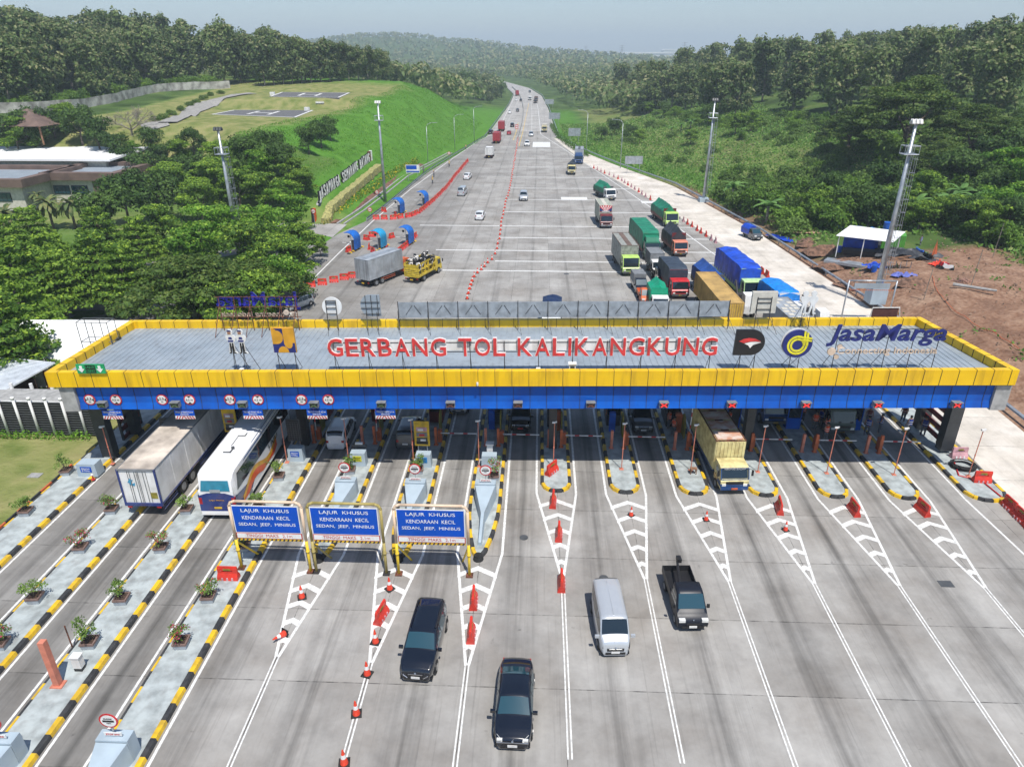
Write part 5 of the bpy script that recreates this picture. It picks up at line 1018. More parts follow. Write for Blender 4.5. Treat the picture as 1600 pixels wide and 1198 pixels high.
truck(22.2,106.6,186,'orange white cab truck with black gabled cover near the middle of the queue','salmon','tarp','tarp_black',1.2,L_=7.6,W_=2.3,h=2.6,side='maroon')
truck(17.15,95.8,184,'white cab truck with grey box behind the black tractor','white','box','grey_mid',L_=5.2,W_=2.0,h=1.9,cabL=1.5,cabH=2.2)
truck(17.3,92.0,184,'small black open truck in front of the white grey box truck','car_black','flat','black',L_=5.4,W_=2.0,h=.5,cabH=2.1)
truck(18.4,86.0,184,'red and white truck with flat navy cover beside the tan container','red_paint','tarp',mat('tarp_navy',(.035,.05,.075),.55,var=.15,bump=.2,bscale=2),.06,L_=8.2,W_=2.4,h=2.6,side='maroon')
truck(22.8,84.2,185,'pale green truck with blue gabled tarp behind the tan container',mat('pale_green',(.45,.55,.38),.5),'tarp',mat('tarp_blue_dull',(.018,.075,.30),.6,var=.15,bump=.2,bscale=2),.9,L_=8.2,W_=2.4,h=2.5,side='dark_grey')
truck(27.2,84.6,184,'big truck with bulging bright blue tarp and lime side boards',mat('pale_lime',(.45,.66,.30),.45),'tarp','tarp_blue',.30,L_=12.5,W_=2.6,h=3.3,side='lime',cabH=2.8,wheels=[5.2,-2.6,-3.8,-5.0])
truck(29.8,77.0,187,'truck wrapped in a light blue tarp right behind the square sign','white','tarp','tarp_sky',.5,L_=7.8,W_=2.5,h=2.5,side='white')
# container trailers standing
def contr(x,y,hd,label,m,fm,Lx=12.0,txt=None,roof=None):
    t=thing('container_trailer',label,'trailer',(x,y,0),R(hd)); b=MB(); b.box((0,0,2.55),(2.44,Lx,2.6),k=0); n_=int(Lx/.28)
    for i in range(n_):
        for sx in(-1,1): b.box((sx*1.235,-Lx/2+.15+i*(Lx-.3)/n_+.1,2.55),(.05,.12,2.35))
    for i in range(9): b.box((-1.05+i*.2625,Lx/2+.02,2.55),(.11,.06,2.35),k=1)
    b.build('container',[m,fm],t); b=MB()
    for sx in(-1,1):
        for s in(-1,1): b.box((sx*1.18,s*(Lx/2-.03),2.55),(.16,.16,2.7))
        b.box((sx*1.2,0,3.86),(.1,Lx,.08))
    for s in(-1,1): b.box((0,s*(Lx/2-.02),3.86),(2.3,.1,.08))
    b.build('corner_frame',m if not roof else roof,t); b=MB(); b.box((0,0,.95),(1.0,Lx,.35)); b.build('chassis','black',t)
    for yy in(-Lx/2+1.2,-Lx/2+2.5,Lx/2-1.5):
        for sx in(-1,1): wheel(t,sx*1.2,yy,.5,.45,'grey_mid')
    if txt: 
        text('lettering',txt,2.2,1.0,'black',t,(-1.30,1.0,2.5),(math.pi/2,0,-math.pi/2)); 
    if roof:
        b=MB()
        for i in range(7):
            for j in range(3):
                if (i*3+j*5)%4: b.box((-.7+.7*j+.08*math.sin(i*3+j),-Lx/2+.9+i*(Lx-1.8)/6,3.87),(.5*(1+.3*math.sin(i+j*2)),.6,.02))
        b.build('roof_patches','cream',t)
    return t
contr(21.3,79.3,182,'long tan shipping container on a trailer behind the rear name board','container_tan',mat('cont_yellow',(.58,.38,.05),.5),txt='MSC')
contr(27.2,71.8,184,'grey white shipping container with patched roof right of the name board','silver_box','white',Lx=7.5,roof='galv')
def tractor(x,y,hd,label,m='white'):
    t=thing('crane_truck',label,'truck',(x,y,0),R(hd)); b=MB(); b.box((0,-1.2,.85),(1.1,5.2,.4)); b.build('chassis','black',t)
    b=MB(); b.prism([(2.2,.7),(2.25,1.6),(2.0,2.9),(.9,3.0),(.8,.7)],-.6,.5,ax='x'); b.build('cab',m,t); b=MB(); b.add([(-.5,2.2,1.75),(.4,2.2,1.75),(.4,2.03,2.7),(-.5,2.03,2.7)],[(0,1,2,3)]); b.build('windscreen','glass_dark',t)
    b=MB(); b.box((.9,-.4,1.6),(.6,1.6,1.2)); b.cyl((.2,-1.0,1.2),(.3,-2.6,3.4),.16,.12,8); b.box((-.4,-2.2,1.4),(.9,1.0,.8)); b.build('machinery','dark_steel',t); b=MB(); b.cyl((.1,-3.0,.7),(.1,-3.0,1.0),.7,n=16); b.cyl((-.2,-3.5,1.1),(-.2,-3.5,1.35),.6,n=16); b.build('spare_tyre','rubber',t)
    for yy in(1.4,-1.6,-2.9):
        for sx in(-1,1): wheel(t,sx*1.0,yy,.48,.35,'grey_mid')
tractor(24.9,81.0,183,'old white crane truck with open machinery beside the blue tarp truck'); tractor(31.4,75.5,188,'white crane truck with piled tyres by the rear roof corner')
# green tent load in front of the orange pickup, dark roof seen over the name board
truck(15.0,80.5,180,'small truck with bright green tent load carrying a spare tyre','white','tarp',mat('tent_green',(.0,.32,.17),.5,var=.1),.8,L_=5.2,W_=2.1,h=1.9,cabL=1.4,cabH=1.9)
truck(1.6,71.5,178,'truck with navy blue cover barely showing above the rear name board','white','tarp',mat('tarp_deep',(.01,.025,.08),.5),.5,L_=6.5,W_=2.2,h=2.1)
# cars further up the road
far=[('hatch','car_white',-11.2,131.6,-2,'r','white hatchback driving away left of the cone line'),('suv','car_silver',-3.2,151,181,'f','silver minivan coming right of the cone line'),('van','car_silver',-17.2,156,-4,'r','small silver van driving away next to the red barriers'),('hatch','car_white',-18.2,178.5,-4,'r','white car driving away above the small silver van'),
('mpv','car_white',-4.2,249,181,'f','white minivan coming down left of the white square patch'),('mpv','car_silver',-3.2,280,181,'f','silver car coming down behind the white minivan'),('hatch','car_red',-12,286,-1,'r','red car driving away beside the red trucks'),('mpv','car_black',-11.9,318,0,'r','dark car driving away behind the red car'),('mpv','car_black',-19.4,288,-2,'r','dark car stopped on the left shoulder'),('mpv','car_white',-16,392,2,'r','white car far up the left carriageway'),('mpv','car_grey',-12.2,406,2,'r','grey car far up beside the white car'),('mpv','car_white',-16,503,3,'r','white car very far up the left carriageway'),('mpv','car_black',-12.8,498,3,'r','dark car very far up the left carriageway'),('mpv','car_black',-8.4,616,186,'f','dark car at the start of the far bend')]
for k_,m_,x,y,hd,rf,l in far: car(k_,m_,x,y,hd,l,'traffic on the distant motorway' if y>200 else None,rf)
truck(-15.2,218,-3,'white canvas truck driving away on the left carriageway','white','box','white',L_=6,W_=2.2,h=2.1,ref='r')
truck(-15.2,256,-2,'nearer red box truck driving away','red_paint','box',mat('red_box',(.36,.02,.03),.5),L_=8,W_=2.4,h=2.6,ref='r'); truck(-15.7,298.5,-1,'farther red box truck driving away','red_paint','box','red_box',L_=8,W_=2.4,h=2.7,ref='r')
truck(-17.2,565,4,'tiny red truck at the far bend of the left carriageway','red_paint','box','red_box',L_=9,W_=2.4,h=2.7,ref='r'); truck(1.9,296,178,'cream truck stopped on the right shoulder of the motorway','pale_yellow','box','cream',L_=6.5,W_=2.1,h=1.8)
truck(-2.9,478,181,'nearer of two brown trucks coming far down the motorway','brown_roof','flat','brown_roof',L_=8,W_=2.4,h=1.5); truck(-2.6,500,181,'farther of two brown trucks coming far down the motorway','brown_roof','box','brown_roof',L_=8,W_=2.4,h=1.8); truck(-6.9,511,182,'small white truck coming far down beside the brown trucks','white','box','white',L_=6,W_=2.1,h=1.8)
# parked car under the trees left of the rear lettering
car('hatch','car_silver',-30.6,79.5,150,'silver car parked by the trees behind the rear lettering'); car('mpv','car_white',-43,96,80,'white car parked in the shade under the left trees','parked cars under the left trees'); car('mpv','car_silver',-42,91,80,'silver car parked in the shade nearer the canopy','parked cars under the left trees')
# ---- cows (on the cattle truck)
cv=[(0,.0,1.05),(0,.5,1.1),(0,-.45,1.1),(0,.85,1.3),(0,1.1,1.35),(0,1.35,1.2)]; ce=[(0,1),(0,2),(1,3),(3,4),(4,5)]; cr=[.32,.28,.27,.17,.13,.08]
def addc(p,r_,par): cv.append(p); cr.append(r_); ce.append((par,len(cv)-1)); return len(cv)-1
for sx in(-1,1):
    i=addc((sx*.2,.5,.75),.11,1); i=addc((sx*.2,.48,.42),.07,i); addc((sx*.2,.5,.08),.06,i)
    i=addc((sx*.2,-.5,.8),.14,2); i=addc((sx*.2,-.62,.45),.07,i); addc((sx*.2,-.56,.08),.06,i)
    addc((sx*.2,1.05,1.42),.05,4)
i=addc((0,-.78,1.1),.05,2); addc((0,-.85,.6),.035,i)
cowme=skinmesh('cow_body',cv,ce,cr,1,0)
hm=bpy.data.materials.new('cow_hide'); hm.use_nodes=True; n=hm.node_tree; N=n.nodes; tc=N.new('ShaderNodeTexCoord'); z=N.new('ShaderNodeTexNoise'); z.inputs['Scale'].default_value=1.6; oi=N.new('ShaderNodeObjectInfo'); ad=N.new('ShaderNodeVectorMath'); n.links.new(tc.outputs['Object'],ad.inputs[0]); sc_=N.new('ShaderNodeVectorMath'); sc_.operation='SCALE'; n.links.new(oi.outputs['Location'],sc_.inputs[0]); sc_.inputs['Scale'].default_value=3.0; n.links.new(sc_.outputs[0],ad.inputs[1]); n.links.new(ad.outputs[0],z.inputs['Vector']); r_=N.new('ShaderNodeValToRGB'); r_.color_ramp.interpolation='CONSTANT'; r_.color_ramp.elements[0].color=(.012,.011,.011,1); r_.color_ramp.elements[1].position=.54; r_.color_ramp.elements[1].color=(.62,.6,.56,1); n.links.new(z.outputs['Fac'],r_.inputs['Fac']); n.links.new(r_.outputs[0],N['Principled BSDF'].inputs['Base Color']); MATS['cow_hide']=hm
cowme.materials.clear(); cowme.materials.append(hm)
cm_=ct.matrix_basis
rows=['at the tailboard, left','at the tailboard, right','second row left','second row right','third row left','third row right','fourth row left','fourth row right','behind the cab, left','behind the cab, right']
for i in range(10):
    p=Vector(((-.52 if i%2==0 else .52)+.08*math.sin(i*3),-2.7+(i//2)*1.0,1.30+.45*(i%3>0))); wp=Matrix.Translation(ct.location)@Euler((0,0,ct.rotation_euler.z)).to_matrix().to_4x4()@p
    t=bpy.data.objects.new('cow',cowme); COL.objects.link(t); t.location=wp; t.rotation_euler=(0,0,ct.rotation_euler.z+[.3,-.2,3.0,.2,-.35,2.9,.1,3.3,-.1,.25][i]+1.2*(i%3==1)); tag(t,'black and white cow standing in the yellow truck, '+rows[i],'cow','cows in the cattle truck')
# ---- people
def person_mesh(pose):
    # joints: pelvis, chest, neck, head, arms, legs
    v=[(0,0,.95),(0,0,1.15),(0,.01,1.36),(0,.0,1.5),(0,.01,1.60),(0,.02,1.72)]; e=[(0,1),(1,2),(2,3),(3,4),(4,5)]; r=[(.15,.11),(.14,.10),(.17,.11),.055,.10,.075]
    def a(p,q,par): v.append(p); r.append(q); e.append((par,len(v)-1)); return len(v)-1
    st=.10 if pose!='walk' else .28
    for s in(-1,1):
        i=a((s*.10,0,.88),.10,0); i=a((s*.12,s*st*.5 if pose=='walk' else .01,.50),.066,i); i=a((s*.13,s*st if pose=='walk' else -.02,.09),.045,i); a((s*.14,(s*st if pose=='walk' else -.02)+.14,.04),.035,i)
        i=a((s*.21,0,1.40),.058,2)
        if pose=='reach': i=a((s*.27,.06,1.14),.044,i); i=a((s*.22,.28,1.10),.034,i)
        elif pose=='bend': i=a((s*.25,.12,1.16),.044,i); i=a((s*.18,.32,1.0),.034,i)
        else: i=a((s*.28,-.02,1.13),.044,i); i=a((s*.29,.06,.88),.034,i)
        px,py,pz=v[i]
        for k in range(4): a((px+(k-1.5)*.018,py+.03,pz-.075+.006*abs(k-1.5)),.009,i)
        a((px-s*.035,py+.04,pz-.03),.009,i)
    return skinmesh('person_body',v,e,r,1,0)
PM={p:person_mesh(p) for p in('stand','reach','walk')}
def torso_shell(vs_,z0,z1,wx,wy,m,name,par,stripe=None):
    b=MB(); n_=12; lv=[z0+(z1-z0)*i/4 for i in range(5)]; vv=[]
    for j,zz in enumerate(lv):
        s_=[1,.96,1.0,1.1,.86][j]
        for i in range(n_): t_=2*math.pi*i/n_; vv.append((math.cos(t_)*wx*s_,math.sin(t_)*wy*s_+.005,zz))
    fs_=[(j*n_+i,j*n_+(i+1)%n_,(j+1)*n_+(i+1)%n_,(j+1)*n_+i) for j in range(4) for i in range(n_)]; b.add(vv,fs_)
    o=b.build(name,m,par,True)
    if stripe:
        b=MB()
        for zz in(z0+.12,z0+.30): 
            for i in range(n_):
                t0,t1=2*math.pi*i/n_,2*math.pi*(i+1)/n_; q=1.06
                b.quad((math.cos(t0)*wx*q,math.sin(t0)*wy*q,zz),(math.cos(t1)*wx*q,math.sin(t1)*wy*q,zz),(math.cos(t1)*wx*q,math.sin(t1)*wy*q,zz+.05),(math.cos(t0)*wx*q,math.sin(t0)*wy*q,zz+.05))
        b.build('reflective_stripes',stripe,o)
    return o
def person(x,y,rz,label,vest='vest_orange',pose='stand',z=.15,head='hair',grp=None):
    t=thing('person',label,'person',(x,y,z),rz,grp); o=bpy.data.objects.new('body',PM[pose]); COL.objects.link(o); o.parent=t
    if not PM[pose].materials: PM[pose].materials.append(M('skin'))
    PM[pose].polygons.foreach_set('use_smooth',[True]*len(PM[pose].polygons))
    torso_shell(None,.92,1.46,.205,.15,vest,'vest',t,'paint_white')
    b=MB(); st=.28 if pose=='walk' else 0
    for s in(-1,1): b.cyl((s*.10,0,.96),(s*.12,s*st*.5,.50),.115,.085,9); b.cyl((s*.12,s*st*.5,.52),(s*.13,s*st,.10),.085,.062,9)
    b.build('trousers','trousers',t,True); b=MB(); b.sphere((0,-.012,1.70),.115,8,sq=(1,1.05,.85)); b.build('hair' if head=='hair' else 'helmet',head,t,True)
    return t
PE=[(23.3,51.6,2.8,'person in orange vest standing left of the grey truck','vest_orange','stand'),(23.5,49.7,.4,'person in orange vest bending by the orange bollards','vest_orange','reach'),(24.0,50.9,.2,'person in orange vest behind the pair of orange bollards','vest_orange','reach'),(22.9,53.2,1.8,'person in striped orange vest farther back near the lockers','vest_orange','stand'),(24.0,52.2,2.2,'person in dark blue vest with white stripes behind the orange vests','vest_blue','stand'),
(27.3,50.9,-.5,'left person in blue and white vest near the last inner island','vest_blue','walk'),(28.5,51.3,1.2,'right person in blue and white vest near the last inner island','vest_blue','reach'),(28.1,52.6,3.0,'person in dark shirt behind the two blue vests','maroon','stand'),(30.9,51.4,.2,'person in blue and white vest alone near the right screen','vest_blue','walk'),(31.4,53.4,2.0,'person in dark red shirt near the red screen','maroon','stand'),(31.9,51.0,2.6,'person in blue vest crouched look near the last arm','vest_blue','reach'),
(11.2,51.4,1.0,'person in striped orange vest left of the third island pole','vest_orange','stand'),(11.4,50.2,2.2,'person in orange vest in front of the third booth','vest_orange','reach'),(6.2,52.0,.6,'person in orange vest at the second rounded island','vest_orange','stand'),(16.2,51.6,.8,'person in orange vest right of the yellow box truck','vest_orange','stand'),(21.9,53.4,1.4,'person in grey green shirt in the shade beside the blue truck','trousers','stand')]
for i,(x,y,rz,l,v_,ps) in enumerate(PE): person(x,y,rz,l,v_,ps,0 if i in(8,) else .15,grp='toll staff under the canopy')
for px,py,l in((1112/1.0,0,0),): pass
for (px,py,l,v_,hd) in((678,277,'roadside worker in yellow hat standing by the guard rail','trousers','kerb_yellow'),(676,287,'roadside worker in yellow vest on the road side of the guard rail','kerb_yellow','kerb_yellow'),(702,261,'worker in hi-vis standing far along the guard rail','kerb_yellow','kerb_yellow'),(728,234,'farthest worker in hi-vis along the guard rail','kerb_yellow','black'),(662,270,'dark clothed worker on the grass verge','black','black')):
    p=G(px,py); person(p.x,p.y,1.0,l,v_,'stand',0,hd,'workers beside the guard rail')
# ================================================================ BARRIERS, CONES, LAMPS, RAILS, SITE
def T(px,py,dz=0):
    r=ray_(px,py); o=Vector((0,0,H)); Y=30.0; prev=None
    while Y<2500:
        p=o+r*(Y/r.y); d=p.z-dz-gz(p.x,p.y)
        if d<0:
            lo,hi=prev,Y
            for _ in range(12):
                m=(lo+hi)/2; q=o+r*(m/r.y)
                if q.z-dz-gz(q.x,q.y)<0: hi=m
                else: lo=m
            q=o+r*(hi/r.y); return Vector((q.x,q.y,max(gz(q.x,q.y),-.02)))
        prev=Y; Y*=1.012
    return Vector((p.x,p.y,gz(p.x,p.y)))
def RY(px,py,Y):
    o=Vector((0,0,H)); d=G(px,py,0)-o; return o+d*(Y/d.y) if py>90 else o+(lambda q:q*(Y/q.y))(ray_(px,py))
def ray_(px,py):
    u=(px-800)/F; v=(py-599)/F; ca,sa,cp,sp=math.cos(YAW),math.sin(YAW),math.cos(PIT),math.sin(PIT)
    return Vector((u*ca-sa*cp+v*sa*sp, u*sa+ca*cp-v*ca*sp, -sp-v*cp))
def RYv(px,py,Y): r=ray_(px,py); return Vector((0,0,H))+r*(Y/r.y)
def mkbarrier(m):
    t=thing('plastic_barrier','x','barrier'); b=MB(); Lh=.62
    b.add([(-Lh,-.24,0),(Lh,-.24,0),(Lh,.24,0),(-Lh,.24,0),(-Lh,-.20,.22),(Lh,-.20,.22),(Lh,.20,.22),(-Lh,.20,.22),(-Lh+.03,-.08,.46),(Lh-.03,-.08,.46),(Lh-.03,.08,.46),(-Lh+.03,.08,.46)],
      [(0,1,5,4),(1,2,6,5),(2,3,7,6),(3,0,4,7),(4,5,9,8),(5,6,10,9),(6,7,11,10),(7,4,8,11)])
    for x0,x1,z0,z1 in((-Lh+.03,-.34,.46,.8),(.34,Lh-.03,.46,.8),(-.34,.34,.46,.52),(-.34,.34,.62,.8)): b.box(((x0+x1)/2,0,(z0+z1)/2),(x1-x0,.15,z1-z0))
    b.box((0,0,.84),(1.16,.10,.09)); 
    for x in(-.3,0,.3): b.prism([(x-.06,.02),(x+.06,.02),(x+.05,.2),(x-.05,.2)],-.255,-.2,ax='y',k=1)
    b.build('body',[m,'faded_pink' if m!='faded_pink' else 'white'],t); b=MB()
    for s in(-1,1): b.box((0,s*.082,.71),(.42,.02,.13))
    b.build('label','olive_yellow',t); return t
BP={'r':mkbarrier('red_plastic'),'p':mkbarrier('faded_pink')}; used={}
def barrier(x,y,rz,label,grp,z=0,c='r'):
    if c not in used: used[c]=1; t=BP[c]; t.location=(x,y,z); t.rotation_euler=(0,0,rz)
    else: t=dup(BP[c],(x,y,z),rz)
    t['label']=label; t['group']=grp; return t
def chain(pts,label,grp,c='r',rot=None,w=True):
    P=[G(*p) for p in pts]
    for i,p in enumerate(P):
        d=(P[min(i+1,len(P)-1)]-P[max(i-1,0)]); a=math.atan2(d.y,d.x) if rot is None else rot
        barrier(p.x,p.y,a,label,grp,c=c if isinstance(c,str) and len(c)==1 else c[i%len(c)])
def resamp(pts,step):
    P=[G(*p) for p in pts]; out=[P[0]]; acc=0
    for a,c in zip(P,P[1:]):
        L_=(c-a).length; s=step-acc
        while s<=L_: out.append(a.lerp(c,s/L_)); s+=step
        acc=L_-(s-step)
    return out
def chainw(pts,step,label,grp,c='r'):
    P=resamp(pts,step)
    for i,p in enumerate(P):
        d=P[min(i+1,len(P)-1)]-P[max(i-1,0)]; barrier(p.x+random.uniform(-.08,.08),p.y,math.atan2(d.y,d.x)+random.uniform(-.14,.14) if c=='r' else 1.5,label,grp,c=c[i%len(c)])
chainw([(588,343),(615,343),(642,339),(656,333),(676,316),(696,296),(713,274),(731,252)],1.6,'red plastic barrier in the long curved row beside the two far blue booths','curved barrier row by the far booths')
chainw([(621,397),(633,388),(643,379),(650,370)],1.4,'red plastic barrier in the short curved row beside the near blue booths','curved barrier row by the near booths')
for i,p in enumerate([(450,452),(470,451),(486,448),(504,445),(522,441),(538,437),(551,434)]): q=G(*p); barrier(q.x,q.y,.18+.06*math.sin(i*2),'red plastic barrier number %d from the trees in the row left of the grey truck'%(i+1),'barriers left of the grey box truck')
chainw([(928,263),(945,271),(969,281),(990,295),(1017,313)],3.1,'faded red barrier in the far row along the pale ramp','barriers along the ramp',('r','p','p'))
for i,p in enumerate([(1068,346),(1074,350),(1081,354),(1089,360),(1095,364),(1103,369),(1111,375),(1118,379)]): q=G(*p); barrier(q.x,q.y,1.45,'%s barrier beside the ramp between lime truck and blue tarp truck'%('faded pink' if i in(0,6,7) else 'red'),'barriers along the ramp',c='p' if i in(0,6,7) else 'r')
for i,p in enumerate([(1190,427),(1198,432),(1212,449),(1229,465),(1238,473)]): q=G(*p); barrier(q.x,q.y,1.6,'red barrier number %d beside the wrapped blue truck at the ramp'%(i+1),'barriers along the ramp')
for px,py,rz,z,c,l in [(862,738,.95,.15,'r','tilted red barrier standing on the central rounded island'),(864,787,1.5,0,'r','red barrier end on, first chevron below the central island'),(873,838,1.52,0,'r','red barrier end on, third chevron below the central island'),(877,915,1.55,0,'r','red barrier end on at the tip of the central chevrons'),(740,942,1.6,0,'r','upper of two red barriers on the chevrons below the right portal sign'),(736,993,1.6,0,'r','lower of two red barriers on the chevrons below the right portal sign'),(596,965,1.35,0,'r','red barrier on the chevrons between middle and right portal signs'),(358,903,.0,.15,'r','red barrier across the planted island below the left portal sign'),(1217,797,1.42,0,'r','red barrier on the chevrons right of the yellow truck'),(1333,800,1.62,0,'r','red barrier on the second chevrons right of the yellow truck'),(1440,800,1.72,0,'r','red barrier on the rightmost chevrons'),(1533,752,-.05,.15,'r','red barrier with yellow label on the outermost island'),(1497,714,.05,.15,'p','faded pink barrier beside the right column')]:
    p=G(px,py,z); barrier(p.x,p.y,rz,l,'single barriers in the lanes',z,c)
for i in range(6): barrier(32.95-.03*i,41.0-1.3*i,R(-88),'red barrier in the chain at the right edge, number %d from the island'%(i+1),'barrier chain at the right picture edge')
# cones
def mkcone():
    t=thing('traffic_cone','x','cone'); b=MB(); b.box((0,0,.02),(.42,.42,.04)); b.build('base','rubber',t); b=MB(); b.cyl((0,0,.04),(0,0,.33),.155,.105,12); b.cyl((0,0,.33),(0,0,.50),.106,.072,12,k=1); b.cyl((0,0,.50),(0,0,.72),.072,.03,12); b.build('cone_body',['cone_red','white'],t); return t
CO=mkcone(); firstc=[1]
def cone(x,y,label,grp,z=0,sc=1.0,tip=None):
    if firstc[0]: t=CO; firstc[0]=0; t.location=(x,y,z); t.scale=(sc,)*3
    else: t=dup(CO,(x,y,z),random.random()*1.5,scale=sc)
    t['label']=label; t['group']=grp
    if tip: t.rotation_euler=tip; t.location.z+=.16
    return t
for px,py in [(730,467),(732,459),(734,452),(736,446),(738,440),(741,433),(746,427),(752,422),(757,417),(762,411)]: p=G(px,py); cone(p.x,p.y,'red and white cone in the bend of the cone line behind the canopy','cone line down the plaza',sc=1.15)
for p in resamp([(769,406),(774,395),(778,383),(782,358),(788,325),(795,300),(799,280),(804,250),(808,225),(811,203)],3.3): cone(p.x+random.uniform(-.12,.12),p.y,'red and white cone in the long straight cone line','cone line down the plaza',sc=1.1)
for px,py,l in [(472,933,'cone on the chevrons left of the middle portal sign post'),(609,920,'cone between the feet of the middle and right portal signs'),(587,1003,'cone near the tip of the chevrons left of the black minivan'),(574,1053,'cone standing where the double line starts left of the black minivan'),(557,1115,'cone half way down the double line left of the black cars'),(538,1192,'cone cut by the bottom edge of the picture'),(986,805,'cone on the chevrons right of the central island'),(1103,812,'cone on the chevrons left of the yellow truck'),(1227,828,'cone below the red barrier right of the yellow truck')]: p=G(px,py); cone(p.x,p.y,l,'single cones on the chevrons',sc=1.2 if py>850 else 1.0)
p=G(446,992); cone(p.x,p.y,'fallen cone lying on the left chevrons','single cones on the chevrons',sc=1.15,tip=(R(75),0,R(-30)))
p=G(811,203); t=thing('median_warning_sign','small red and white warning board at the end of the median','sign',(p.x-1,p.y,0)); b=MB(); b.box((0,0,1.2),(1.3,.1,1.6),k=0); b.box((0,-.06,1.5),(.9,.02,.5),k=1); b.box((0,-.06,.8),(.9,.02,.4),k=1); b.build('board',['letter_red','white'],t)
# rails
def rail(name,label,pts,ex=4.0):
    t=thing(name,label,'guard rail',(0,0,0)); b=MB()
    for a,c in zip(pts,pts[1:]):
        d=(c-a); d.z=0; d.normalize(); n_=Vector((-d.y,d.x,0))*.09
        for z0,z1,o0,o1 in((.42,.52,-1,1),(.52,.60,1,-.2),(.60,.68,-.2,1),(.68,.78,1,-1)):
            q=[a+n_*o0+Vector((0,0,z0)),c+n_*o0+Vector((0,0,z0)),c+n_*o1+Vector((0,0,z1)),a+n_*o1+Vector((0,0,z1))]; b.add(q,[(0,1,2,3)])
    b.build('beam','galv',t); pm=None; acc=0
    for a,c in zip(pts,pts[1:]):
        L_=(c-a).length; s=acc
        while s<L_ and len(t.children)<80:
            p=a.lerp(c,s/L_)
            if pm is None: b=MB(); b.box((0,0,.36),(.1,.14,.74)); po=b.build('post','galv',t); pm=po.data
            else: po=bpy.data.objects.new('post',pm); COL.objects.link(po); po.parent=t
            po.location=p; s+=ex
        acc=s-L_
rail('guard_rail','long galvanized guard rail along the left edge of the plaza',[Vector((XL(y)+1.0 if y<200 else XL(y)+.2,y,0)) for y in [130,140,150,160,172,184,200,220,245,277,320,380,459,520,586,650,727]],4.5)
rail('guard_rail','galvanized guard rail along the outer edge of the pale ramp',[Vector((XR(y)+.5,y,.02)) for y in [30,45,60,70,79,90,100,112,124.5,140,155,172,190,206,225,245,278,350,432,500,569,640,700]],4.5)
# masts
def mast(x,y,z,h,label,lad=1,base=None):
    t=thing('floodlight_mast',label,'light mast',(x,y,z),0,'tall floodlight masts around the plaza'); b=MB(); b.cyl((0,0,0),(0,0,h),.34,.16,10); b.build('pole','galv',t,True)
    b=MB(); 
    for zz in(h-3.6,h-2.7): b.tube([(-.8,-.6,zz),(.8,-.6,zz),(.8,.6,zz),(-.8,.6,zz),(-.8,-.6,zz)],.05,5)
    for sx in(-.8,0,.8):
        for sy in(-.6,.6): b.cyl((sx,sy,h-3.6),(sx,sy,h-2.7),.035,n=5)
    b.box((0,0,h-3.62),(1.5,1.1,.06)); b.build('service_platform','galv',t)
    b=MB()
    for i in(-1,0,1):
        for s in(-1,1): b.box((.42*i,.22*s,h-.15),(.3,.2,.5),M4=Matrix.Rotation(.5*s,4,'X'))
    b.build('floodlights','dark_grey' if lad==1 else 'white',t)
    if lad:
        b=MB(); x0=.55
        for sy in(-.2,.2): b.cyl((x0,sy,0),(x0*.75,sy,h-3.6),.03,n=4)
        zz=.5
        while zz<h-3.7: b.box((x0-.1*zz/h,0,zz),(.05,.4,.04)); zz+=.6
        zz=3
        while zz<h-3.7: b.tube([(x0,-.2,zz),(x0+.5,-.25,zz),(x0+.5,.25,zz),(x0,.2,zz)],.025,4); zz+=1.5
        for sy in(-.22,.22): b.cyl((x0+.5,sy,3),(x0+.4,sy,h-3.8),.02,n=4)
        b.build('ladder','galv',t)
    if base: b=MB(); b.box((0,0,base/2-.3),(1.9,1.9,base+.6)); b.build('concrete_base','bluegrey',t)
a=RYv(340,200,104); mast(a.x,104,0,a.z,'floodlight mast rising out of the left trees')
mast(-32.8,149.8,0,19.9,'floodlight mast beside the blue booths at the foot of the slope',lad=0); mast(35.3,152.3,0,20.4,'slender floodlight mast on the right verge behind the ramp',base=.8)
a=RYv(1437,188,84); mast(a.x-.3,84,1.2,a.z-1.2,'big floodlight mast with ladder beside the building site',lad=2,base=1.5)
def slamp(px,py,tx,ty,arm,label):
    p=T(px,py); top=RYv(tx,ty,p.y); h=top.z-p.z; t=thing('street_lamp',label,'street lamp',p,0,'street lamps along the motorway'); b=MB(); b.cyl((0,0,0),(0,0,h-.8),.11,.07,8); b.tube([(0,0,h-.8),(arm*.5,0,h-.15),(arm*1.3,0,h+.1),(arm*2.4,0,h+.2)],.06,6); b.build('pole','galv',t,True); b=MB(); b.box((arm*2.7,0,h+.2),(.8,.28,.12)); b.build('lamp_head','galv',t)
for a_ in [(669,256,666,193,1,'left street lamp nearest the mast on the slope'),(711,236,709,180,1,'second street lamp along the left slope'),(741,221,739,167,1,'third street lamp along the left slope'),(916,238,917,173,-1,'right street lamp beside the trimmed hedge'),(969,264,971,188,-1,'right street lamp behind the road sign backs'),(163,475,156,424,.25,'small curved street lamp between the left trees and the tent')]: slamp(*a_)
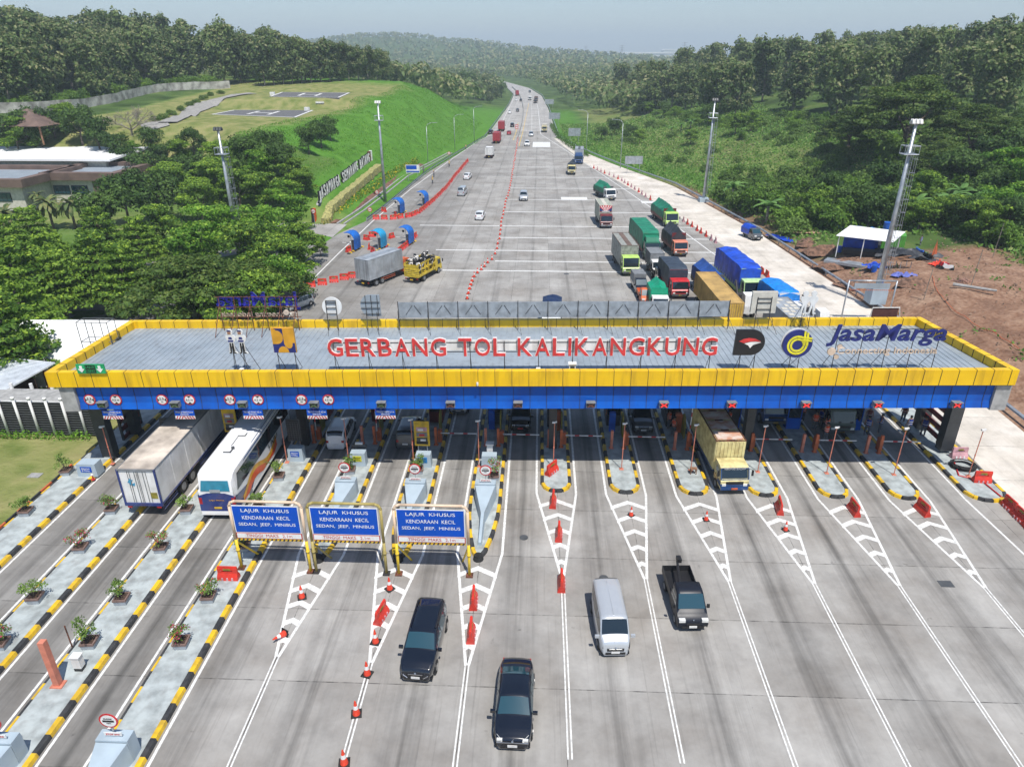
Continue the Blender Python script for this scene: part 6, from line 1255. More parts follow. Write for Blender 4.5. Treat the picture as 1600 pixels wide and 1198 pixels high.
# sign backs and small signs
def bsign(px,py,wd,ht,hz,label,m='galv',front=None):
    p=T(px,py); t=thing('road_sign',label,'sign',p); b=MB(); b.box((0,0,hz+ht/2),(wd,.08,ht)); b.build('panel',m,t); b=MB()
    for s in(-.35,.35): b.cyl((s*wd,.06,0),(s*wd,.06,hz+ht),.06,n=6)
    b.build('posts','galv',t); return t
bsign(989,272,4.6,2.0,2.4,'grey back of a wide road sign beside the right street lamps'); bsign(897,225,4.2,2.6,2.6,'grey back of a road sign above the trimmed hedge'); bsign(866,196,5,2.6,2.6,'grey back of a road sign by the right verge far up'); bsign(858,172,5,2.6,3,'farthest grey sign back on the right verge')
t=bsign(646,284,3.4,1.9,2.0,'small blue and white information board on the left verge','white'); b=MB(); b.box((-.3,-.06,3.3),(2.6,.03,.9)); b.box((0,-.06,2.3),(3.2,.03,.3)); b.build('blue_field','sign_blue',t)
def rsgn(px,py,h,label,r=.45):
    p=T(px,py); t=thing('round_road_sign',label,'sign',p); b=MB(); b.cyl((0,0,0),(0,0,h),.045,n=6); b.build('post','galv',t); b=MB(); b.cyl((0,-.05,h),(0,-.08,h),r,n=20); b.cyl((0,-.08,h),(0,-.09,h),r*.72,n=20,k=1); b.box((0,-.1,h),(r*1.1,.02,r*.25),k=0); b.build('disc',['red_paint','white'],t)
rsgn(493,358,3.2,'round no entry sign beside the left side road'); rsgn(590,312,1.6,'round sign in front of the mast foot'); rsgn(702,250,1.8,'round speed sign on the left verge'); rsgn(579,340,1.4,'small round sign at the start of the left guard rail')
# blue curved booths
mat('booth_blue',(.01,.13,.50),.5,var=.2); mat('booth_cyan',(.02,.30,.55),.5,var=.15)
for i,(px,py,l,m_) in enumerate([(553,391,'left blue arched booth in the near row of three','booth_blue'),(594,388,'light blue arched booth in the middle of the near row','booth_cyan'),(637,382,'right blue arched booth in the near row of three','booth_blue'),(624,334,'left blue arched booth in the far pair','booth_blue'),(662,322,'right blue arched booth in the far pair','booth_blue')]):
    p=G(px,py); t=thing('arched_booth',l,'booth',p,R(-14),'blue arched toll booths on the left of the plaza'); sc=1.0
    b=MB(); arc=[(.75,.35),(.78,1.9)]+[(.78-1.15*(1-math.cos(a)),1.9+1.15*math.sin(a)) for a in np.linspace(.2,math.pi*.5,7)]+[(-.95,2.98)]
    for (x0,z0),(x1,z1) in zip(arc,arc[1:]):
        nx_,nz_=(z1-z0),-(x1-x0); l_=math.hypot(nx_,nz_); nx_*=.06/l_; nz_*=.06/l_
        b.add([(x0,-1.05,z0),(x1,-1.05,z1),(x1,1.05,z1),(x0,1.05,z0),(x0-nx_,-1.05,z0-nz_),(x1-nx_,-1.05,z1-nz_),(x1-nx_,1.05,z1-nz_),(x0-nx_,1.05,z0-nz_)],[(0,1,2,3),(7,6,5,4),(0,4,5,1),(3,2,6,7)])
    b.build('arched_shell',m_,t,False); b=MB()
    for sy in(-.8,.8): b.cyl((.1,sy,.15),(.1,sy,2.9),.05,n=6)
    b.build('frame','galv',t); b=MB(); b.box((.05,0,1.0),(.5,.5,1.3)); b.build('cabinet','grey_mid',t); b=MB(); b.box((-.45,-.45,2.3),(.35,.12,.35)); b.build('lamp_box','black',t); b=MB(); b.box((-1.2,.6,.95),(2.2,.06,.09)); b.build('arm','white',t)
    o=thing('small_island','narrow striped kerb island under the '+l,'traffic island',(p.x,p.y,0),R(-14),'striped kerbs under the blue booths','structure'); b=MB(); kerbpath(b,[(.3,-2.5),(.3,2.5)],.5,.15,seg=.5); b.build('kerb',['kerb_black','kerb_yellow'],o)
for i,(px,py) in enumerate([(545,393),(577,389),(583,395),(573,375),(582,370),(587,366),(612,372),(605,392),(618,338),(600,331)]): p=G(px,py); barrier(p.x,p.y,1.2+.5*i,'red barrier at the blue booths, %s'%['foot of the left booth','left foot of the light blue booth','front of the light blue booth','upper row left','upper row middle','upper row right','right of the light blue booth','front of the right booth','front of the far left booth','behind the far left booth'][i],'barriers around the blue booths')
# left lawn fence
t=thing('slatted_wall','black slatted wall with white posts behind the left lawn','wall',(0,48.5,0)); b=MB(); b.box((-50,.1,1.55),(28,.12,3.0))
for i in range(14): b.box((-50,.02,.2+i*.22),(28,.1,.05),k=1)
b.build('slat_panel',['black','dark_grey'],t)
pm=None
for i in range(20):
    if pm is None: b=MB(); b.cyl((0,0,0),(0,0,3.6),.105,n=12); b.cyl((0,0,3.42),(0,0,3.62),.14,n=12); po=b.build('post','white',t,True); pm=po.data
    else: po=bpy.data.objects.new('post',pm); COL.objects.link(po); po.parent=t
    po.location=(-36.8-1.32*i,-.15,0)
b=MB(); b.box((-50,1.4,2.95),(28,2.3,.16)); b.build('walkway_roof','concrete',t); b=MB(); b.box((-50,.16,3.0),(28,.14,.22)); b.build('edge_beam','white',t)
b=MB()
for i in range(16): b.cyl((-37.2-1.75*i,2.6,0),(-37.2-1.75*i,2.6,3.5),.14,n=10); 
b.build('rear_posts','white',t)
t=thing('lawn_kerb','low striped kerb between the lawn and the paved island','kerb',(0,0,0),0,None,'structure'); b=MB(); kerbpath(b,[(-35.4,5),(-35.4,44)],.16,.2,seg=1.2); b.build('kerb',['kerb_black','orange'],t)
b=MB(); p=G(55,743); b.box((p.x,p.y,0),(.9,.6,.12)); tag(b.build('drain_cover','concrete'),'small concrete drain cover in the left lawn','drain cover')
# shed and tent
t=thing('metal_roof_shed','shed with pale corrugated roof at the left picture edge','shed',(-47.5,53.2,0)); b=MB(); b.add([(-6,-3.2,3.0),(2.9,-2.6,3.0),(4.4,2.2,3.55),(-6,2.2,4.6),(-6,-3.2,2.88),(2.9,-2.6,2.88),(4.4,2.2,3.43),(-6,2.2,4.48)],[(0,1,2,3),(7,6,5,4),(0,4,5,1),(1,5,6,2),(2,6,7,3)])
for i in range(26): b.add([(-6,-3.2+.21*i,3.0+.0615*i+.03),(2.9+.058*i,-2.6+.185*i,3.0+.0212*i+.03),(2.9+.058*i,-2.52+.185*i,3.01+.0212*i),(-6,-3.1+.21*i,3.01+.0615*i)],[(0,1,2,3)])
b.build('roof',mat('pale_roof',(.70,.74,.78),.4,metal=.2,var=.06),t); b=MB()
for x,y in((2.4,-2.2),(3.6,1.6),(-1,-2.5),(-4,-2.6)): b.box((x,y,1.5),(.2,.2,3.0))
b.build('posts','rust',t); b=MB(); b.box((-1.5,1.6,1.4),(8,.15,2.8)); b.build('wall','brown_sign',t)
t=thing('marquee_tent','large white marquee tent behind the left end of the canopy','tent',(-43.6,62.5,0)); b=MB(); hx,hy,e,rg=8.4,5.0,3.1,4.9
b.add([(-hx,-hy,e),(hx,-hy,e),(hx,0,rg),(-hx,0,rg),(-hx,hy,e),(hx,hy,e),(-hx,-hy-.15,e-.4),(hx,-hy-.15,e-.4)],[(0,1,2,3),(3,2,5,4),(1,5,2),(0,3,4),(6,7,1,0)]); b.build('roof','tent_white',t)
b=MB(); b.box((0,-hy,1.4),(2*hx,.05,2.75)); b.box((hx,0,1.4),(.05,2*hy,2.75)); b.build('side_wall','tent_white',t); b=MB()
for i in range(6): b.cyl((-hx+i*hx*.4,-hy-.05,0),(-hx+i*hx*.4,-hy-.05,e),.07,n=6)
b.build('posts','grey_mid',t)
t=thing('banner','yellow and blue banner leaning at the end of the marquee tent','banner',(-33.6,68.2,0),R(60)); b=MB(); b.box((0,0,1.6),(3.2,.06,1.4)); b.box((-.3,-.035,1.8),(2.2,.02,.6),k=1); b.build('banner',['sign_blue','kerb_yellow'],t)
t=thing('flag_pole','thin pole with a small red pennant in front of the marquee','flag',(-38.6,55.0,0)); b=MB(); b.cyl((0,0,0),(-.3,0,5.2),.03,n=5); b.build('pole','steel',t); b=MB(); b.add([(-.3,0,5.2),(-.05,.05,4.0),(.12,.03,3.75),(-.22,0,4.2)],[(0,1,2,3)]); b.build('pennant','cone_red',t)
t=thing('signal_cage','thin steel cage frame standing at the left rear corner of the canopy','frame',RM@Vector((-33.6,6.5,8.3))); b=MB()
for z in(.3,1.9): b.tube([(-1.6,0,z),(0.8,0,z),(.8,1.0,z),(-1.6,1.0,z),(-1.6,0,z)],.03,4)
for x in(-1.6,-.4,.8):
    for y in(0,1.0): b.cyl((x,y,-1.2),(x,y,1.9),.03,n=4)
b.build('frame','steel',t)
# hill items
t=thing('hillside_name_sign','row of standing letters JASAMARGA SEMARANG BATANG on the grass slope','sign',(-41.9,130,0)); 
zb=lambda y:min(gz(-41.4,130+y),gz(-42.4,130+y))+.05
b=MB()
for i in range(12): y0,y1=i*4.1,(i+1)*4.1; b.add([(-.6,y0,zb(y0)-1.2),(.3,y0,zb(y0)-1.2),(.3,y1,zb(y1)-1.2),(-.6,y1,zb(y1)-1.2),(-.6,y0,zb(y0)+.05),(.3,y0,zb(y0)+.05),(.3,y1,zb(y1)+.05),(-.6,y1,zb(y1)+.05)],[(4,5,6,7),(0,1,5,4),(1,2,6,5),(2,3,7,6),(3,0,4,7)])
b.build('plinth','concrete',t)
S2='JASAMARGA SEMARANG BATANG'; pitch=44.0/len(S2)
for i,ch in enumerate(S2):
    if ch==' ': continue
    y=2.9+i*pitch; o=text('letter',ch,1.3,2.1,'letter_white',t,(.35,y,zb(y)+1.25),(math.pi/2,0,math.pi/2),ext=.06,bold=.02); o['label']='white standing letter '+ch+' with dark sides'
    e=text('letter_side',ch,1.36,2.15,'black',o,(0,0,-.42),(0,0,0),ext=.4,bold=.02)
b=MB(); b.box((0,-1.6,zb(0)+1.3),(.5,.25,2.5),k=1); b.box((0,-.6,zb(0)+1.2),(.5,.9,2.3),k=0); b.build('orange_emblem',['bus_orange','black'],t); b=MB(); b.box((0,47,zb(47)+1.3),(.6,1.2,2.4)); b.box((0,48.8,zb(48)+1.3),(.6,.8,2.4),k=1); b.build('end_emblem',['rust','letter_white'],t)
t=thing('clipped_hedge','long clipped yellowish hedge in front of the standing letters','hedge',(-39.6,130,0)); b=MB(); zh=lambda y:gz(-39.7,130+y)
for i in range(40):
    y0,y1=-2+i*1.22,-2+(i+1)*1.22; w0=.8+.12*math.sin(i*1.7); z0,z1=zh(y0),zh(y1); c0=.9*math.sin(i*.12)
    b.add([(-w0,y0,z0-.3),(w0,y0,z0-.5),(w0,y1,z1-.5),(-w0,y1,z1-.3),(-w0*.9,y0,z0+1.0),(w0*.9,y0,z0+.9),(w0*.9,y1,z1+.9),(-w0*.9,y1,z1+1.0)],[(4,5,6,7),(0,1,5,4),(1,2,6,5),(2,3,7,6),(3,0,4,7)])
b.build('hedge','hedge_dry',t)
def pad(pts,label,zz=None):
    P=[T(*p) for p in pts]; z=sum(gz(p.x,p.y) for p in P)/4+.1
    for _ in range(8): P=[G(*p,z) for p in pts]; z=.5*z+.5*(max(gz(p.x,p.y) for p in P)+.0)
    P=[G(*p,z) for p in pts]

    b=MB(); b.prism([(p.x,p.y) for p in P],z-.5,z,k=0); o=b.build('helipad',[mat('pad_asphalt',(.13,.13,.135),.9,var=.2)],None); tag(o,label,None,None,'structure')
    b=MB(); c=(P[0]+P[1]+P[2]+P[3])/4
    def q(u,v): return (P[0]*(1-u)+P[1]*u)*(1-v)+(P[3]*(1-u)+P[2]*u)*v
    def qd(u0,v0,u1,v1,w): 
        a,e=q(u0,v0),q(u1,v1); d=(e-a).normalized(); n_=Vector((-d.y,d.x,0))*w/2; dz=Vector((0,0,.02)); b.quad(a-n_+dz,e-n_+dz,e+n_+dz,a+n_+dz)
    for s in((.02,.03,.98,.03),(.98,.03,.98,.97),(.98,.97,.02,.97),(.02,.97,.02,.03)): qd(*s,.7)
    for s in((.38,.25,.38,.75),(.62,.25,.62,.75),(.38,.5,.62,.5)): qd(*s,1.0)
    o2=b.build('pad_markings','paint_white',o)
pad([(328,179),(462,184),(492,172),(365,172)],'near dark helipad with a white H on the hill top'); pad([(420,151),(530,153),(548,145),(440,144)],'far dark helipad on the hill top')
for i,(px,py,k_) in enumerate([(426,149,0),(500,163,1),(480,173,0)]): p=T(px,py); b=MB(); b.box((p.x,p.y,p.z+.5),(1.4,1.4,1.0) if k_==0 else (2.6,.5,.5)); tag(b.build('helipad_marker','white'),['white marker box at the far helipad corner','white low rail between the helipads','white marker at the near helipad corner'][i],'marker')
b=MB(); pp=[T(*p) for p in [(222,202),(240,198),(262,192),(285,182),(300,174),(322,163),(345,155),(372,149),(395,147)]]; 
def drape(b,pp,w,dz=.12):
    for a,c in zip(pp,pp[1:]):
        for j in range(4):
            u=a.lerp(c,j/4); v=a.lerp(c,(j+1)/4); d=(v-u); d.z=0; d.normalize(); n_=Vector((-d.y,d.x,0))*w/2
            q=[u-n_,v-n_,v+n_,u+n_]; b.add([(x.x,x.y,gz(x.x,x.y)+dz) for x in q],[(0,1,2,3)])
drape(b,pp,4.5,.3); tag(b.build('hill_path','path'),'grey service path climbing the hill to the helipads',None,None,'structure')
t=thing('boundary_wall','long pale weathered concrete wall at the foot of the hill forest','wall',(0,0,0)); b=MB(); wp=[T(*p,) for p in [(-40,178),(0,177),(40,176),(78,174),(115,171),(145,167),(175,161),(205,154),(240,146),(270,142),(305,140),(360,138)]]
for a,c in zip(wp,wp[1:]):
    for j in range(3):
        u=a.lerp(c,j/3); v=a.lerp(c,(j+1)/3); b.add([(u.x,u.y,gz(u.x,u.y)-.5),(v.x,v.y,gz(v.x,v.y)-.5),(v.x,v.y,gz(v.x,v.y)+2.6),(u.x,u.y,gz(u.x,u.y)+2.6),(u.x,u.y+.25,gz(u.x,u.y)+2.6),(v.x,v.y+.25,gz(v.x,v.y)+2.6)],[(0,1,2,3),(3,2,5,4)])
b.build('wall_panel',mat('old_wall',(.42,.41,.37),.9,var=.35,scale=.5,col2=(.17,.16,.14)),t)
# office building
def office():
    t=thing('office_building','low office building with brown flat roof rims and a white roof behind','building',(0,0,.9)); 
    for x0,x1,y0,y1,ov in((-135,-99.5,133,150,1.2),(-99.4,-86,141.5,156,1.2)):
        b=MB(); b.box(((x0+x1)/2,(y0+y1)/2,2.6),(x1-x0,y1-y0,5.2)); b.build('wall','cream',t)
        b=MB(); zt=6.1; X0,X1,Y0,Y1=x0-ov,x1+ov,y0-ov,y1+ov; b.box(((X0+X1)/2,(Y0+Y1)/2,4.85),(X1-X0,Y1-Y0,.5))
        for cx_,cy_,dx_,dy_ in(((X0+X1)/2,Y0+.8,X1-X0,1.6),((X0+X1)/2,Y1-.8,X1-X0,1.6),(X0+.8,(Y0+Y1)/2,1.6,Y1-Y0-3.2),(X1-.8,(Y0+Y1)/2,1.6,Y1-Y0-3.2)): b.box((cx_,cy_,5.6),(dx_,dy_,1.0))
        b.build('brown_rim','brown_roof',t); b=MB(); b.box(((X0+X1)/2,(Y0+Y1)/2,5.2),(X1-X0-3.2,Y1-Y0-3.2,.2)); b.build('flat_roof','roof_metal',t)
        n_=int((x1-x0)/4)
        for i in range(n_):
            cx_=x0+2+i*(x1-x0-2)/n_
            if i%3==2: b=MB(); b.box((cx_,y0-.3,2.6),(1.2,.6,5.2)); b.build('column','brown_roof',t); continue
            b=MB(); b.box((cx_,y0-.05,2.6),(3.4,.12,1.7)); f_=b.build('window','black',t); b=MB()
            for j in range(4): b.box((cx_-1.25+j*.83,y0-.13,2.6),(.72,.04,1.5))
            b.build('pane','glass_blue',f_)
    b=MB(); b.add([(-140,153,7.0),(-93,153,7.0),(-90,172,8.6),(-140,172,8.6),(-140,153,6.6),(-93,153,6.6),(-90,172,8.2),(-140,172,8.2)],[(0,1,2,3),(0,4,5,1),(1,5,6,2),(2,6,7,3),(7,6,5,4)]); b.build('white_roof','tent_white',t); b=MB(); b.box((-117,162.5,3.3),(44,16,6.6)); b.build('rear_wall','cream',t)
office()
p=T(57,222); t=thing('pavilion','open pavilion with dark brown pyramid roof behind the white roof','pavilion',p); b=MB(); s_=6.5; b.add([(-s_,-s_,4),(s_,-s_,4),(s_,s_,4),(-s_,s_,4),(0,0,7.4)],[(0,1,4),(1,2,4),(2,3,4),(3,0,4),(3,2,1,0)]); b.build('roof','brown_roof',t); b=MB()
for sx in(-5.5,5.5):
    for sy in(-5.5,5.5): b.cyl((sx,sy,0),(sx,sy,4),.2,n=8)
b.build('posts','wood',t)
# ---------------------------------------------------------------- building site on the right
def site(name,label,cat,px,py,rz=0): p=T(px,py); return thing(name,label,cat,p,R(rz))
t=site('site_canopy','white sheet roof on thin posts over the site workshop','canopy',1352,398,-18); b=MB(); b.add([(-4.6,-1.9,2.9),(2.9,-2.5,2.7),(4.9,2.3,3.3),(-2.5,3.1,3.5),(-4.6,-1.9,2.85),(2.9,-2.5,2.65),(4.9,2.3,3.25),(-2.5,3.1,3.45)],[(0,1,2,3),(7,6,5,4),(0,4,5,1),(1,5,6,2)]); b.build('roof','tent_white',t)
for x,y in((-4.1,-1.6),(-.8,-2.0),(2.5,-2.2),(4.3,1.9),(-2.2,2.6)): b=MB(); b.cyl((x,y,-.3),(x,y,2.9),.07,n=6); b.build('post','white',t)
b=MB(); b.box((-.6,2.0,1.0),(5,.1,1.8)); b.build('blue_sheet','tarp_blue',t); b=MB(); b.box((-.6,-.2,.4),(5,1.6,.7)); b.build('workbench','black',t)
t=site('site_container','bright green site container behind the white sheet roof','container',1385,389,-22); b=MB(); b.box((-.6,0,1.2),(5.6,2.4,2.4))
for i in range(16): b.box((-3.2+.34*i,-1.22,1.2),(.14,.06,2.1))
b.build('body','bright_green',t)
def drum(px,py,l,g='blue drums on the building site',s=1): 
    t=site('blue_drum',l,'drum',px,py); t['group']=g; b=MB(); b.cyl((0,0,0),(0,0,.95*s),.34*s,n=14); 
    for z in(.3,.62): b.cyl((0,0,z*s),(0,0,(z+.04)*s),.36*s,n=14)
    b.build('drum','tank_blue',t)
drum(1311,394,'blue drum at the left end of the workshop'); drum(1365,425,'blue drum under crumpled blue sheets beside the mast'); drum(1374,448,'blue drum at the foot of the mast')
t=site('water_tank','round blue water tank on top of the green container','tank',1379,389); t.location.z+=2.6; b=MB(); b.cyl((0,0,0),(0,0,1.5),.62,n=16); b.build('tank','tank_blue',t)
def crumple(px,py,wx,wy,m,label,hh=.35,rz=0,nm='tarp_sheet'):
    t=site(nm,label,'tarp',px,py,rz); b=MB(); sd=random.random()*90; b.grid(lambda u,v:Vector(((u-.5)*wx*(1+.2*math.sin(v*7+sd)),(v-.5)*wy,.08+hh*abs(noise.noise(Vector((u*4+sd,v*4,0))))*1.8*(1-abs(u-.5)*1.2))),14,14); b.build('sheet',m,t)
crumple(1232,376,1.8,9,'tarp_blue','long crumpled blue tarp lying on the earth beside the ramp',.5,32); crumple(1366,418,2.4,1.8,'tarp_blue','crumpled blue sheets beside the slab',.9); crumple(1413,432,3.2,1.6,mat('tarp_purple',(.10,.13,.42),.6),'faded blue tarp heap right of the mast',.5); crumple(1420,402,7.5,3.6,'tarp_black','wide black shade sheet sagging behind the mast',1.2,-22); crumple(1345,360,6,1.6,'tarp_sky','light blue and dark sheets stacked behind the green container',.8,-20); crumple(1262,362,5.5,3.2,mat('plywood',(.42,.27,.17),.8,var=.2),'pale plywood sheets lying on the earth',.1,-10)
t=site('concrete_slab','pale grey concrete slab strip at the edge of the terrace','slab',1339,414,-35); b=MB(); b.box((0,0,.05),(8.6,2.0,.35)); b.build('slab','galv',t)
t=site('table_of_planks','site table stacked with wooden planks beside the mast','table',1402,420); b=MB()
for i in range(9): b.box((random.uniform(-.4,.4),random.uniform(-.7,.7),1.15+.05*i),(3.4,.22,.06),rz=random.uniform(-.4,.4))
b.build('planks','wood',t); b=MB()
for x in(-1.4,0,1.4):
    for y in(-.6,.6): b.cyl((x,y,0),(x,y,1.15),.05,n=5)
b.build('legs','galv',t)
t=site('pile_of_firewood','small pile of cut timber pieces at the earth edge','timber',1502,442); b=MB()
for i in range(26): a=random.random()*3; c_=Vector((random.gauss(0,.7),random.gauss(0,.4),.1+.35*random.random())); d=Vector((math.cos(a),math.sin(a),.15))*.6; b.cyl(c_-d,c_+d,.05,n=5)
b.build('timber',mat('timber_red',(.36,.2,.15),.8,var=.3),t)
t=site('fallen_log','grey fallen log lying along the bushes','log',1522,452,-35); b=MB(); b.cyl((-2.3,0,.2),(2.3,0,.25),.22,.14,8); b.build('log','concrete',t)
for i,(px,py) in enumerate(((1434,398),(1447,405),(1478,423),(1472,420))):
    t=site('parked_motorbike','motorbike parked by the bushes, %s'%['left end of the row','second in the row','right of the orange cover','under the orange cover'][i],'motorbike',px,py,30+20*i); t['group']='motorbikes on the building site'; b=MB()
    for y in(-.62,.62): b.cyl((-.05,y,.3),(.05,y,.3),.3,n=12)
    b.build('wheels','rubber',t); b=MB(); b.prism([(-.75,.55),(-.7,.8),(-.1,.78),(.1,.9),(.4,.95),(.55,.6),(.2,.35),(-.3,.35)],-.14,.14,ax='x'); b.cyl((-.32,.42,1.05),(.32,.42,1.05),.03,n=5); b.cyl((0,.6,.3),(0,.4,1.05),.04,n=5); b.build('frame',['tank_blue','car_black','car_white','car_red'][i],t)
crumple(1466,415,2.0,1.4,'cone_red','orange plastic cover over a motorbike',.9); t=site('orange_flag','upright orange flag near the motorbikes','flag',1455,412); b=MB(); b.cyl((0,0,0),(0,0,3.4),.04,n=5); b.build('pole','wood',t); b=MB(); b.add([(0,0,3.4),(.45,0,1.4),(-.25,0,1.2)],[(0,1,2),(2,1,0)][:1]); b.build('cloth','orange',t)
for px,py,h,l in((1443,468,3.8,'thin bare pole on the earth right of the mast'),(1517,447,4.6,'bamboo pole standing by the bushes'),(1551,402,4.8,'thin pole with a blue tip among the bushes')): t=site('bamboo_pole',l,'pole',px,py); b=MB(); b.cyl((0,0,0),(.15,0,h),.045,n=5); b.build('pole','bark_pale',t)
a=Vector((37.0,80.4,0)); t=thing('height_gauge','slim grey height gauge portal over the end of the ramp','portal',(0,78.5,0)); x0,x1=RYv(1316,490,78.5).x,RYv(1392,480,78.5).x; b=MB(); zt=5.0; b.tube([(x0,0,0),(x0+.0,0,zt),(x1,0,zt),(x1,0,.4)],.09,8); b.build('portal','galv',t,True); b=MB(); b.box(((x0+x1)/2,0,zt-.6),(x1-x0-1.4,.08,.6)); b.build('panel','roof_metal',t); b=MB()
for i in range(22): b.box((x0+.3+i*(x1-x0-.6)/21,0,zt-1.1),(.1,.05,.12))
b.build('hanging_bar','orange',t)
t=rthing('brown_notice','dark brown notice panel on a white frame behind the right end of the roof','sign',onR(1379,490,BK+1.5).x,BK+1.2,6.5); b=MB(); b.box((0,0,2.3),(2.1,.06,1.0)); b.build('panel','brown_sign',t); b=MB(); b.tube([(-1.25,-.05,1.2),(-1.1,-.05,2.85),(1.1,-.05,2.85),(1.5,-.05,1.0)],.04,5); b.build('frame','white',t)
b=MB(); pp=[T(*p) for p in [(1452,418),(1463,452),(1475,468),(1500,492),(1530,512),(1565,530),(1600,548)]]; pts=[]
for a,c in zip(pp,pp[1:]):
    for j in range(5): u=a.lerp(c,j/5); pts.append(Vector((u.x,u.y,gz(u.x,u.y)+.1)))
b.tube(pts,.035,5); tag(b.build('orange_cable','orange'),'long orange cable lying across the bare earth','cable')
p=T(1300,372); 
for i,(px,py,l) in enumerate(((1437,385,'crouching person in blue by the motorbikes'),(1372,392,'person in white shirt at the workshop table'),(1330,390,'person in dark clothes under the white sheet roof'))): p=T(px,py); person(p.x,p.y,1+i,l,['tank_blue','white','black'][i],'reach',p.z)
# far pale factory roofs and pylons
for i,(px,py,Y,wd,l) in enumerate([(1010,85,2900,190,'long pale factory roof left in the distant plain'),(1060,80,3600,150,'second pale factory roof in the distant plain'),(1185,76,4600,330,'brightest white factory roofs on the distant plain'),(1140,75,5200,250,'faint pale factory roofs near the horizon')]):
    p=RYv(px,py,Y); t=thing('factory_hall',l,'factory',(p.x,Y,gz(p.x,Y)-2),0,'factory halls in the distant plain'); hh=max(10,p.z-gz(p.x,Y)+4); b=MB(); b.box((0,0,hh/2),(wd,60,hh)); b.build('walls','white',t); b=MB(); b.prism([(-wd/2,hh),(wd/2,hh),(wd*.46,hh+5),(-wd*.46,hh+5)],-32,32,ax='y'); b.build('roof','tent_white',t)
for i,(px,py0,py1,Y) in enumerate([(915,72,84,1900),(971,71,92,1250),(1068,66,90,1300),(1197,78,100,1100)]):
    a=RYv(px,py1,Y); c_=RYv(px,py0,Y); zg=gz(a.x,Y); t=thing('power_pylon','slender lattice power pylon, number %d from the left on the horizon'%(i+1),'pylon',(a.x,Y,zg),0,'power pylons on the horizon'); hh=c_.z-zg; b=MB()
    for sx in(-1,1):
        for sy in(-1,1): b.cyl((sx*3,sy*3,0),(sx*.4,sy*.4,hh),.35,.2,4)
    for z in(.2,.4,.6,.8): b.box((0,0,hh*z),(6*(1-z)+1,.3,.3))
    for z in(.78,.88,.97): b.box((0,0,hh*z),(9,.4,.4))
    b.build('tower','galv',t)

b=MB(); ysd=[128+4*i for i in range(20)]
for y0,y1 in zip(ysd,ysd[1:]): b.add([(XL(y)-o_,y,max(gz(XL(y)-o_,y),-.1)+.16) for y,o_ in((y0,5.0),(y0,3.9),(y1,3.9),(y1,5.0))],[(0,1,2,3)])
tag(b.build('earth_strip',mat('earth',(.17,.085,.055),.95,var=.25,scale=1)),'bare brown earth strip along the drain',None,None,'structure')
# ================================================================ VEGETATION
lm=leafmat
lm('leaf_teak',(.058,.108,.030),(.23,.31,.095),(.36,.34,.17),.3); lm('leaf_dark',(.030,.075,.015),(.17,.28,.055),None,.3); lm('leaf_mid',(.055,.13,.016),(.30,.48,.06),(.42,.58,.06),.35,.5)
lm('leaf_bright',(.06,.16,.014),(.28,.53,.055),(.42,.62,.08),.4,.6); lm('leaf_rain',(.034,.080,.013),(.18,.27,.05),(.24,.28,.06),.3,.4); lm('leaf_flowering',(.05,.12,.01),(.18,.33,.03),(.62,.45,.02),.25,.5); lm('leaf_palm',(.04,.08,.022),(.25,.30,.10),(.30,.23,.10),.2)
lm('leaf_banana',(.05,.15,.03),(.30,.50,.14),None,.4); lm('leaf_shrub',(.05,.11,.015),(.30,.45,.10),(.5,.05,.12),.35,2); lm('leaf_reed',(.06,.14,.02),(.20,.38,.06),(.36,.40,.14),.35,.5); lm('leaf_grass',(.07,.20,.014),(.17,.36,.035),(.26,.40,.07),.35,.5)
def cards(name,P,N_,S,tint,m,parent=None,asp=1.0):
    n=len(P); up=rng.normal(size=(n,3)); u=np.cross(N_,up); u/=np.linalg.norm(u,axis=1)[:,None]+1e-9; v=np.cross(N_,u); v/=np.linalg.norm(v,axis=1)[:,None]+1e-9
    S=S[:,None]; b=.28*S*N_
    V=np.stack([P-u*S, P-v*S*asp*.55-b*.2, P+u*S-b, P+v*S*asp*.55+b*.2],1).reshape(-1,3)
    me=bpy.data.meshes.new(name); me.vertices.add(4*n); me.vertices.foreach_set('co',V.astype(np.float32).ravel()); me.loops.add(4*n); me.loops.foreach_set('vertex_index',np.arange(4*n,dtype=np.int32)); me.polygons.add(n); me.polygons.foreach_set('loop_start',np.arange(0,4*n,4,dtype=np.int32)); me.polygons.foreach_set('loop_total',np.full(n,4,dtype=np.int32))
    ca=me.color_attributes.new('tint','FLOAT_COLOR','POINT'); c=np.zeros((n,4,4),dtype=np.float32); c[:,:,0]=tint[0][:,None]; c[:,:,1]=tint[1][:,None]; c[:,:,3]=1; ca.data.foreach_set('color',c.ravel())
    me.materials.append(M(m)); me.update(); me.validate(); o=bpy.data.objects.new(name,me); COL.objects.link(o)
    if parent is not None: o.parent=parent
    return o
def lobes_pts(lobes,n,flat=0.0,inner=.35,up=.35):
    A=np.array([[*l] for l in lobes],float); w_=(A[:,3]*A[:,4]+A[:,4]*A[:,5]+A[:,3]*A[:,5]); w_/=w_.sum(); idx=rng.choice(len(A),n,p=w_)
    d=rng.normal(size=(n,3)); d/=np.linalg.norm(d,axis=1)[:,None]; lo=rng.random(n)<.75; d[:,2]=np.where(lo&(d[:,2]<-.25),-d[:,2],d[:,2])
    rad=1-inner*rng.random(n)**2.2; rad*=1+.16*np.sin(d[:,0]*7+idx)+.12*np.sin(d[:,1]*9+idx*2)
    P=A[idx,:3]+d*A[idx,3:6]*rad[:,None]; N_=d/A[idx,3:6]; N_/=np.linalg.norm(N_,axis=1)[:,None]; N_=N_+rng.normal(size=(n,3))*.55; N_[:,2]+=up; N_/=np.linalg.norm(N_,axis=1)[:,None]; return P,N_,d,idx
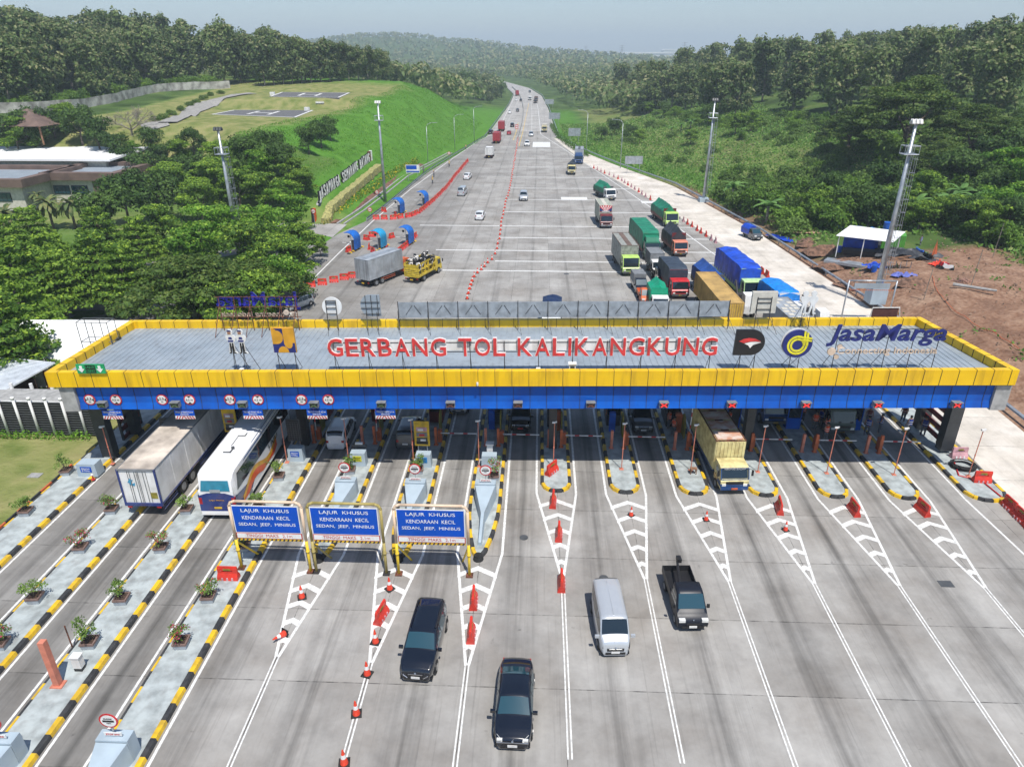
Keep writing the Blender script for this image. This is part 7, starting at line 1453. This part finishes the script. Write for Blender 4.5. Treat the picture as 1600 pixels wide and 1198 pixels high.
def trunkmesh(h,r,lobes,bend=.3,n=6,r2=None):
    b=MB(); top=Vector((bend*.3,bend*.2,h)); mid=Vector((bend*.25,-bend*.1,h*.5)); b.cyl((0,0,-.6),mid,r,r*.72,8); b.cyl(mid,top,r*.72,r*.5,8)
    for l in lobes[:n]: c=Vector(l[:3]); s=mid.lerp(top,.4+.6*random.random()); m=s.lerp(c,.55)+Vector((0,0,-.08*h)); b.cyl(s,m,r*.38,r*.22,5); b.cyl(m,c,r*.22,r*.06,5)
    return b
def mktree(name,kind,label,cat='tree'):
    t=thing(name,label,cat,(0,0,-50))
    g=random.uniform
    if kind=='teak': # about 15 m
        lobes=[(g(-2.6,2.6),g(-2.6,2.6),g(2.5,12.8),g(1.2,2.2),g(1.2,2.2),g(1.2,2.2)) for _ in range(24)]+[(0,0,7.5,2.6,2.6,5.5)]; n,s,m=2600,(.30,.58),'leaf_teak'; tr=(5,.28)
    elif kind=='dark': lobes=[(g(-2.4,2.4),g(-2.4,2.4),g(2.5,6.5),g(1.2,2.0),g(1.2,2.0),g(.9,1.6)) for _ in range(16)]; n,s,m=3200,(.16,.32),'leaf_dark'; tr=(3,.25)
    elif kind in('mid','bright'): 
        lobes=[]
        for _ in range(24): a=g(0,6.28); rr=g(0,3.2); lobes.append((rr*math.cos(a),rr*math.sin(a),g(2.6,7.2)-rr*.35,g(.9,1.7),g(.9,1.7),g(.35,.75)))
        n,s,m=5200,(.13,.28),'leaf_mid' if kind=='mid' else 'leaf_bright'; tr=(3,.25)
    elif kind=='layer': # tiered crown, feathery
        lobes=[]
        for k in range(7):
            R_=3.6*(1-.11*k); 
            for j in range(7): a=j*.9+k*.5+g(-.2,.2); lobes.append((R_*.68*math.cos(a),R_*.68*math.sin(a),2.4+k*.85+g(-.2,.2),R_*.42,R_*.42,.30))
        n,s,m=7000,(.12,.26),'leaf_mid'; tr=(6,.22)
    elif kind=='rain': # big umbrella
        lobes=[]
        for _ in range(60): a=g(0,6.28); rr=8.2*math.sqrt(g(0,1)); lobes.append((rr*math.cos(a),rr*math.sin(a),8.4-(rr/8.2)**2*4.2+g(-1.4,.4),g(1.2,2.3),g(1.2,2.3),g(.35,.7)))
        n,s,m=17000,(.13,.30),'leaf_rain'; tr=(4,.45)
    elif kind=='giant':
        lobes=[]
        for _ in range(110): a=g(0,6.28); rr=15*math.sqrt(g(0,1)); lobes.append((rr*math.cos(a),rr*math.sin(a)*.75,17.5-(rr/15)**2*9+g(-3.4,.6),g(1.8,3.6),g(1.8,3.6),g(.4,.8)))
        n,s,m=26000,(.18,.42),'leaf_rain'; tr=(8,.8)
    elif kind=='bush': lobes=[(g(-1.5,1.5),g(-1.5,1.5),g(.3,1.7),g(.8,1.5),g(.8,1.5),g(.6,1.1)) for _ in range(10)]; n,s,m=1500,(.12,.28),'leaf_shrub'; tr=(1,.08)
    elif kind=='bushd': lobes=[(g(-1.7,1.7),g(-1.7,1.7),g(.3,2.4),g(.9,1.6),g(.9,1.6),g(.7,1.3)) for _ in range(11)]; n,s,m=2000,(.13,.30),'leaf_mid'; tr=(1,.10)
    P,N_,d,idx=lobes_pts(lobes,n); S=rng.uniform(s[0],s[1],n); t0=rng.uniform(-.15,.35,n); fl=np.zeros(n)
    zt=np.array([l[2] for l in lobes]); top=(d[:,2]>.35)
    if kind=='teak': fl=np.where(top&(rng.random(n)<.42),rng.uniform(.2,.8,n),0)
    if kind in('mid','bright','layer'): fl=np.where(top&(rng.random(n)<.35),rng.uniform(.2,.8,n),0)
    if kind in('rain','giant'): fl=np.where(top&(rng.random(n)<.3),rng.uniform(.1,.6,n),0)
    if kind=='bush': fl=np.zeros(n)
    cards('crown',P,N_,S,(t0,fl),m,t); trunkmesh(tr[0],tr[1],lobes,.3,8).build('trunk','bark' if kind!='teak' else 'bark_pale',t,True); return t
PT={}
for kd,cnt,nm in(('teak',5,'teak_tree'),('dark',3,'broadleaf_tree'),('mid',3,'leafy_tree'),('bright',2,'leafy_tree'),('layer',3,'tiered_tree'),('rain',1,'rain_tree'),('giant',1,'rain_tree'),('bush',3,'shrub'),('bushd',3,'shrub')): PT[kd]=[mktree(nm,kd,'x','shrub' if kd.startswith('bush') else 'tree') for _ in range(cnt)]
usedp=set()
def plant(kd,x,y,sc,label,grp,z=None,zs=None,i=None):
    pr=PT[kd][random.randrange(len(PT[kd])) if i is None else i]; zz=gz(x,y)-.1 if z is None else z; s3=(sc,sc,sc*(zs or 1)); rz=random.random()*6.28
    if pr.name not in usedp: usedp.add(pr.name); pr.location=(x,y,zz); pr.rotation_euler=(0,0,rz); pr.scale=s3; t=pr
    else: t=dup(pr,(x,y,zz),rz,scale=s3)
    t['label']=label; t['group']=grp; return t
def inview(x,y,z,m=60):
    ca,sa,cp,sp=math.cos(YAW),math.sin(YAW),math.cos(PIT),math.sin(PIT); dz=z-H; X=x*ca+y*sa; D=-x*sa*cp+y*ca*cp-dz*sp
    if D<5: return False
    px=800+F*X/D; return -m<px<1600+m
# --- near left trees, by crown position
LT=[('layer',20,420,1.35),('layer',22,462,1.2),('layer',0,505,1.2),('layer',85,425,1.1),('layer',150,400,1.2),('layer',80,400,1.2),('layer',10,370,1.2),('layer',190,415,1.1),('layer',150,350,1.1),('layer',45,350,1.1),('layer',215,365,1.05),
('bright',330,345,1.25),('bright',405,335,1.2),('bright',300,375,1.1),('mid',250,345,1.1),('bright',455,320,1.0),('mid',390,370,1.1),('mid',445,395,1.0),('mid',465,370,.9),('bright',425,420,1.0),('mid',380,450,1.0),('mid',420,455,.8),('mid',455,430,.7),('mid',400,470,.75),('mid',350,470,.9),('mid',290,455,.9),
('dark',190,300,1.3),('dark',240,300,1.2),('dark',160,330,1.2),('mid',265,275,1.15),('dark',300,265,1.1),('mid',335,265,1.2),('dark',225,262,1.1),('mid',310,300,1.1),('mid',370,285,1.1),('mid',410,285,1.0),('bright',440,290,.9),('mid',345,235,1.0),('dark',385,235,1.0),('bright',405,250,.95),('dark',440,245,.9),('dark',425,225,.85),('dark',500,205,.85),('dark',480,215,.8),('dark',515,198,.75),('mid',470,280,.8),('mid',460,262,.8),('dark',195,243,.75),('dark',255,240,.8),
('dark',80,188,.9),('dark',120,190,1.2),('dark',150,205,1.1),('mid',100,175,.9),('mid',20,200,1.1),('dark',35,190,1.1),('dark',5,205,1.0),('dark',180,225,.9),('bright',205,225,.5),('dark',60,205,.8),('dark',235,215,.8),('mid',280,228,.8),('dark',300,215,.8),('mid',500,385,.35)]
for i,(kd,px,py,sc) in enumerate(LT):
    hc={'layer':5.5,'mid':5,'bright':5,'dark':4.5}[kd]*sc; p=T(px,py,hc); 
    near=py>330; plant(kd,p.x,p.y,sc,{'layer':'tall tiered feathery tree in the big cluster behind the left end of the canopy','mid':'leafy green tree in the belt between office and plaza','bright':'bright green leafy tree in the belt between office and plaza','dark':'dark broadleaf tree near the office and the hill slope'}[kd],'trees left of the plaza, '+kd)
p=T(300,425,6.5); plant('rain',p.x,p.y,.95,'wide spreading rain tree right behind the left rear lettering','wide rain trees behind the left rear lettering'); p=T(395,405,6.5); plant('rain',p.x,p.y,.72,'wide spreading rain tree right behind the left rear lettering','wide rain trees behind the left rear lettering')
# --- teak forests
def forest(n,xr,yr,ok,sc,label,grp,mind=4.6):
    pts=[]; tries=0
    while len(pts)<n and tries<60000:
        tries+=1; x=random.uniform(*xr); y=random.uniform(*yr)
        if not ok(x,y) or not inview(x,y,gz(x,y)+8): continue
        if any((x-a)**2+(y-c)**2<mind*mind for a,c in pts[-400:]): continue
        pts.append((x,y))
    for x,y in pts:
        k=1.0
        if x<0: ca,sa,cp,sp=math.cos(YAW),math.sin(YAW),math.cos(PIT),math.sin(PIT); k=interp([(330,1),(420,.88),(480,.74),(560,.55),(640,.42)],800+F*(x*ca+y*sa)/(-x*sa*cp+y*ca*cp+15*sp))
        plant('teak',x,y,random.uniform(*sc)*k,label,grp,zs=random.uniform(.9,1.15))
    return len(pts)
wl=[T(*p) for p in [(-40,178),(0,177),(40,176),(78,174),(115,171),(145,167),(175,161),(205,154),(240,146),(270,142),(305,140),(360,138)]]
def bx_(y):
    pts=sorted([(p.y,p.x) for p in wl]); return interp(pts,y)
def okL(x,y):
    e=interp([(0,-124),(175,-124),(wl[-1].y,wl[-1].x-3),(wl[-1].y+25,-90),(wl[-1].y+45,-62)],y)
    for a,c in zip(wl,wl[1:]):
        if min(a.y,c.y)<=y<=max(a.y,c.y): e=a.x+(c.x-a.x)*(y-a.y)/((c.y-a.y) or 1); break
    if y<min(p.y for p in wl)+2: return False
    return x<e-4
nL=forest(122,(-330,-55),(172,350),okL,(1.15,1.5),'grey green teak tree with pale flower heads in the forest on the left hill','teak forest on the left hill',6.0)
fr=sorted([(q.y,q.x) for q in [T(*p) for p in [(893,150),(925,152),(965,163),(1000,176),(1060,186),(1110,195),(1180,205),(1300,205),(1420,200),(1540,215),(1640,235)]]])
frx=lambda y: interp(fr,y) if y>fr[0][0] else fr[0][1]+12
nR=forest(168,(15,330),(150,470),lambda x,y: x>frx(y)+2,(1.05,1.45),'grey green teak tree with pale flower heads in the forest on the right slope','teak forest on the right slope',5.8)
# lower trees between the hill top and the motorway
for px,py,kd,sc in [(730,143,'dark',2.1),(742,150,'dark',1.3),(752,152,'teak',.8),(765,156,'teak',.75),(775,150,'teak',.75),(760,142,'teak',.9),(783,148,'dark',1.3),(718,134,'teak',.8),(705,131,'teak',.7),(690,128,'teak',.7),(675,125,'teak',.65),(660,123,'teak',.7),(645,121,'teak',.7),(630,121,'teak',.8),(615,121,'teak',.8),(600,121,'teak',.85),(585,121,'teak',.9),(570,121,'teak',.9),(555,122,'teak',.95),(540,122,'teak',1.0),(525,123,'teak',1.0),(510,124,'teak',1.05),(495,125,'teak',1.1),(480,126,'teak',1.1),(465,127,'teak',1.15),(450,128,'teak',1.15),(435,129,'teak',1.15),(420,130,'teak',1.2),(405,131,'teak',1.2)]:
    p=T(px,py+6); plant(kd,p.x,p.y+6,sc,'big dark tree standing at the right end of the green hill' if sc>2 else 'teak tree in the row along the far edge of the green hill' if kd=='teak' else 'dark tree at the end of the green hill','trees along the far edge of the green hill' if sc<2 else None)
for a,c in zip(wl,wl[1:]):
    L_=(c-a).length; k=0
    while k<L_:
        p=a.lerp(c,k/L_); plant('bushd',p.x-6+random.uniform(-1,1),p.y+3,random.uniform(.8,1.3),'dark shrub growing behind the old concrete wall','shrubs behind the old wall'); k+=4.0
for k in range(40):
    y=random.uniform(fr[0][0],430); x=frx(y)+random.uniform(-3,2); plant(random.choice(['dark','bushd','mid','bushd']),x,y,random.uniform(.6,1.1),'lower green tree along the front of the right forest','undergrowth before the right forest')
# --- giants on the right
for px,py,sc,l in ((1420,190,1.0,'huge spreading dark rain tree at upper right'),(1330,205,.62,'smaller spreading rain tree left of the huge one'),(1520,215,.7,'spreading rain tree right of the huge one'),(1470,262,.55,'low spreading rain tree behind the big mast')): p=T(px,py,9*sc) if sc<.9 else T(px,py,9); plant('giant',p.x,p.y,sc,l,None)
for kd,px,py,sc in [('dark',1490,275,1.2),('dark',1520,280,1.1),('mid',1440,300,1.0),('mid',1400,320,.9),('dark',1380,330,.9),('dark',1550,300,1.0),('bright',1580,270,1.3),('bright',1600,290,1.2),('bright',1560,320,1.0),('mid',1540,345,.9),('dark',1360,335,.8),('dark',1300,300,.9),('dark',1330,320,.9),('mid',1270,320,.8),('mid',1150,195,.9),('mid',1175,190,.9),('dark',1060,165,.6),('dark',960,200,.9),('dark',985,210,.8),('dark',940,210,.7),('mid',1000,215,.7),('dark',1380,290,1.0),('mid',1080,215,.7),('dark',1550,250,1.1),('dark',1590,240,1.2),('mid',1490,330,.8),('mid',1440,335,.7),('dark',1520,340,.8),('dark',1580,345,.9),('dark',885,140,1.1),('dark',895,132,1.2)]:
    hc={'mid':5,'bright':5,'dark':4.5}[kd]*sc; p=T(px,py,hc*.7); plant(kd,p.x,p.y,sc,{'mid':'mid green leafy tree on the overgrown bank right of the ramp','bright':'bright green tree on the bank at the right picture edge','dark':'dark green tree on the overgrown bank right of the ramp'}[kd],'trees on the right bank, '+kd)
# bushes on right bank
nb=0
for _ in range(9000):
    if nb>=250: break
    px=random.uniform(880,1620); py=random.uniform(175,470); p=T(px,py)
    s=p.x-XR(p.y)
    lim=3.5 if p.y>118 else (26 if p.y>75 else 20)
    if s<lim or p.y>300 or p.y<55: continue
    if 1290<px<1480 and 372<py<460: continue
    if p.y>170 and s<14 and random.random()<.8: continue
    if 900<px<1240 and 195<py<250 and random.random()<.75: continue
    if px<1000 and py<185: continue
    plant(random.choice(['bush','bush','bush','bushd']),p.x,p.y,random.uniform(.7,1.5)*(1.1 if p.y<170 else .75),'green shrub in the thicket on the right bank','shrubs on the right bank'); nb+=1
# hedge by right verge
t=thing('trimmed_hedge','dark trimmed hedge along the right verge below the street lamps','hedge',(0,0,0)); hp=[T(862,198),T(866,207),T(875,218),T(888,228),T(903,238),T(918,246)]; Pn=[]
for a,c in zip(hp,hp[1:]):
    for _ in range(500): q=a.lerp(c,random.random()); Pn.append((q.x+random.uniform(-1,1),q.y+random.uniform(-1,1),q.z+random.uniform(0,1.5)))
Pn=np.array(Pn); n=len(Pn); N_=rng.normal(size=(n,3)); N_[:,2]+=1; N_/=np.linalg.norm(N_,axis=1)[:,None]; cards('foliage',Pn,N_,rng.uniform(.15,.3,n),(rng.uniform(-.3,.1,n),np.zeros(n)),'leaf_mid',t)
# flowers along foot of slope
t=thing('flower_hedge','strip of yellow green flowering bushes along the foot of the slope','hedge',(0,0,0)); Pn=[]
for y in np.linspace(127,205,1500): x=XL(y)-5.2-random.random()*1.3; Pn.append((x,y,gz(x,y)+random.random()*.7))
Pn=np.array(Pn); n=len(Pn); N_=rng.normal(size=(n,3)); N_[:,2]+=1; N_/=np.linalg.norm(N_,axis=1)[:,None]; cards('foliage',Pn,N_,rng.uniform(.14,.28,n),(rng.uniform(0,.5,n),np.where(rng.random(n)<.3,.9,0)),'leaf_flowering',t)
# yellow green clumps beside the hill path
for i,(px,py) in enumerate([(243,190),(255,187),(268,180),(282,173),(296,166),(306,162),(318,156),(330,150),(345,147)]): p=T(px,py); plant('bush',p.x,p.y,.6,'small round bush beside the hill path','bushes along the hill path')
# palms
def palm(x,y,sc,label,ban=False,grp=None,z=None):
    t=thing('banana_plant' if ban else 'palm_tree',label,'banana plant' if ban else 'palm',(x,y,gz(x,y) if z is None else z),random.random()*6,grp); h=(2.2 if ban else 3.6)*sc
    b=MB(); b.cyl((0,0,-.3),(0,0,h),.2*sc,.14*sc,8); b.build('trunk','bark' if not ban else 'bark_pale',t,True)
    P=[];Fc=[]; Vv=[]; tint=[]
    nf=9 if ban else 30
    for k in range(nf):
        a=k*2.399; el=random.uniform(.5,1.25) if ban else random.uniform(-.5,1.3); L_=(2.3 if ban else 2.5)*sc; w_=(.34 if ban else .30)*sc; seg=6; pts=[]
        p=Vector((0,0,h)); e=el
        for j in range(seg+1): pts.append(p.copy()); p=p+Vector((math.cos(a)*math.cos(e),math.sin(a)*math.cos(e),math.sin(e)))*L_/seg; e-=.28
        sd=Vector((-math.sin(a),math.cos(a),0)); o=len(Vv)
        for j,q in enumerate(pts):
            ww=w_*math.sin(math.pi*min(1,(j+.6)/(seg+.9)))**.7; dr=Vector((0,0,-.25*ww)); Vv+=[q-sd*ww+dr,q,q+sd*ww+dr]
        for j in range(seg):
            c0=o+3*j; 
            Fc+=[(c0,c0+3,c0+4,c0+1),(c0+1,c0+4,c0+5,c0+2)]
    me=bpy.data.meshes.new('fronds'); me.from_pydata([tuple(q) for q in Vv],[],Fc); ca=me.color_attributes.new('tint','FLOAT_COLOR','POINT'); c=np.zeros((len(Vv),4),dtype=np.float32); c[:,0]=rng.uniform(-.1,.4,len(Vv)); c[:,1]=np.where(rng.random(len(Vv))<.25,.5,0) if not ban else 0; c[:,3]=1; ca.data.foreach_set('color',c.ravel()); me.materials.append(M('leaf_banana' if ban else 'leaf_palm')); o=bpy.data.objects.new('fronds',me); COL.objects.link(o); o.parent=t
    return t
for px,py,sc,l in ((8,335,1.2,'palm at the left picture edge below the office'),(73,318,1.25,'left palm of the pair before the office windows'),(108,318,1.2,'right palm of the pair before the office windows'),(57,305,.8,'small palm by the office corner')): p=T(px,py,3.6*sc); palm(p.x,p.y,sc,l)
for i,(px,py) in enumerate([(1500,310),(1525,320),(1550,315),(1575,325),(1590,300),(1540,330),(1430,325),(1440,300),(1510,335),(1565,335),(1600,335),(1480,320),(1065,195),(1080,190),(1050,200),(1200,330),(1145,300)]): p=T(px,py,2.5); palm(p.x,p.y,1.5 if py>250 else 1.1,'banana plant with broad drooping leaves on the right bank',True,'banana plants on the right bank')
# bare tree
p=T(207,212); t=thing('bare_tree','leafless spreading tree on the dry hill lawn','tree',p); b=MB()
def br(a,d,L_,r,dep):
    e=a+d*L_; b.cyl(a,e,r,r*.68,5,cap=False)
    if dep==0: return
    for _ in range(3 if dep>1 else 4): nd=(d+Vector((random.gauss(0,.55),random.gauss(0,.55),random.gauss(.0,.22)))).normalized(); br(e,nd,L_*.78,r*.62,dep-1)
br(Vector((0,0,-.3)),Vector((0,0,1)),1.4,.3,1) if False else None
b.cyl((0,0,-.5),(0,0,1.3),.32,.25,7)
for k in range(6): a=k*1.05; br(Vector((0,0,1.2)),Vector((math.cos(a)*.9,math.sin(a)*.9,.55)).normalized(),2.2,.14,4)
b.build('branches','bark_pale',t)
# planters
def planter(x,y,label,fl=0,z=.15,sc=1.0,seed=0,big=.55):
    t=thing('planter',label,'planter',(x,y,z),.1,'planters on the toll islands'); b=MB(); b.box((0,0,.16),(.62,.62,.32),k=0,taper=1.12); b.box((0,0,.36),(.74,.74,.12),k=1); b.box((0,0,.43),(.58,.58,.02),k=2); b.build('tub',['planter_base','planter','soil'],t)
    g=random.uniform; lobes=[(g(-.38,.38),g(-.38,.38),g(.75,1.35),g(.16,.34),g(.16,.34),g(.12,.26)) for _ in range(11)]; n=420; P,N_,d,idx=lobes_pts(lobes,n,inner=.6); P=P*sc; f=np.where((rng.random(n)<fl),.95,0)
    pr=thing('potted_shrub',label.replace('planter','shrub growing in the planter') if 0 else 'x','shrub') if 0 else None
    cards('shrub_foliage',P,N_,rng.uniform(.045,.085,n),(rng.uniform(.0,.6,n),f),'leaf_shrub',t); b=MB()
    for l in lobes[:6]: b.cyl((0,0,.4),Vector(l[:3])*sc,.022,.008,4)
    b.build('stems','bark',t)
PLs=[(105,740,0,'the grey cabinet'),(42,803,0,'the lawn, second from the cabinet'),(128,860,.35,'the left truck lane, pink flowers'),(253,860,.35,'the bus island, pink flowers, below the trailer'),(176,800,.08,'the trailer tail, left side'),(293,800,.05,'the trailer tail, right side'),(57,938,0,'the lower left lane, leaning bush'),(192,940,0,'the middle planted island, bright green bush'),(327,937,.12,'the red barrier and left portal sign'),(142,1008,0,'the white meter box'),(285,1008,.30,'the long island end, magenta flowers'),(3,1010,.2,'the left picture edge'),(437,748,0,'the dark tariff board'),(548,738,0,'the yellow notice block'),(654,738,0,'the poster board block'),(772,748,.25,'the plain grey block, some pink flowers'),(382,858,0,'the left portal sign, hidden behind it'),(405,795,0,'the left portal sign top edge')]
for i,(px,py,fl,w_) in enumerate(PLs): p=G(px,py,.15); planter(p.x,p.y,'square planter with shrub near '+w_,fl,sc=1.0 if i%3 else 1.12)
# low plants at the slatted wall
Pn=rng.uniform([-64,47.7,0],[-36.3,48.35,.75],size=(1800,3)); n=len(Pn); Pn[:,2]*=.5+.5*np.abs(np.sin(Pn[:,0]*1.9)); N_=rng.normal(size=(n,3)); N_[:,2]+=.8; N_/=np.linalg.norm(N_,axis=1)[:,None]
o=cards('wall_shrubs',Pn,N_,rng.uniform(.07,.14,n),(rng.uniform(0,.5,n),np.zeros(n)),'leaf_bright'); tag(o,'low leafy ground cover along the foot of the slatted wall','ground cover',None,'stuff')
# grass tufts on slopes
def tufts(name,n,sx,sy,ok,size,label,m='leaf_bright',tb=(0,.5),fl=.1,h=.2):
    P=[]; 
    while len(P)<n:
        x=random.uniform(*sx); y=random.uniform(*sy)
        if ok(x,y): P.append((x,y,gz(x,y)+random.random()*h))
    P=np.array(P); N_=rng.normal(size=(n,3))*.7; N_[:,1]-=.6; N_[:,2]+=.5; N_/=np.linalg.norm(N_,axis=1)[:,None]; o=cards(name,P,N_,rng.uniform(size*.6,size*1.3,n),(rng.uniform(tb[0],tb[1],n),np.where(rng.random(n)<fl,.6,0)),m); o['label']=label; o['category']='grass'; o['kind']='stuff'
tufts('slope_grass',26000,(-75,-19),(127,330),lambda x,y:4.8<XL(y)-x<36 and not(-44<x<-38 and 128<y<180) and noise.noise(Vector((x*.15,y*.15,8)))>-.25,.17,'bright green grass on the long slope left of the motorway','leaf_grass',h=.22)
tufts('bank_grass',60000,(8,110),(60,330),lambda x,y:x-XR(y)>(25 if y<112 else 2.5) and x-XR(y)<75,.34,'tall grass and weeds on the bank right of the ramp','leaf_reed',(-.1,.5),.2,.7)
tufts('site_weeds',500,(42,70),(60,112),lambda x,y:noise.noise(Vector((x*.3,y*.3,2)))>.28 and x-XR(y)>2,.22,'sparse weeds on the bare earth','leaf_reed',(0,.5),.1,.25)
# --- far woods
def wood(name,n,rr,ok,size,label,hb=(0,9),m='leaf_teak',per=9,cr=4.0):
    C_=[]; tr_=0
    while len(C_)<n and tr_<n*40:
        tr_+=1; y=rr[0]+(rr[1]-rr[0])*random.random()**1.3; x=random.uniform(-.85,.85)*y
        if ok(x,y) and inview(x,y,20,20): C_.append((x,y,gz(x,y)+random.uniform(*hb)))
    C_=np.array(C_); n=len(C_); C_=np.repeat(C_,per,0); d=rng.normal(size=C_.shape); d/=np.linalg.norm(d,axis=1)[:,None]; d[:,2]=np.abs(d[:,2])*1.1; P=C_+d*cr*np.array([1,1,1.1])
    N_=d+rng.normal(size=d.shape)*.35; N_/=np.linalg.norm(N_,axis=1)[:,None]; tt=np.repeat(rng.uniform(-.1,.4,n),per)
    o=cards(name,P,N_,rng.uniform(size*.7,size*1.3,len(P)),(tt,np.where((d[:,2]>.4)&(rng.random(len(P))<.4),.7,0)),m); o['label']=label; o['category']='wood'; o['kind']='stuff'
road=lambda x,y,m=9: XL(y)-m-(0 if y>520 else 6)<x<XR(y)+m
wood('distant_wood',7000,(345,1050),lambda x,y:not road(x,y,8) and (y>470 or x<-25 or x>interp([(345,42),(400,26),(470,14)],y)+0) and not (x<0 and y<430 and x>-30),1.25,'dense wood filling the valley on both sides of the far motorway',(3,9),per=16,cr=3.6)
wood('hill_wood',9000,(1000,2700),lambda x,y:not (y<1250 and road(x,y,12)) ,3.2,'hazy wood covering the far hills',(2,7),per=7,cr=6.0)
wood('plain_wood',3500,(2600,5200),lambda x,y:noise.noise(Vector((x*.0016,y*.0016,4)))>-.05,6.5,'faint blue tree belts on the distant plain',(0,7),'leaf_dark',6,10)

# rubble and soil heaps on the building site
b=MB()
for _ in range(2600):
    x=random.uniform(39,72); y=random.uniform(52,112)
    if x<XR(y)+1.2: continue
    if noise.noise(Vector((x*.2,y*.2,6)))<-.05 and random.random()<.8: continue
    r_=random.uniform(.04,.20)*(1 if random.random()<.95 else 1.8); z=gz(x,y); a=random.random()*6
    v=[(x+r_*math.cos(a+k*2.1)*random.uniform(.7,1.3),y+r_*math.sin(a+k*2.1),z-.03) for k in range(3)]+[(x,y,z+r_*random.uniform(.4,1))]; b.add(v,[(0,1,3),(1,2,3),(2,0,3)])
tag(b.build('rubble',mat('rubble_stone',(.30,.20,.14),.9,var=.4,scale=.4)),'loose stones and clods scattered over the bare earth','rubble',None,'stuff')
for i,(px,py,wx,wy,hh) in enumerate([(1290,392,3.4,2.2,1.1),(1318,412,4.2,1.8,1.0),(1345,440,3.6,2.0,.9),(1430,440,2.6,1.8,.7),(1262,378,2.8,1.6,.8)]):
    p=T(px,py); t=thing('soil_heap','heap of brown excavated soil, %s'%['left of the workshop','below the workshop','near the slab','right of the mast','by the plywood sheets'][i],'soil heap',p,.3*i,'soil heaps on the building site'); b=MB(); sd=i*7
    b.grid(lambda u,v:Vector(((u-.5)*2*wx,(v-.5)*2*wy,-.25+hh*max(0,1-(2*u-1)**2-(2*v-1)**2)**.8*(1+.5*noise.noise(Vector((u*5+sd,v*5,0))))+.12*noise.noise(Vector((u*14+sd,v*14,3))))),16,16); b.build('soil',mat('heap_soil',(.20,.11,.07),.95,var=.3,scale=2,bump=.5,bscale=6),t)
# ================================================================ HAZE
hz=MB(); hz.box((0,4050,98),(15600,8460,220)); 
hm_=bpy.data.materials.new('haze'); hm_.use_nodes=True; n=hm_.node_tree; n.nodes.remove(n.nodes['Principled BSDF']); pv=n.nodes.new('ShaderNodeVolumePrincipled'); pv.inputs['Color'].default_value=(.76,.90,1,1); pv.inputs['Density'].default_value=.00032; pv.inputs['Anisotropy'].default_value=0.0
n.links.new(pv.outputs[0],n.nodes['Material Output'].inputs['Volume']); MATS['haze']=hm_; o=hz.build('haze',hm_); o['kind']='stuff'; o['label']='thin pale blue haze over the whole valley'
